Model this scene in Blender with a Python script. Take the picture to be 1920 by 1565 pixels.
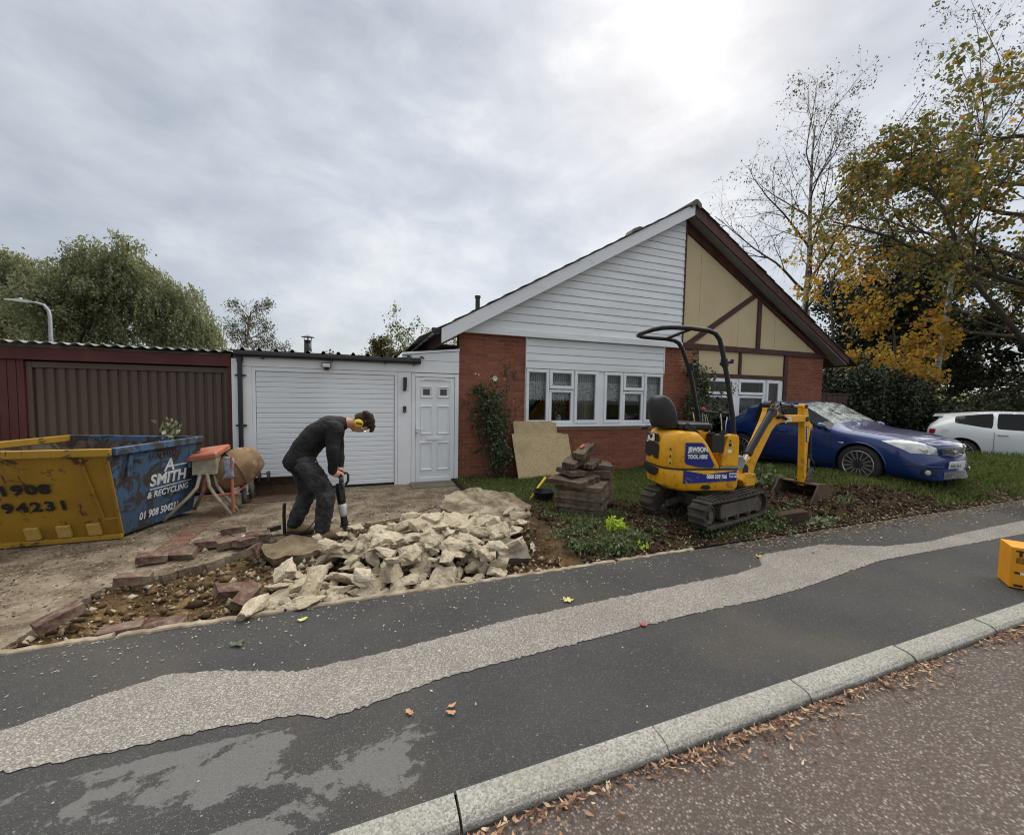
import bpy, bmesh, math, random
import numpy as np
from mathutils import Vector, Matrix, noise
R = math.radians
random.seed(7)
for o in list(bpy.data.objects): bpy.data.objects.remove(o)
SC = bpy.context.scene
COL = SC.collection

# ------------------------------------------------------------------ camera
cam = bpy.data.cameras.new("camera")
cam.sensor_fit = 'HORIZONTAL'; cam.sensor_width = 36.0
cam.lens = 36.0 * 750.0 / 1920.0
cam.clip_start = 0.05; cam.clip_end = 2000
co = bpy.data.objects.new("camera", cam); COL.objects.link(co)
yaw, pit, rol = R(20.5), R(3.19), R(-1.02)
fw = Vector((math.sin(yaw) * math.cos(pit), math.cos(yaw) * math.cos(pit), -math.sin(pit)))
rt = Vector((math.cos(yaw), -math.sin(yaw), 0)); dn = fw.cross(rt)
r2 = rt * math.cos(rol) + dn * math.sin(rol); d2 = -rt * math.sin(rol) + dn * math.cos(rol)
mm = Matrix((r2, -d2, -fw)).transposed().to_4x4()
mm.translation = (0, 0, 1.5)
co.matrix_world = mm
SC.camera = co

# ------------------------------------------------------------------ sky, sun, exposure
SUN_AZ, SUN_EL = R(42.5), R(40.0)          # azimuth measured from +Y towards +X
sdir = Vector((math.sin(SUN_AZ) * math.cos(SUN_EL), math.cos(SUN_AZ) * math.cos(SUN_EL), math.sin(SUN_EL)))
W = bpy.data.worlds.new("World"); SC.world = W; W.use_nodes = True
nt = W.node_tree; nt.nodes.clear()
def N(t, **k):
    n = nt.nodes.new(t)
    for a, b in k.items(): setattr(n, a, b)
    return n
def LK(a, b): nt.links.new(a, b)
def M_(op, a, b=None, c=None):
    n = N('ShaderNodeMath', operation=op)
    for i, q in enumerate((a, b, c)):
        if q is None: continue
        if isinstance(q, (int, float)): n.inputs[i].default_value = q
        else: LK(q, n.inputs[i])
    return n.outputs[0]
wo = N('ShaderNodeOutputWorld'); bg = N('ShaderNodeBackground'); LK(bg.outputs[0], wo.inputs[0])
tc = N('ShaderNodeTexCoord')
sx = N('ShaderNodeSeparateXYZ'); LK(tc.outputs['Generated'], sx.inputs[0])
zc = M_('MAXIMUM', sx.outputs[2], 0.0)
den = M_('ADD', zc, 0.16)
cx = N('ShaderNodeCombineXYZ')
LK(M_('DIVIDE', sx.outputs[0], den), cx.inputs[0]); LK(M_('DIVIDE', sx.outputs[1], den), cx.inputs[1])
def nz(scale, det, dist=0.0, rough=.5, off=(0, 0, 0)):
    mp = N('ShaderNodeMapping'); LK(cx.outputs[0], mp.inputs[0]); mp.inputs['Location'].default_value = off
    mp.inputs['Rotation'].default_value = (0, 0, R(-25)); mp.inputs['Scale'].default_value = (1.0, .88, 1)
    n = N('ShaderNodeTexNoise'); LK(mp.outputs[0], n.inputs['Vector'])
    n.inputs['Scale'].default_value = scale; n.inputs['Detail'].default_value = det
    n.inputs['Distortion'].default_value = dist; n.inputs['Roughness'].default_value = rough
    return n.outputs[0]
def nz3(scale, det, rough, off):
    mp = N('ShaderNodeMapping'); LK(tc.outputs['Generated'], mp.inputs[0]); mp.inputs['Location'].default_value = off; mp.inputs['Scale'].default_value = (1, 1, 1.9)
    n = N('ShaderNodeTexNoise'); LK(mp.outputs[0], n.inputs['Vector']); n.inputs['Scale'].default_value = scale; n.inputs['Detail'].default_value = det; n.inputs['Roughness'].default_value = rough; n.inputs['Distortion'].default_value = .25
    return n.outputs[0]
n1 = nz3(2.3, 3, .5, (5.4, 1.1, .9)); n2 = nz3(5.6, 9, .6, (7.7, 2.2, 1.3))
cl = M_('ADD', M_('MULTIPLY', n1, .55), M_('MULTIPLY', n2, .45))
rp = N('ShaderNodeValToRGB'); LK(cl, rp.inputs[0])
e = rp.color_ramp.elements
e[0].position = .34; e[0].color = (.099, .106, .116, 1)
e[1].position = .67; e[1].color = (.205, .205, .202, 1)
q = rp.color_ramp.elements.new(.51); q.color = (.142, .148, .156, 1)
# brighter veil round the hidden sun
vd = N('ShaderNodeVectorMath', operation='DOT_PRODUCT'); LK(tc.outputs['Generated'], vd.inputs[0]); vd.inputs[1].default_value = sdir
gl = M_('POWER', M_('MAXIMUM', vd.outputs['Value'], 0.0), 45.0)
gl2 = M_('POWER', M_('MAXIMUM', vd.outputs['Value'], 0.0), 420.0)
glm = M_('MULTIPLY', M_('ADD', M_('MULTIPLY', gl, .006), M_('MULTIPLY', gl2, .06)), M_('MULTIPLY', M_('POWER', n2, 2.0), 3.6))
gc = N('ShaderNodeMixRGB', blend_type='ADD'); gc.inputs[0].default_value = 1; LK(rp.outputs[0], gc.inputs[1])
gcol = N('ShaderNodeMixRGB', blend_type='MULTIPLY'); gcol.inputs[0].default_value = 1
gcol.inputs[2].default_value = (1.0, .96, .86, 1); LK(glm, gcol.inputs[1]); LK(gcol.outputs[0], gc.inputs[2])
# overcast luminance rises towards the zenith
gr = M_('ADD', M_('MULTIPLY', zc, .35), .88)
gm = N('ShaderNodeMixRGB', blend_type='MULTIPLY'); gm.inputs[0].default_value = 1; LK(gc.outputs[0], gm.inputs[1]); LK(gr, gm.inputs[2])
sk = N('ShaderNodeTexSky', sky_type='NISHITA'); sk.sun_disc = False; sk.sun_elevation = SUN_EL; sk.sun_rotation = SUN_AZ
skm = N('ShaderNodeMixRGB', blend_type='MULTIPLY'); skm.inputs[0].default_value = 1; LK(sk.outputs[0], skm.inputs[1]); skm.inputs[2].default_value = (.09, .09, .09, 1)
fin = N('ShaderNodeMixRGB'); fin.inputs[0].default_value = .93; LK(skm.outputs[0], fin.inputs[1]); LK(gm.outputs[0], fin.inputs[2])
LK(fin.outputs[0], bg.inputs[0]); bg.inputs[1].default_value = 1.0

sl = bpy.data.lights.new("sun", 'SUN'); sl.energy = 1.5; sl.angle = R(120); sl.color = (1.0, .965, .9)
so = bpy.data.objects.new("sun", sl); COL.objects.link(so)
so.rotation_euler = (-sdir).to_track_quat('-Z', 'Y').to_euler(); so.location = (20, 20, 30)

SC.render.engine = 'CYCLES'
SC.cycles.use_denoising = True; SC.cycles.filter_width = 1.1
SC.cycles.max_bounces = 6; SC.cycles.transparent_max_bounces = 12
SC.view_settings.view_transform = 'Standard'; SC.view_settings.look = 'None'
SC.view_settings.exposure = 2.02; SC.view_settings.gamma = 1.0

# ------------------------------------------------------------------ materials
MATS = {}
class NT:
    def __init__(s, name):
        s.m = bpy.data.materials.new(name); s.m.use_nodes = True
        s.t = s.m.node_tree; s.b = s.t.nodes['Principled BSDF']; s.out = s.t.nodes['Material Output']
        MATS[name] = s.m
    def n(s, t, **k):
        q = s.t.nodes.new(t)
        for a, b in k.items(): setattr(q, a, b)
        return q
    def l(s, a, b): s.t.links.new(a, b)
    def val(s, inp, x):
        if isinstance(x, (int, float)): inp.default_value = x
        elif isinstance(x, tuple): inp.default_value = x if len(x) == 4 or len(inp.default_value) == 3 else (*x, 1)
        else: s.l(x, inp)
    def math(s, op, a, b=None, clamp=False):
        q = s.n('ShaderNodeMath', operation=op); q.use_clamp = clamp
        s.val(q.inputs[0], a)
        if b is not None: s.val(q.inputs[1], b)
        return q.outputs[0]
    def co(s, kind='Object', scale=(1, 1, 1)):
        if not hasattr(s, 'tc'): s.tc = s.n('ShaderNodeTexCoord')
        if kind == 'World':
            g = s.n('ShaderNodeNewGeometry'); v = g.outputs['Position']
        else: v = s.tc.outputs[kind]
        if scale != (1, 1, 1):
            mp = s.n('ShaderNodeMapping'); s.l(v, mp.inputs[0]); mp.inputs['Scale'].default_value = scale; v = mp.outputs[0]
        return v
    def noise(s, scale, det=4, dist=0, rough=.55, kind='Object', sc=(1, 1, 1), out=0):
        q = s.n('ShaderNodeTexNoise'); s.l(s.co(kind, sc), q.inputs['Vector'])
        q.inputs['Scale'].default_value = scale; q.inputs['Detail'].default_value = det
        q.inputs['Distortion'].default_value = dist; q.inputs['Roughness'].default_value = rough
        return q.outputs[out]
    def vor(s, scale, feat='F1', kind='Object', out='Distance', sc=(1, 1, 1)):
        q = s.n('ShaderNodeTexVoronoi', feature=feat); s.l(s.co(kind, sc), q.inputs['Vector']); q.inputs['Scale'].default_value = scale
        return q.outputs[out]
    def ramp(s, f, stops):
        q = s.n('ShaderNodeValToRGB'); s.l(f, q.inputs[0]); el = q.color_ramp.elements
        while len(el) < len(stops): el.new(.5)
        for i, (p, c) in enumerate(stops):
            el[i].position = p; el[i].color = (c, c, c, 1) if isinstance(c, (int, float)) else (*c, 1)
        return q.outputs[0]
    def mix(s, f, a, b, mode='MIX'):
        q = s.n('ShaderNodeMixRGB', blend_type=mode); s.val(q.inputs[0], f); s.val(q.inputs[1], a); s.val(q.inputs[2], b)
        return q.outputs[0]
    def bump(s, h, strength=.3, dist=.01):
        q = s.n('ShaderNodeBump'); q.inputs['Strength'].default_value = strength; q.inputs['Distance'].default_value = dist
        s.l(h, q.inputs['Height'])
        if s.b.inputs['Normal'].is_linked:
            s.l(s.b.inputs['Normal'].links[0].from_socket, q.inputs['Normal'])
        s.l(q.outputs[0], s.b.inputs['Normal'])
    def rnd(s):
        a = s.n('ShaderNodeObjectInfo').outputs['Random']; b = s.n('ShaderNodeNewGeometry').outputs['Random Per Island']
        return s.math('FRACT', s.math('ADD', a, b))
    def set(s, col=None, rough=None, metal=None, spec=None):
        if col is not None: s.val(s.b.inputs['Base Color'], col)
        if rough is not None: s.val(s.b.inputs['Roughness'], rough)
        if metal is not None: s.b.inputs['Metallic'].default_value = metal
        if spec is not None: s.b.inputs['Specular IOR Level'].default_value = spec
        return s
def pm(name, c1, c2=None, scale=4, rough=.6, bump=0, bscale=60, metal=0, spec=.4, lo=.35, hi=.65, kind='Object'):
    s = NT(name)
    if c2 is None: c2 = tuple(x * .8 for x in c1)
    s.set(s.mix(s.ramp(s.noise(scale, 6, kind=kind), [(lo, 0.), (hi, 1.)]), c1, c2), rough, metal, spec)
    if bump: s.bump(s.noise(bscale, 5, kind=kind), bump, .01)
    return s.m
def rusty(name, c1, c2, rust=(.12, .05, .025), amt=.6, scale=3, rough=.5):
    s = NT(name)
    base = s.mix(s.ramp(s.noise(scale, 5), [(.35, 0.), (.7, 1.)]), c1, c2)
    r = s.ramp(s.noise(scale * 2.2, 9, .6, .65), [(amt, 0.), (amt + .05, 1.)])
    r2_ = s.ramp(s.noise(scale * 5, 8, .2, .6, sc=(1, 1, .25)), [(amt + .04, 0.), (amt + .09, 1.)])
    rr = s.math('MAXIMUM', r, r2_)
    s.set(s.mix(rr, base, rust), s.mix(rr, (rough,) * 3, (.9,) * 3), 0, .35)
    s.bump(s.noise(25, 5), .15, .01); s.bump(rr, -.25, .004)
    return s.m
def plain(name, c, rough=.5, metal=0, spec=.4):
    return NT(name).set((*c, 1), rough, metal, spec).m

white_pvc = NT('white_pvc'); s = white_pvc
s.set(s.mix(s.ramp(s.noise(2.5, 6), [(.4, 0.), (.75, 1.)]), (.82, .84, .86), (.74, .76, .78)), .32, 0, .45)
white_clad = NT('white_cladding'); s = white_clad
s.set(s.mix(s.ramp(s.noise(3, 7, sc=(.25, 1, 2.5)), [(.40, 0.), (.75, 1.)]), (.80, .825, .845), (.64, .665, .68)), .4, 0, .4)
s.bump(s.noise(30, 4, sc=(.1, 1, 2)), .06, .004)
white_clad = white_clad.m; white_pvc = white_pvc.m
white_barge = NT('white_bargeboard'); s = white_barge
dirt = s.ramp(s.noise(5, 8, .4, sc=(.4, 1, 1.6)), [(.62, 0.), (.78, 1.)])
s.set(s.mix(dirt, (.72, .74, .765), (.42, .41, .38)), .5, 0, .35); white_barge = s.m

s = NT('red_brick'); r = s.rnd()
c = s.ramp(r, [(0., (.215, .075, .046)), (.35, (.265, .097, .058)), (.7, (.30, .118, .072)), (.93, (.235, .088, .058)), (1., (.16, .064, .048))])
c = s.mix(s.ramp(s.noise(28, 6, kind='World'), [(.3, 0.), (.75, .45)]), c, (.19, .052, .032))
c = s.mix(s.ramp(s.noise(1.1, 4, kind='World'), [(.45, 0.), (.75, .35)]), c, (.38, .15, .09))
s.set(c, .85, 0, .25); s.bump(s.noise(90, 5, kind='World'), .5, .004); BRICK = s.m
MORTAR = pm('mortar', (.47, .33, .24), (.36, .24, .175), 8, .95, .4, 120, spec=.1)
s = NT('loose_brick'); r = s.rnd()
c = s.ramp(r, [(0., (.085, .040, .034)), (.5, (.115, .060, .048)), (1., (.15, .095, .072))])
c = s.mix(s.ramp(s.noise(9, 8, .4, .7), [(.42, 0.), (.60, .9)]), c, (.24, .19, .135)); s.set(c, .9, 0, .2); s.bump(s.noise(60, 6), .6, .006); LBRICK = s.m

s = NT('dark_asphalt')
ag = s.vor(170, kind='World'); agc = s.vor(170, kind='World', out='Color')
g = s.n('ShaderNodeSeparateColor'); s.l(agc, g.inputs[0])
base = s.mix(s.ramp(s.noise(1.4, 6, kind='World'), [(.35, 0.), (.7, 1.)]), (.030, .030, .030), (.048, .046, .043))
base = s.mix(s.ramp(s.noise(.9, 5, .3, kind='World'), [(.48, 0.), (.70, .6)]), base, (.080, .066, .048))
sp = s.math('MULTIPLY', s.ramp(g.outputs[0], [(.80, 0.), (.86, 1.)]), s.ramp(ag, [(.28, 1.), (.42, 0.)]))
base = s.mix(s.math('MULTIPLY', sp, .75), base, (.20, .195, .185))
bg2 = s.vor(46, kind='World'); bc2 = s.vor(46, kind='World', out='Color'); g2 = s.n('ShaderNodeSeparateColor'); s.l(bc2, g2.inputs[0])
base = s.mix(s.math('MULTIPLY', s.ramp(g2.outputs[1], [(.94, 0.), (.96, .6)]), s.ramp(bg2, [(.12, 1.), (.2, 0.)])), base, (.42, .39, .34))
base = s.mix(s.ramp(s.noise(120, 5, 0, .7, kind='World'), [(.45, 0.), (.75, .6)]), base, (.085, .083, .08))
# worn pale patches on the roadside trench fill
pn = s.noise(1.9, 9, .5, .66, kind='World', sc=(.8, 1.5, 1)); gx = s.n('ShaderNodeSeparateXYZ'); s.l(s.co('World'), gx.inputs[0])
wy = s.math('MULTIPLY', s.ramp(s.math('SUBTRACT', gx.outputs[1], 1.35), [(0., 0.), (.12, 1.), (.62, 1.), (.72, 0.)]), s.ramp(s.math('MULTIPLY', s.math('ADD', gx.outputs[0], 3.), .1), [(.05, 1.), (.31, 1.), (.40, .38), (.7, .38), (.95, 0.)]))
wn = s.ramp(s.math('ADD', s.math('MULTIPLY', pn, wy), s.math('MULTIPLY', s.noise(13, 9, .4, .75, kind='World'), .34)), [(.665, 0.), (.685, 1.)])
base = s.mix(s.math('MULTIPLY', wn, .85), base, s.mix(s.noise(90, 4, kind='World'), (.095, .092, .086), (.17, .165, .155)))
s.set(base, .82, 0, .3); s.bump(s.math('SUBTRACT', 1.0, ag), .55, .004); s.bump(s.noise(3, 5, kind='World'), .2, .03); ASPH = s.m

s = NT('worn_paving')
ag = s.vor(150, kind='World'); agc = s.vor(150, kind='World', out='Color'); g = s.n('ShaderNodeSeparateColor'); s.l(agc, g.inputs[0])
c = s.ramp(g.outputs[0], [(0., (.175, .155, .132)), (.45, (.285, .258, .225)), (.8, (.39, .357, .315)), (1., (.52, .485, .435))])
c = s.mix(s.ramp(ag, [(.3, 0.), (.65, .6)]), c, (.11, .10, .088))
c = s.mix(s.ramp(s.noise(2, 5, kind='World'), [(.4, 0.), (.75, .35)]), c, (.10, .088, .078))
s.set(c, .85, 0, .25); s.bump(s.math('SUBTRACT', 1.0, ag), .5, .004); WORN = s.m

s = NT('road_surface')
ag = s.vor(85, kind='World'); agc = s.vor(85, kind='World', out='Color'); g = s.n('ShaderNodeSeparateColor'); s.l(agc, g.inputs[0])
c = s.ramp(g.outputs[0], [(0., (.090, .069, .058)), (.5, (.150, .118, .100)), (.82, (.24, .20, .172)), (.97, (.34, .30, .265)), (1., (.40, .365, .325))])
c = s.mix(s.ramp(ag, [(.22, 0.), (.55, .85)]), c, (.072, .052, .043))
c = s.mix(s.ramp(s.noise(.8, 5, kind='World'), [(.4, 0.), (.75, .35)]), c, (.05, .04, .036))
s.set(c, .8, 0, .35); s.bump(s.math('SUBTRACT', 1.0, ag), .7, .008); ROAD = s.m

s = NT('kerb_concrete')
ag = s.vor(130, kind='World'); agc = s.vor(130, kind='World', out='Color'); g = s.n('ShaderNodeSeparateColor'); s.l(agc, g.inputs[0])
c = s.ramp(g.outputs[0], [(0., (.19, .18, .155)), (.3, (.255, .245, .215)), (.6, (.325, .312, .278)), (1., (.40, .385, .345))])
c = s.mix(s.ramp(s.noise(2.2, 6, kind='World'), [(.42, 0.), (.72, .5)]), c, (.22, .215, .17))
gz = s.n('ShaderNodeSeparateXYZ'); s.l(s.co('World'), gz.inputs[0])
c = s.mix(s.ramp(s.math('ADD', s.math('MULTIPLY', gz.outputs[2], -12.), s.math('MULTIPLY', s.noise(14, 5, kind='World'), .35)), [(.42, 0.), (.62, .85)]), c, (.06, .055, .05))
s.set(c, .9, 0, .2); s.bump(s.math('SUBTRACT', 1., ag), .5, .005); s.bump(s.noise(12, 5, kind='World'), .3, .01); KERB = s.m

def concrete(name, stops, leaf=.0):
    s = NT(name)
    c = s.ramp(s.noise(3.0, 9, .4, .68, kind='World'), stops)
    c = s.mix(s.ramp(s.vor(75, kind='World'), [(.1, .5), (.35, 0.)]), c, tuple(min(1, x * 1.35) for x in stops[-1][1]))
    if leaf:
        lv = s.vor(30, kind='World', out='Color', sc=(1, 1, 1)); g = s.n('ShaderNodeSeparateColor'); s.l(lv, g.inputs[0])
        f = s.math('MULTIPLY', s.ramp(g.outputs[0], [(.70, 0.), (.74, 1.)]), s.ramp(s.vor(30, kind='World'), [(.30, 1.), (.45, 0.)]))
        c = s.mix(s.math('MULTIPLY', f, leaf), c, s.ramp(g.outputs[1], [(0., (.10, .07, .04)), (.5, (.22, .165, .10)), (1., (.36, .30, .21))]))
    s.set(c, .92, 0, .2); s.bump(s.noise(22, 8, .3, .65, kind='World'), .7, .02); s.bump(s.noise(110, 4, kind='World'), .5, .004)
    return s.m
DRIVE = concrete('driveway_concrete', [(.32, (.060, .042, .028)), (.45, (.125, .094, .064)), (.56, (.22, .175, .125)), (.72, (.34, .285, .215))], .9)
s = NT('broken_concrete'); r = s.rnd()
c = s.ramp(s.noise(5.5, 9, .5, .66), [(.28, (.26, .19, .105)), (.37, (.44, .355, .235)), (.48, (.58, .50, .37)), (.70, (.70, .63, .50))])
c = s.mix(s.math('MULTIPLY', r, .35), c, (.42, .34, .23))
c = s.mix(s.ramp(s.vor(38), [(.12, .7), (.3, 0.)]), c, (.72, .68, .60))
c = s.mix(s.ramp(s.vor(26, out='Distance', sc=(1.2, 1, 1)), [(.1, .4), (.2, 0.)]), c, (.28, .21, .13))
c = s.mix(s.ramp(s.noise(2.4, 6), [(.56, 0.), (.74, .55)]), c, (.30, .215, .125))
s.set(c, .93, 0, .15); s.bump(s.noise(11, 10, .6, .74), 1.0, .05); s.bump(s.noise(60, 6), .8, .010); RUB = s.m
s = NT('broken_concrete_chunk'); r = s.rnd()
c = s.ramp(s.noise(1.6, 9, .6, .7), [(.28, (.25, .185, .105)), (.38, (.40, .325, .215)), (.48, (.54, .465, .34)), (.70, (.66, .595, .475))])
c = s.mix(s.math('MULTIPLY', r, .45), c, (.36, .285, .185))
c = s.mix(s.ramp(s.vor(7), [(.12, .7), (.25, 0.)]), c, (.66, .61, .51))
c = s.mix(s.ramp(s.vor(5.2, sc=(1.2, 1, 1)), [(.08, .6), (.2, 0.)]), c, (.26, .19, .115))
c = s.mix(s.ramp(s.noise(1.1, 5), [(.56, 0.), (.72, .5)]), c, (.34, .245, .14))
s.set(c, .93, 0, .15); s.bump(s.noise(3.2, 9, .5, .72), .9, .02); s.bump(s.noise(14, 6), .6, .006); RUBC = s.m
s = NT('slab_top_concrete')
c = s.ramp(s.noise(4, 9, .5, .7), [(.32, (.07, .052, .034)), (.47, (.19, .15, .10)), (.58, (.36, .305, .22)), (.75, (.48, .425, .33))])
s.set(c, .93, 0, .15); s.bump(s.noise(18, 9, .3, .7), 1., .02); SLABTOP = s.m
s = NT('edging_concrete'); c = s.mix(s.ramp(s.noise(9, 8, kind='World'), [(.4, 0.), (.62, 1.)]), (.36, .30, .22), (.20, .155, .105))
s.set(c, .9, 0, .2); s.bump(s.noise(40, 6, kind='World'), .6, .006); EDGING = s.m
s = NT('soil')
at = s.n('ShaderNodeAttribute'); at.attribute_name = 'sandy'
c = s.ramp(s.noise(9, 9, .6, .7, kind='World'), [(.3, (.018, .012, .008)), (.5, (.05, .033, .021)), (.7, (.095, .065, .04))])
c2 = s.ramp(s.noise(12, 8, .4, .7, kind='World'), [(.3, (.09, .052, .022)), (.5, (.20, .125, .055)), (.72, (.32, .22, .12))])
c = s.mix(s.math('MULTIPLY', at.outputs['Fac'], s.ramp(s.noise(3, 6, kind='World'), [(.35, .25), (.6, 1.)])), c, c2)
at2 = s.n('ShaderNodeAttribute'); at2.attribute_name = 'grassy'
c = s.mix(s.math('MULTIPLY', at2.outputs['Fac'], .8), c, s.ramp(s.noise(14, 7, kind='World'), [(.3, (.022, .030, .010)), (.7, (.06, .075, .022))]))
s.set(c, .97, 0, .08); s.bump(s.noise(30, 9, .5, .7, kind='World'), 1., .03); s.bump(s.vor(60, kind='World'), .6, .01); SOIL = s.m
def leafmat(name, stops, rough=.55, trans=.25):
    s = NT(name); r = s.rnd()
    c = s.ramp(r, stops); s.set(c, rough, 0, .3)
    tr = s.n('ShaderNodeBsdfTranslucent'); s.l(s.mix(1., c, (1.25, 1.3, .9), 'MULTIPLY'), tr.inputs[0])
    mx = s.n('ShaderNodeMixShader'); mx.inputs[0].default_value = trans
    s.l(s.b.outputs[0], mx.inputs[1]); s.l(tr.outputs[0], mx.inputs[2]); s.l(mx.outputs[0], s.out.inputs[0])
    return s.m
def glassmat(name, tint=(.9, .93, .92), refl=.75):
    s = NT(name); s.t.nodes.remove(s.b)
    t = s.n('ShaderNodeBsdfTransparent'); t.inputs[0].default_value = (*tint, 1)
    g = s.n('ShaderNodeBsdfGlossy'); g.inputs['Roughness'].default_value = .02; g.inputs[0].default_value = (refl, refl, refl, 1)
    f = s.n('ShaderNodeFresnel'); f.inputs[0].default_value = 1.55
    m = s.n('ShaderNodeMixShader'); s.l(f.outputs[0], m.inputs[0]); s.l(t.outputs[0], m.inputs[1]); s.l(g.outputs[0], m.inputs[2]); s.l(m.outputs[0], s.out.inputs[0])
    return s.m
GLASS = glassmat('window_glass')
TGLASS = glassmat('tinted_glass', (.10, .12, .12), .9)
CGLASS = glassmat('car_glass', (.42, .47, .46), .95)

# ------------------------------------------------------------------ mesh helpers
class MB:
    def __init__(s): s.v = []; s.f = []; s.mi = []; s.cur = 0
    def add(s, vs, fs):
        b = len(s.v); s.v += [tuple(v) for v in vs]
        for f in fs: s.f.append(tuple(i + b for i in f)); s.mi.append(s.cur)
        return s
    def box(s, x0, x1, y0, y1, z0, z1):
        return s.add([(x, y, z) for z in (z0, z1) for y in (y0, y1) for x in (x0, x1)],
                     [(0, 2, 3, 1), (4, 5, 7, 6), (0, 1, 5, 4), (2, 6, 7, 3), (0, 4, 6, 2), (1, 3, 7, 5)])
    def obox(s, c, size, rot=None):
        m = rot if rot is not None else Matrix.Identity(3); c = Vector(c); h = [q / 2 for q in size]
        return s.add([c + m @ Vector((x * h[0], y * h[1], z * h[2])) for z in (-1, 1) for y in (-1, 1) for x in (-1, 1)],
                     [(0, 2, 3, 1), (4, 5, 7, 6), (0, 1, 5, 4), (2, 6, 7, 3), (0, 4, 6, 2), (1, 3, 7, 5)])
    def bar(s, a, b, w, h, up=(0, 0, 1)):
        a = Vector(a); b = Vector(b); d = (b - a); L = d.length; d.normalize(); u = Vector(up)
        if abs(d.dot(u)) > .98: u = Vector((0, 1, 0))
        sd = d.cross(u).normalized(); u = sd.cross(d)
        return s.obox((a + b) / 2, (L, w, h), Matrix((d, sd, u)).transposed())
    def tube(s, pts, r, n=8, caps=True, ell=None):
        pts = [Vector(p) for p in pts]; k = len(pts)
        rr = r if isinstance(r, (list, tuple)) else [r] * k
        b = len(s.v); up = None
        for i, p in enumerate(pts):
            t = (pts[min(i + 1, k - 1)] - pts[max(i - 1, 0)]).normalized()
            if up is None:
                up = Vector((0, 0, 1)) if abs(t.z) < .9 else Vector((0, 1, 0))
            sd = t.cross(up).normalized(); up = sd.cross(t).normalized()
            e = ell[i] if ell else 1.0
            for j in range(n):
                a = 2 * math.pi * j / n
                s.v.append(tuple(p + sd * math.cos(a) * rr[i] * e + up * math.sin(a) * rr[i]))
        for i in range(k - 1):
            for j in range(n):
                j2 = (j + 1) % n
                s.f.append((b + i * n + j, b + i * n + j2, b + (i + 1) * n + j2, b + (i + 1) * n + j)); s.mi.append(s.cur)
        if caps:
            s.f.append(tuple(b + j for j in reversed(range(n)))); s.mi.append(s.cur)
            s.f.append(tuple(b + (k - 1) * n + j for j in range(n))); s.mi.append(s.cur)
        return s
    def loft(s, rings, caps=True, closed=True):
        b = len(s.v); n = len(rings[0])
        for rg in rings: s.v += [tuple(q) for q in rg]
        for i in range(len(rings) - 1):
            for j in range(n if closed else n - 1):
                j2 = (j + 1) % n
                s.f.append((b + i * n + j, b + i * n + j2, b + (i + 1) * n + j2, b + (i + 1) * n + j)); s.mi.append(s.cur)
        if caps:
            s.f.append(tuple(b + j for j in reversed(range(n)))); s.mi.append(s.cur)
            s.f.append(tuple(b + (len(rings) - 1) * n + j for j in range(n))); s.mi.append(s.cur)
        return s
    def lathe(s, prof, c=(0, 0, 0), axis='Y', n=24, caps=True):
        rings = []
        for r, h in prof:
            rg = []
            for j in range(n):
                a = 2 * math.pi * j / n; p, q = math.cos(a) * r, math.sin(a) * r
                rg.append({'Z': (c[0] + p, c[1] + q, c[2] + h), 'Y': (c[0] + p, c[1] + h, c[2] + q), 'X': (c[0] + h, c[1] + p, c[2] + q)}[axis])
            rings.append(rg)
        return s.loft(rings, caps)
    def prism(s, poly, d0, d1, plane='XZ'):
        def P(a, b, d): return {'XZ': (a, d, b), 'XY': (a, b, d), 'YZ': (d, a, b)}[plane]
        n = len(poly)
        return s.add([P(a, b, d0) for a, b in poly] + [P(a, b, d1) for a, b in poly],
                     [tuple(range(n)), tuple(range(2 * n - 1, n - 1, -1))] + [(i, i + n, (i + 1) % n + n, (i + 1) % n) for i in range(n)])
    def ball(s, c, r, n=12, m=8, sc=(1, 1, 1), rot=None):
        rings = []; c = Vector(c)
        for i in range(m + 1):
            t = math.pi * i / m; t = min(max(t, .02), math.pi - .02)
            rg = []
            for j in range(n):
                a = 2 * math.pi * j / n
                q = Vector((math.sin(t) * math.cos(a) * sc[0], math.sin(t) * math.sin(a) * sc[1], -math.cos(t) * sc[2])) * r
                rg.append(c + (rot @ q if rot else q))
            rings.append(rg)
        return s.loft(rings)
    def mesh(s, name='m'):
        me = bpy.data.meshes.new(name); me.from_pydata(s.v, [], s.f); me.update()
        return me
def fixn(me):
    bm = bmesh.new(); bm.from_mesh(me); bmesh.ops.recalc_face_normals(bm, faces=bm.faces); bm.to_mesh(me); bm.free()
def link(name, me, mat=None, parent=None, smooth=False, bev=0, seg=2, loc=None, rot=None, ang=35):
    if mat is not None and not me.materials:
        for q in (mat if isinstance(mat, (list, tuple)) else [mat]): me.materials.append(q)
    if smooth:
        for p in me.polygons: p.use_smooth = True
    o = bpy.data.objects.new(name, me); COL.objects.link(o)
    if parent is not None: o.parent = parent
    if loc is not None: o.location = loc
    if rot is not None: o.rotation_euler = rot
    if bev:
        m = o.modifiers.new('bevel', 'BEVEL'); m.width = bev; m.segments = seg; m.limit_method = 'ANGLE'; m.angle_limit = R(ang)
        m.harden_normals = False
    return o
def B(name, mb, mat, parent=None, smooth=False, bev=0, seg=2, loc=None, rot=None, label=None):
    me = mb.mesh(name); fixn(me)
    if any(mb.mi): 
        for p, i in zip(me.polygons, mb.mi): p.material_index = i
    o = link(name, me, mat, parent, smooth, bev, seg, loc, rot)
    if bev and smooth is False:
        for p in me.polygons: p.use_smooth = False
    if label: o['label'] = label
    return o
def tag(o, label, cat, group=None, kind=None):
    if label: o['label'] = label
    if cat: o['category'] = cat
    if group: o['group'] = group
    if kind: o['kind'] = kind
    return o
def struct(o): o['kind'] = 'structure'; return o
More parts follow.
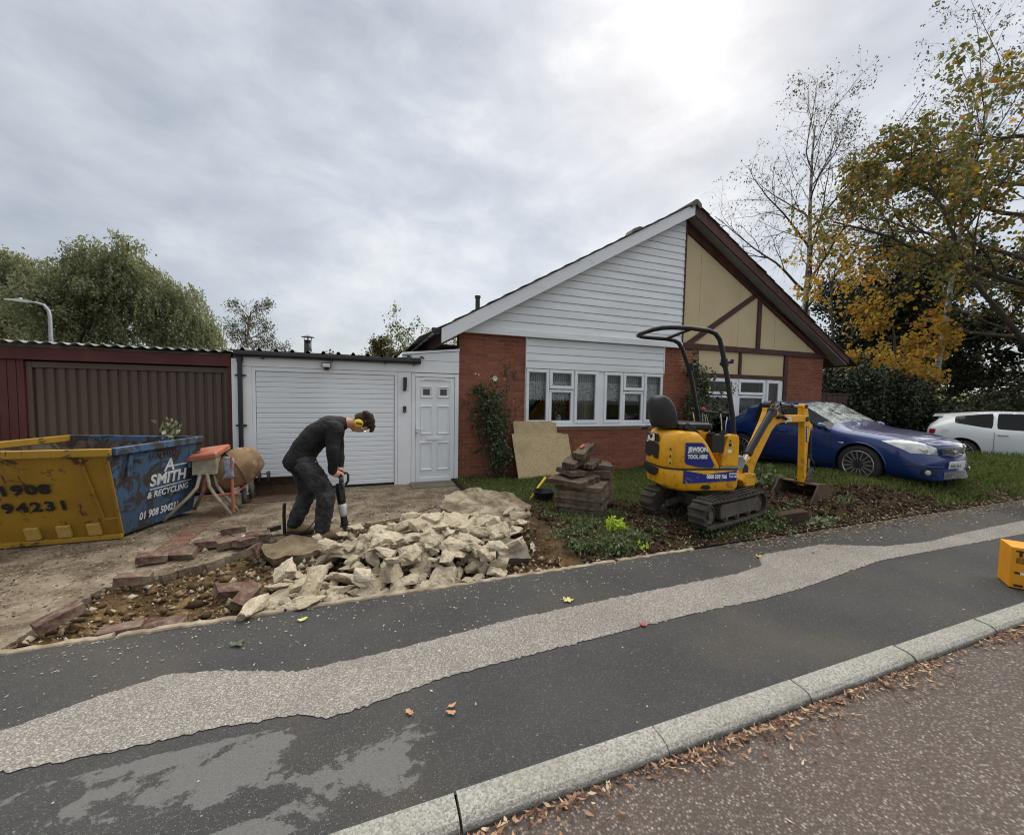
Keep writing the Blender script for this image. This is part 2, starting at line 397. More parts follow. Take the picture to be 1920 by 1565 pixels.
def thing(name, label, cat, loc=(0, 0, 0), rz=0, group=None):
    o = bpy.data.objects.new(name, None); o.empty_display_size = .1; COL.objects.link(o)
    o.location = loc; o.rotation_euler = (0, 0, rz)
    return tag(o, label, cat, group)
def bake(o):
    bpy.context.view_layer.update()
    dg = bpy.context.evaluated_depsgraph_get(); me = bpy.data.meshes.new_from_object(o.evaluated_get(dg))
    o.modifiers.clear(); old = o.data; o.data = me
    return o
def txt(string, size, mat, parent, mtx, name='lettering', bold=.0, sx=1.0, ext=.0015, spacing=1.0, align='LEFT', label=None, shear=0):
    cu = bpy.data.curves.new('t', 'FONT'); cu.body = string; cu.size = size; cu.extrude = ext; cu.offset = bold
    cu.space_character = spacing; cu.align_x = align; cu.resolution_u = 3; cu.shear = shear
    to = bpy.data.objects.new('t', cu); COL.objects.link(to); bpy.context.view_layer.update()
    dg = bpy.context.evaluated_depsgraph_get(); me = bpy.data.meshes.new_from_object(to.evaluated_get(dg))
    bpy.data.objects.remove(to); bpy.data.curves.remove(cu)
    me.transform(mtx @ Matrix.Diagonal((sx, 1, 1, 1)))
    me.materials.clear(); o = link(name, me, mat, parent)
    if label: o['label'] = label
    return o
def fmtx(o, xdir, ydir):
    x = Vector(xdir).normalized(); y = Vector(ydir).normalized(); z = x.cross(y).normalized(); y = z.cross(x)
    m = Matrix((x, y, z)).transposed().to_4x4(); m.translation = Vector(o); return m
def fast_mesh(name, V, F):
    """V (n,3) array, F (m,k) array of equal-size faces"""
    me = bpy.data.meshes.new(name); V = np.asarray(V, np.float32); F = np.asarray(F, np.int32); k = F.shape[1]
    me.vertices.add(len(V)); me.vertices.foreach_set('co', V.ravel())
    me.loops.add(F.size); me.loops.foreach_set('vertex_index', F.ravel())
    me.polygons.add(len(F)); me.polygons.foreach_set('loop_start', np.arange(0, F.size, k, dtype=np.int32))
    me.update(calc_edges=True); me.validate()
    return me
def fbm(X, Y, sc=1.0, seed=0, octv=4):
    out = np.zeros(np.broadcast(X, Y).shape); rng = np.random.RandomState(seed); a = 1.0; f = sc
    for o_ in range(octv):
        for k in range(5):
            th = rng.rand() * 2 * np.pi; ph = rng.rand() * 6.28; fr = f * (0.7 + .7 * rng.rand())
            out = out + a * np.sin((X * np.cos(th) + Y * np.sin(th)) * fr * 6.28 + ph + 1.3 * np.sin((X * np.sin(th) - Y * np.cos(th)) * fr * 3.1 + ph * 2)) / 5
        a *= .5; f *= 2.05
    return out
# ================================================================== GROUND
def sm(t): t = np.clip(t, 0, 1); return t * t * (3 - 2 * t)
def zdr(Y): return -.028 - .128 * np.clip((Y - 3.07) / 4.4, 0, 1)
def zpv(Y): return -.016 * np.clip(Y - 1.4, 0, 2)
mb = MB(); mb.add([(-400, -60, -.24), (400, -60, -.24), (400, 600, -.24), (-400, 600, -.24)], [(0, 1, 2, 3)])
MEADOW = pm('meadow_grass', (.045, .06, .018), (.075, .085, .03), 1.2, .95, .5, 30, spec=.1)
struct(B('ground', mb, MEADOW))
mb = MB(); mb.add([(-80, -14, -.052), (80, -14, -.052), (80, 1.36, -.052), (-80, 1.36, -.052)], [(0, 1, 2, 3)])
struct(B('road', mb, ROAD))
# pavement: gently falling sheet of dark asphalt
mb = MB(); xs = list(np.arange(-60, 60.1, 4.0)); ys = [1.40, 1.8, 2.3, 2.7, 3.075]
V = [(x, y, float(zpv(y)) - .004) for y in ys for x in xs]; n = len(xs)
mb.add(V, [(j * n + i, j * n + i + 1, (j + 1) * n + i + 1, (j + 1) * n + i) for j in range(len(ys) - 1) for i in range(n - 1)])
struct(B('pavement', mb, ASPH))
# strip of older worn paving left between the dark trench fills
top = [(-40, 2.3), (-6, 2.3), (-1.5, 2.35), (-1.2, 2.49), (-.97, 2.56), (-.72, 2.5), (-.33, 2.355), (.2, 2.38), (.95, 2.46), (2.02, 2.49), (3.05, 2.5), (3.42, 2.55), (3.62, 2.745), (4.56, 2.75), (5.15, 2.49), (5.79, 2.42), (6.52, 2.46), (8.1, 2.48), (14, 2.5), (40, 2.5)]
low = [(-40, 2.1), (-6, 2.1), (-1.33, 2.085), (-1, 2.06), (-.63, 2.06), (-.285, 2.02), (-.14, 1.95), (.45, 2.05), (.93, 2.07), (2.18, 2.11), (2.9, 2.1), (3.3, 2.12), (4.64, 2.27), (5.97, 2.24), (7.27, 2.21), (14, 2.2), (40, 2.2)]
xs = np.concatenate([np.arange(-40, -2, .5), np.arange(-2, 9, .018), np.arange(9, 40, .5)])
rng = np.random.RandomState(3)
ty = np.interp(xs, *zip(*top)) + rng.normal(0, .005, len(xs)); ly = np.interp(xs, *zip(*low)) + rng.normal(0, .005, len(xs))
V = [(x, y, float(zpv(y))) for x, y in zip(xs, ly)] + [(x, y, float(zpv(y))) for x, y in zip(xs, ty)]
n = len(xs); mb = MB().add(V, [(i, i + 1, n + i + 1, n + i) for i in range(n - 1)])
struct(B('pavement_worn_strip', mb, WORN))
# kerb stones
kerb = bpy.data.objects.new('kerb', None); COL.objects.link(kerb); struct(kerb)
prof = [(1.405, -.12), (1.405, .003), (1.335, -.001), (1.312, -.008), (1.297, -.022), (1.289, -.040), (1.287, -.12)]
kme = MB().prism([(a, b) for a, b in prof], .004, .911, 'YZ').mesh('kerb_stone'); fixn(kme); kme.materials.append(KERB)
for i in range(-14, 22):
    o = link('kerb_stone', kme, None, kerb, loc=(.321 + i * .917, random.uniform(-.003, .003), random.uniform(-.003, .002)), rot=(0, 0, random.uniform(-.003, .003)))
# edging stones between pavement and plots
edg = bpy.data.objects.new('edging', None); COL.objects.link(edg); struct(edg)
rng = random.Random(5)
for i in range(-6, 4):
    L = .915; n = 22; mb = MB()
    rings = []
    for k in range(n + 1):
        x = .004 + (L - .008) * k / n; j = rng.uniform(-.006, .006); t = rng.uniform(-.008, .004)
        rings.append([(x, 3.068 + j, -.16), (x, 3.066 + j, -.028 + t), (x, 3.072 + j, -.018 + t), (x, 3.108 + j, -.016 + t), (x, 3.115 + j, -.024 + t), (x, 3.115, -.16)])
    mb.loft(rings)
    B('edging_stone', mb, EDGING, edg, smooth=False, loc=(-.52 + i * .915, rng.uniform(-.006, .006), rng.uniform(-.006, .004)), rot=(0, 0, rng.uniform(-.005, .005)))
# driveway slab with a broken edge
edge = [(-1.98, 3.12), (-1.95, 3.54), (-1.90, 3.95), (-1.66, 4.03), (-1.28, 4.30), (-.95, 4.70), (-.45, 4.86), (.2, 5.02), (.75, 5.30), (1.25, 5.45), (1.55, 5.5)]
rng = np.random.RandomState(11); E2 = []
for a, b in zip(edge[:-1], edge[1:]):
    k = max(2, int(math.hypot(a[0] - b[0], a[1] - b[1]) / .03))
    for t in range(k):
        u = t / k; E2.append((a[0] + (b[0] - a[0]) * u + rng.normal(0, .010), a[1] + (b[1] - a[1]) * u + rng.normal(0, .010)))
E2.append(edge[-1])
poly = [(-30, 3.12)] + E2 + [(1.62, 6.6), (1.66, 7.47), (-30, 7.47)]
n = len(poly)
V = [(x, y, float(zdr(y))) for x, y in poly] + [(x + (.02 if 0 < i < len(E2) else 0), y + (-.0 if i else 0), float(zdr(y)) - .15) for i, (x, y) in enumerate(poly)]
mb = MB().add(V, [tuple(range(n))] + [(i, i + n, (i + 1) % n + n, (i + 1) % n) for i in range(n)])
drive = struct(B('driveway', mb, DRIVE))
# band of bricks let into the driveway
bme = MB().box(-.1075, .1075, -.0335, .0335, -.06, .004).mesh('brick'); bme.materials.append(LBRICK)
pb = NT('paver_brick'); c = pb.ramp(pb.rnd(), [(0., (.14, .066, .045)), (1., (.20, .095, .062))])
c = pb.mix(pb.ramp(pb.noise(7, 7, kind='World'), [(.36, 0.), (.58, .9)]), c, (.13, .10, .07)); pb.set(c, .9, 0, .2); pb.bump(pb.noise(50, 5), .5, .005)
bme.materials.clear(); bme.materials.append(pb.m)
for i in range(27):
    y = 4.62 + i * .076
    link('brick', bme, None, drive, loc=(-1.80 - .03 * (i / 27) + random.uniform(-.006, .006), y, float(zdr(y)) + random.uniform(0, .005)), rot=(random.uniform(-.02, .02), random.uniform(-.02, .02), random.uniform(-.05, .05)))
# doorstep
STEP = concrete('doorstep_concrete', [(.3, (.10, .085, .07)), (.5, (.16, .14, .115)), (.7, (.21, .19, .16))])
dso = B('doorstep', MB().box(.80, 1.72, 6.98, 7.43, -.3, -.125), STEP, None, bev=.01); struct(dso)

# garden and dug ground: one uneven sheet
EDX = [p[0] for p in edge]; EDY = [p[1] for p in edge]
def hgt(X, Y):
    g = -.035 + .105 * sm((Y - 3.1) / .55) - .175 * sm((Y - 4.9) / 2.5)
    g = g + .11 * sm((X - 5.6) / 1.6) * sm((Y - 3.25) / .8)
    g = g + .03 * fbm(X, Y, .55, 1, 4) * sm((Y - 3.12) / .2) * (1 - .6 * sm((Y - 5) / 1.5))
    soil = (1 - gra(X, Y)); g = g + .022 * soil * fbm(X, Y, 2.3, 2, 4) * sm((Y - 3.14) / .2)
    # spoil thrown up by the digger bucket
    g = g + .06 * np.exp(-(((X - 5.45) / .55) ** 2 + ((Y - 4.05) / .45) ** 2)) + .10 * np.exp(-(((X - 6.9) / .6) ** 2 + ((Y - 3.75) / .3) ** 2))
    g = np.where((X < 1.57) & (Y > 5.3), np.minimum(g, -.3), g)
    tr = sm((1.78 + .12 * fbm(Y, X * .3, .8, 5, 2) - X) / .3) * sm((5.75 - Y) / .5)
    t = -.13 + .035 * fbm(X, Y, .8, 3, 5) + .02 * fbm(X, Y, 3., 4, 4)
    t = t - .25 * sm((Y - np.interp(X, EDX, EDY) - .05) / .1)
    t = t + .05 * sm((3.3 - Y) / .16) + .05 * sm((-X - 1.55) / .3)
    return g * (1 - tr) + t * tr
def gra(X, Y):
    n1 = fbm(X, Y, .6, 8, 4)
    lawn = sm((Y - 4.55 - .35 * n1) / .45) * sm((X - 1.60) / .12)
    right = sm((X - 6.2 - .4 * n1) / .7) * sm((Y - 3.42 - .12 * n1 - .5 * sm((8.2 - X) / 1.5)) / .2)
    front = .85 * sm((n1 + .35) / .5) * sm((X - 2.0) / .3) * sm((Y - 3.16) / .1)
    g = np.maximum(np.maximum(lawn * (1 - sm((X - 5.6) / .6) * sm((5.4 - Y) / .6)), right), front)
    dig = np.exp(-(((X - 5.6) / .9) ** 2 + ((Y - 3.9) / .55) ** 2)) + np.exp(-(((X - 7.1) / .8) ** 2 + ((Y - 3.45) / .3) ** 2)) + .45 * np.exp(-(((X - 3.2) / .4) ** 2 + ((Y - 3.9) / .25) ** 2))
    return np.clip(g - 1.2 * dig, 0, 1) * sm((X - 1.58) / .08)
gx_ = np.concatenate([np.arange(-2.2, 9.2, .032), np.arange(9.2, 26, .12)]); gy_ = np.concatenate([np.arange(3.112, 5.6, .032), np.arange(5.6, 7.49, .06)])
GX, GY = np.meshgrid(gx_, gy_); GZ = hgt(GX, GY)
V = np.stack([GX.ravel(), GY.ravel(), GZ.ravel()], 1); nx, ny = len(gx_), len(gy_)
idx = np.arange(nx * ny).reshape(ny, nx); F = np.stack([idx[:-1, :-1].ravel(), idx[:-1, 1:].ravel(), idx[1:, 1:].ravel(), idx[1:, :-1].ravel()], 1)
me = fast_mesh('front_garden', V, F)
sandy = sm((2.0 - GX) / .4) * sm((6 - GY) / .4) * np.clip(.75 + .4 * fbm(GX, GY, .7, 21, 3), 0, 1)
for nm, arr in (('sandy', sandy), ('grassy', gra(GX, GY))):
    a = me.attributes.new(nm, 'FLOAT', 'POINT'); a.data.foreach_set('value', arr.ravel().astype(np.float32))
o = link('garden_earth', me, SOIL, smooth=True); struct(o)
# ground further right / round the house: plain grass sheets
mb = MB(); mb.add([(12.0, 7.4, -.12), (60, 7.4, -.12), (60, 60, -.1), (12.0, 60, -.1)], [(0, 1, 2, 3)]); mb.add([(26, 3.08, -.05), (60, 3.08, -.05), (60, 7.4, -.12), (26, 7.4, -.12)], [(0, 1, 2, 3)])
struct(B('side_lawn', mb, MEADOW))
# grass bank far right
xs = np.linspace(24, 90, 40); ysn = np.linspace(4, 40, 24); BX, BY = np.meshgrid(xs, ysn)
BZ = -.15 + 2.3 * sm((BX - 27 - .15 * BY) / 9) + .15 * fbm(BX, BY, .06, 9, 3)
idx = np.arange(BX.size).reshape(BX.shape); F = np.stack([idx[:-1, :-1].ravel(), idx[:-1, 1:].ravel(), idx[1:, 1:].ravel(), idx[1:, :-1].ravel()], 1)
me = fast_mesh('grass_bank', np.stack([BX.ravel(), BY.ravel(), BZ.ravel()], 1), F)
BANK = pm('bank_grass', (.09, .11, .03), (.13, .14, .05), .8, .95, .4, 20, spec=.1)
struct(link('grass_bank', me, BANK, smooth=True))

# ---- scatter helper: flat/bent flakes
def flakes(P, L, Wd, rng, tilt=.35, bend=.0):
    n = len(P); a = rng.rand(n) * 6.283; u = np.stack([np.cos(a), np.sin(a), rng.normal(0, tilt, n)], 1)
    v = np.stack([-np.sin(a), np.cos(a), rng.normal(0, tilt, n)], 1)
    L = np.asarray(L)[:, None] / 2; Wd = np.asarray(Wd)[:, None] / 2
    up = np.zeros((n, 3)); up[:, 2] = 1
    b = (bend * rng.rand(n))[:, None] * L
    V = np.stack([P - u * L + up * b, P - v * Wd, P + u * L + up * b, P + v * Wd], 1).reshape(-1, 3)
    return V, np.arange(4 * n).reshape(n, 4)
def stuff(name, V, F, mat, label, cat):
    o = link(name, fast_mesh(name, V, F), mat); return tag(o, label, cat, kind='stuff')
rng = np.random.RandomState(21)
DEADLEAF = leafmat('dead_leaf', [(0., (.07, .032, .02)), (.3, (.17, .08, .045)), (.6, (.30, .16, .09)), (.85, (.42, .28, .17)), (1., (.55, .44, .30))], .7, .1)
PALECHIP = leafmat('pale_chip', [(0., (.22, .17, .11)), (.5, (.40, .34, .25)), (1., (.62, .57, .48))], .8, .0)
DRYLEAF = leafmat('dry_leaf', [(0., (.05, .033, .018)), (.4, (.13, .09, .05)), (.75, (.26, .20, .12)), (1., (.40, .34, .24))], .8, .05)
n = 8500; X = rng.uniform(-1.5, 12, n); cl = np.clip(.5 + .55 * fbm(X, X * 0, .9, 33, 3), .04, 1); Y = 1.278 - np.abs(rng.exponential(.034, n)) * (.4 + 1.5 * cl); keep = rng.rand(n) < cl
P = np.stack([X, Y, -.045 + rng.rand(n) * .014], 1)[keep]; V, F = flakes(P, rng.uniform(.016, .046, len(P)), rng.uniform(.007, .016, len(P)), rng, .3, .4)
X = rng.uniform(-1.5, 10, 380); Y = rng.uniform(-1.2, 1.27, 380); P2 = np.stack([X, Y, np.full(380, -.047)], 1); V2, F2 = flakes(P2, rng.uniform(.008, .03, 380), rng.uniform(.004, .010, 380), rng, .1, .2)
stuff('leaf_litter', np.vstack([V, V2]), np.vstack([F, F2 + len(V)]), DEADLEAF, 'fallen reddish brown leaves drifted along the kerb in the road gutter', 'fallen leaves')
n = 1500; X = rng.uniform(-3, 10, n); Y = 3.05 - rng.exponential(.30, n); k = Y > 1.42; X, Y = X[k], Y[k]
P = np.stack([X, Y, zpv(Y) + .003], 1); V, F = flakes(P, rng.uniform(.005, .028, len(P)), rng.uniform(.003, .010, len(P)), rng, .1, .2)
stuff('debris_chips', V, F, PALECHIP, 'pale crumbs and chips scattered over the dark pavement', 'debris')
n = 9000; X = rng.uniform(-5, 1.7, n); Y = rng.uniform(3.6, 7.4, n); k = (np.interp(X, [p[0] for p in edge], [p[1] for p in edge]) < Y - .03) | (X < -1.98); k &= ~((np.abs(X) < 9) & (fbm(X, Y, .35, 12, 3) < -.35)); X, Y = X[k], Y[k]
P = np.stack([X, Y, zdr(Y) + .004], 1); V, F = flakes(P, rng.uniform(.012, .045, len(P)), rng.uniform(.006, .02, len(P)), rng, .25, .4)
n = 4500; X = rng.uniform(1.9, 13, n); Y = 3.1 + rng.exponential(.5, n); k = Y < 5.5; X, Y = X[k], Y[k]
P = np.stack([X, Y, hgt(X, Y) + .012], 1); V2, F2 = flakes(P, rng.uniform(.012, .05, len(P)), rng.uniform(.008, .022, len(P)), rng, .35, .4)
n = 1800; X = rng.uniform(3.5, 10.5, n); Y = 3.06 - rng.exponential(.13, n); P = np.stack([X, Y, zpv(Y) + .005], 1); V3, F3 = flakes(P, rng.uniform(.012, .05, n), rng.uniform(.008, .022, n), rng, .2, .4)
stuff('dry_litter', np.vstack([V, V2, V3]), np.vstack([F, F2 + len(V), F3 + len(V) + len(V2)]), DRYLEAF, 'dry brown leaf litter over the driveway and the dug earth', 'leaf litter')
# soil clods (uneven lumps) on the dug ground
def clods(P, S, rng):
    base = np.array([(1, 0, 0), (0, 1, 0), (-1, 0, 0), (0, -1, 0), (0, 0, 1), (0, 0, -.6)], float); fc = np.array([(0, 1, 4), (1, 2, 4), (2, 3, 4), (3, 0, 4), (1, 0, 5), (2, 1, 5), (3, 2, 5), (0, 3, 5)])
    n = len(P); a = rng.rand(n) * 6.28; B_ = base[None] * (1 + rng.normal(0, .28, (n, 6, 3))) + rng.normal(0, .18, (n, 6, 3)); B_[:, :, :2] *= rng.uniform(.7, 1.4, (n, 1, 2))
    c, s_ = np.cos(a)[:, None], np.sin(a)[:, None]; x = B_[:, :, 0] * c - B_[:, :, 1] * s_; y = B_[:, :, 0] * s_ + B_[:, :, 1] * c
    V = np.stack([x, y, B_[:, :, 2]], 2) * np.asarray(S)[:, None, None] + P[:, None, :]
    return V.reshape(-1, 3), (fc[None] + 6 * np.arange(n)[:, None, None]).reshape(-1, 3)
X = rng.uniform(1.9, 8.6, 9000); Y = rng.uniform(3.14, 5.0, 9000); k = rng.rand(9000) < (1 - gra(X, Y)) * np.where(Y < 4.6, 1, .3); X, Y = X[k], Y[k]
S = rng.exponential(.009, len(X)) + .004; V, F = clods(np.stack([X, Y, hgt(X, Y) + S * .2], 1), np.minimum(S, .045), rng)
stuff('soil_clods', V, F, SOIL, 'loose dark soil clods turned over by the digger', 'soil')
X = rng.uniform(-1.95, 1.75, 6200); Y = rng.uniform(3.13, 5.2, 6200); k = (np.interp(X, [p[0] for p in edge], [p[1] for p in edge]) > Y); X, Y = X[k], Y[k]
S = np.minimum(rng.exponential(.008, len(X)) + .004, .05); V, F = clods(np.stack([X, Y, hgt(X, Y) + S * .3], 1), S, rng)
SUB = NT('rubbly_subsoil'); c = SUB.ramp(SUB.rnd(), [(0., (.05, .032, .018)), (.45, (.13, .085, .045)), (.75, (.28, .20, .12)), (1., (.50, .43, .32))]); SUB.set(c, .95, 0, .1); SUB.bump(SUB.noise(60, 5), .5, .006)
stuff('trench_rubble', V, F, SUB.m, 'small stones and crumbled earth in the dug trench', 'rubble')
# dust and small chips round the broken concrete
n = 2600; X = rng.normal(.6, .75, n); Y = rng.normal(4.0, .55, n); k = (Y > 3.12) & (X > -1.6) & (X < 1.5) & (rng.rand(n) < np.where(X > 1.15, .4, 1)); X, Y = X[k], Y[k]
S = np.minimum(rng.exponential(.010, len(X)) + .005, .06); zz = np.maximum(hgt(X, Y), np.where(np.interp(X, [p[0] for p in edge], [p[1] for p in edge]) < Y, zdr(Y), -9)) + S * .3
V, F = clods(np.stack([X, Y, zz], 1), S, rng); stuff('concrete_crumbs', V, F, RUB, 'pale concrete crumbs around the broken slab', 'rubble')
# grass
rng = np.random.RandomState(77)
def blades(X, Y, Z, H, Wd, rng, lean=.5):
    n = len(X); a = rng.rand(n) * 6.283; d = rng.rand(n) * 6.283; ln = lean * H * rng.rand(n)
    w = np.stack([np.cos(a), np.sin(a), np.zeros(n)], 1) * Wd[:, None]; P = np.stack([X, Y, Z - .005], 1)
    mid = P + np.stack([np.cos(d) * ln * .35, np.sin(d) * ln * .35, H * .6], 1); tip = P + np.stack([np.cos(d) * ln, np.sin(d) * ln, H * (1 - .3 * rng.rand(n))], 1)
    V = np.stack([P - w, P + w, mid + w * .7, tip, mid - w * .7], 1).reshape(-1, 3)
    return V, (np.arange(5)[None] + 5 * np.arange(n)[:, None])
GRASS = leafmat('grass_blade', [(0., (.055, .088, .020)), (.4, (.105, .15, .038)), (.75, (.16, .195, .06)), (1., (.31, .29, .13))], .6, .3)
n = 150000; X = rng.uniform(1.6, 13.5, n); Y = 3.15 + 4.3 * rng.rand(n); X[:12000] = rng.uniform(6.3, 11, 12000); Y[:12000] = rng.uniform(3.2, 5, 12000)
g = gra(X, Y); clump = np.clip(.62 + .6 * fbm(X, Y, 1.6, 41, 3), .06, 1); k = rng.rand(n) < g * clump; X, Y = X[k], Y[k]
tall = sm((X - 6.2) / 1.0) * sm((5.2 - Y) / .5); H_ = (.026 + .04 * rng.rand(len(X))) * (1 + .9 * np.clip(fbm(X, Y, .9, 44, 2), -.4, 1)) + tall * (.015 + .06 * rng.rand(len(X)))
V, F = blades(X, Y, hgt(X, Y), H_, .0028 + .0025 * rng.rand(len(X)), rng, .9)
stuff('lawn_grass', V, F, GRASS, 'short green grass of the front lawn and the longer verge by the cars', 'grass')
n = 26000; X = rng.uniform(7.2, 24, n); Y = rng.uniform(3.1, 7.4, n); H_ = .035 + .075 * rng.rand(n) + .05 * (X > 12); k = (rng.rand(n) < np.where(X > 11, .9, .5)) & (Y > 3.42 + .5 * sm((8.2 - X) / 1.5)); V, F = blades(X[k], Y[k], hgt(X[k], Y[k]), H_[k], .003 + .004 * rng.rand(k.sum()), rng, .8)
stuff('verge_grass', V, F, GRASS, 'tall grass growing round the parked cars', 'grass')
# ================================================================== BUILDINGS
BROWN = NT('brown_stain'); s = BROWN
s.set(s.mix(s.ramp(s.noise(6, 7, .2, sc=(1, 1, .3)), [(.35, 0.), (.7, 1.)]), (.050, .017, .014), (.085, .030, .023)), .55, 0, .35); s.bump(s.noise(40, 5), .15, .004); BROWN = s.m
CREAM = NT('cream_panel'); s = CREAM
c = s.mix(s.ramp(s.noise(1.6, 6), [(.38, 0.), (.72, 1.)]), (.60, .49, .30), (.54, .43, .26))
c = s.mix(s.ramp(s.noise(3.5, 8, .3, .7, sc=(1, 1, .35)), [(.66, 0.), (.8, .5)]), c, (.30, .225, .13))
s.set(c, .75, 0, .25); s.bump(s.noise(70, 4), .12, .004); CREAM = s.m
SOFFIT = pm('grey_soffit', (.30, .29, .28), (.24, .23, .22), 3, .7)
TILE = pm('dark_roof_tile', (.045, .043, .042), (.075, .07, .06), 6, .85, .4, 40)
RIDGE = pm('mossy_ridge_tile', (.17, .16, .14), (.09, .095, .07), 8, .9, .5, 50)
BLACKP = pm('black_plastic', (.012, .012, .013), (.02, .02, .021), 5, .35, spec=.5)
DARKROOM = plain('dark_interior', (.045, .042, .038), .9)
s = NT('lace'); s.set((.80, .81, .84, 1), .8, 0, .1)
vq = s.vor(34, kind='World'); v2 = s.vor(17, 'SMOOTH_F1', kind='World')
hole = s.math('MULTIPLY', s.ramp(vq, [(.30, 1.), (.42, 0.)]), s.ramp(v2, [(.18, 0.), (.30, 1.)]))
wv = s.math('MULTIPLY', s.math('ADD', s.math('SINE', s.math('MULTIPLY', s.n('ShaderNodeSeparateXYZ').outputs[0], 1.)), 1.), .0)
al = s.math('SUBTRACT', .93, s.math('MULTIPLY', hole, .8)); s.l(al, s.b.inputs['Alpha']); LACE = s.m
s = NT('net_curtain'); s.set((.72, .73, .76, 1), .8, 0, .1); q = s.n('ShaderNodeSeparateXYZ'); s.l(s.co('World'), q.inputs[0])
s.l(s.math('ADD', .45, s.math('MULTIPLY', s.math('SINE', s.math('MULTIPLY', q.outputs[0], 120.)), .22)), s.b.inputs['Alpha']); NET = s.m
DRAPE = pm('beige_drape', (.36, .33, .28), (.22, .20, .17), 3, .9)
GREYDRAPE = pm('grey_green_sheet', (.20, .25, .25), (.12, .15, .155), 3, .8)

HS = thing('bungalow', 'brick bungalow pair under one gable, white cladding left, cream panels and brown timber right', 'house', (6.95, 7.5, -.1))
off = -HS.location
def hp(name, mb, mat, parent=HS, **k):
    o = B(name, mb, mat, parent, **k)
    if parent is HS: o.location = off
    return o
mb = MB(); zf = -.25
regs = [(1.71, 3.07, -.1, 2.67), (3.07, 6.51, -.1, .852), (6.51, 7.57, -.1, 2.67), (7.57, 10.62, -.1, .50), (10.62, 12.06, -.1, 2.67)]
for x0, x1, z0, z1 in regs: mb.box(x0 + .004, x1 - .004, 7.509, 7.70, zf, z1 - .003)
mb.box(1.715, 1.9, 7.70, 16.5, zf, 2.45); mb.box(11.87, 12.055, 7.70, 16.5, zf, 2.45); mb.box(1.9, 11.87, 16.3, 16.5, zf, 2.5)
wall = hp('brick_wall', mb, MORTAR)
bme = MB().box(-.1075, .1075, 0, .1025, -.0325, .0325).mesh('brick'); bme.materials.append(BRICK)
blist = []
for ri, (x0, x1, z0, z1) in enumerate(regs):
    i = 0; z = z0 + .0375 - .15
    while z + .03 < z1:
        x = x0 - (.1125 if i % 2 else 0) - .0; 
        while x < x1 - .02:
            a = max(x, x0) + .005; b = min(x + .225, x1) - .005
            if b - a > .03: blist.append((ri, (a + b) / 2, b - a, z))
            x += .225
        z += .075; i += 1
rng = random.Random(2)
def prio(q):
    ri, x, w, z = q
    if z < -.1: return 9
    if ri == 0: return 0 if x < 2.0 or z > 1.75 or x > 2.75 else 2
    if ri == 1: return 1 if x > 4.0 else 3
    if ri == 4: return 1.5 if z > 1.15 else 6
    return 4 if ri == 2 else 7
blist.sort(key=lambda q: (prio(q), -q[3]))
for ri, x, w, z in blist[:300]:
    o = link('brick', bme, None, wall, loc=(x, 7.5 + rng.uniform(-.0015, .0015), z), rot=(rng.uniform(-.006, .006), rng.uniform(-.004, .004), rng.uniform(-.006, .006))); o.scale = (w / .215, 1, 1)
mb = MB()
for ri, x, w, z in blist[300:]:
    y = 7.5 + rng.uniform(-.0015, .0015); mb.box(x - w / 2, x + w / 2, y, y + .1, z - .0325, z + .0325)
o = B('brick_rest', mb, BRICK, wall); o['kind'] = 'stuff'
# side returns seen edge-on: brick quoins on the right corner come from the front bricks
# gable backing
mb = MB().prism([(1.75, 2.68), (12.02, 2.68), (6.95, 5.50)], 7.53, 7.68); hp('gable_wall', mb, SOFFIT)
# white shiplap boards
def zrake(X): return 2.47 + .5603 * (X - 1.32) if X < 6.96 else 5.63 - .5603 * (X - 6.96)
def xl(z): return (z - 2.47) / .5603 + 1.32
clad = hp('gable_cladding', MB().prism([(1.78, 2.70), (6.93, 2.70), (6.93, 5.52)], 7.435, 7.50), white_clad)
z = 2.785
while z < 5.5:
    z1 = min(z + .149, 5.56); a0, a1 = max(xl(z), 1.72), max(xl(z1), 1.72)
    if a1 < 6.90:
        mb = MB().add([(a0, 7.402, z), (6.935, 7.402, z), (6.935, 7.416, z1), (a1, 7.416, z1), (a0, 7.434, z), (6.935, 7.434, z), (6.935, 7.434, z1), (a1, 7.434, z1)],
                      [(0, 1, 2, 3), (4, 7, 6, 5), (0, 4, 5, 1), (3, 2, 6, 7), (0, 3, 7, 4), (1, 5, 6, 2)])
        B('cladding_board', mb, white_clad, clad)
    z += .155
hp('cladding_base_trim', MB().box(1.76, 6.945, 7.372, 7.43, 2.655, 2.782), white_clad, bev=.006)
hp('cladding_corner_trim', MB().box(6.937, 6.968, 7.39, 7.47, 2.66, 5.50), BROWN)
c2 = hp('window_head_cladding', MB().box(3.09, 6.50, 7.487, 7.60, 2.05, 2.654), white_clad)
for i in range(4):
    z = 2.052 + i * .1503
    mb = MB().add([(3.085, 7.456, z), (6.49, 7.456, z), (6.49, 7.468, z + .145), (3.085, 7.468, z + .145), (3.085, 7.486, z), (6.49, 7.486, z), (6.49, 7.486, z + .145), (3.085, 7.486, z + .145)],
                  [(0, 1, 2, 3), (4, 7, 6, 5), (0, 4, 5, 1), (3, 2, 6, 7), (0, 3, 7, 4), (1, 5, 6, 2)])
    B('cladding_board', mb, white_clad, c2)
hp('cladding_edge_trim', MB().box(6.491, 6.515, 7.45, 7.499, 2.05, 2.654), white_pvc)
hp('cladding_edge_trim', MB().box(3.065, 3.084, 7.45, 7.499, 2.05, 2.654), white_pvc)
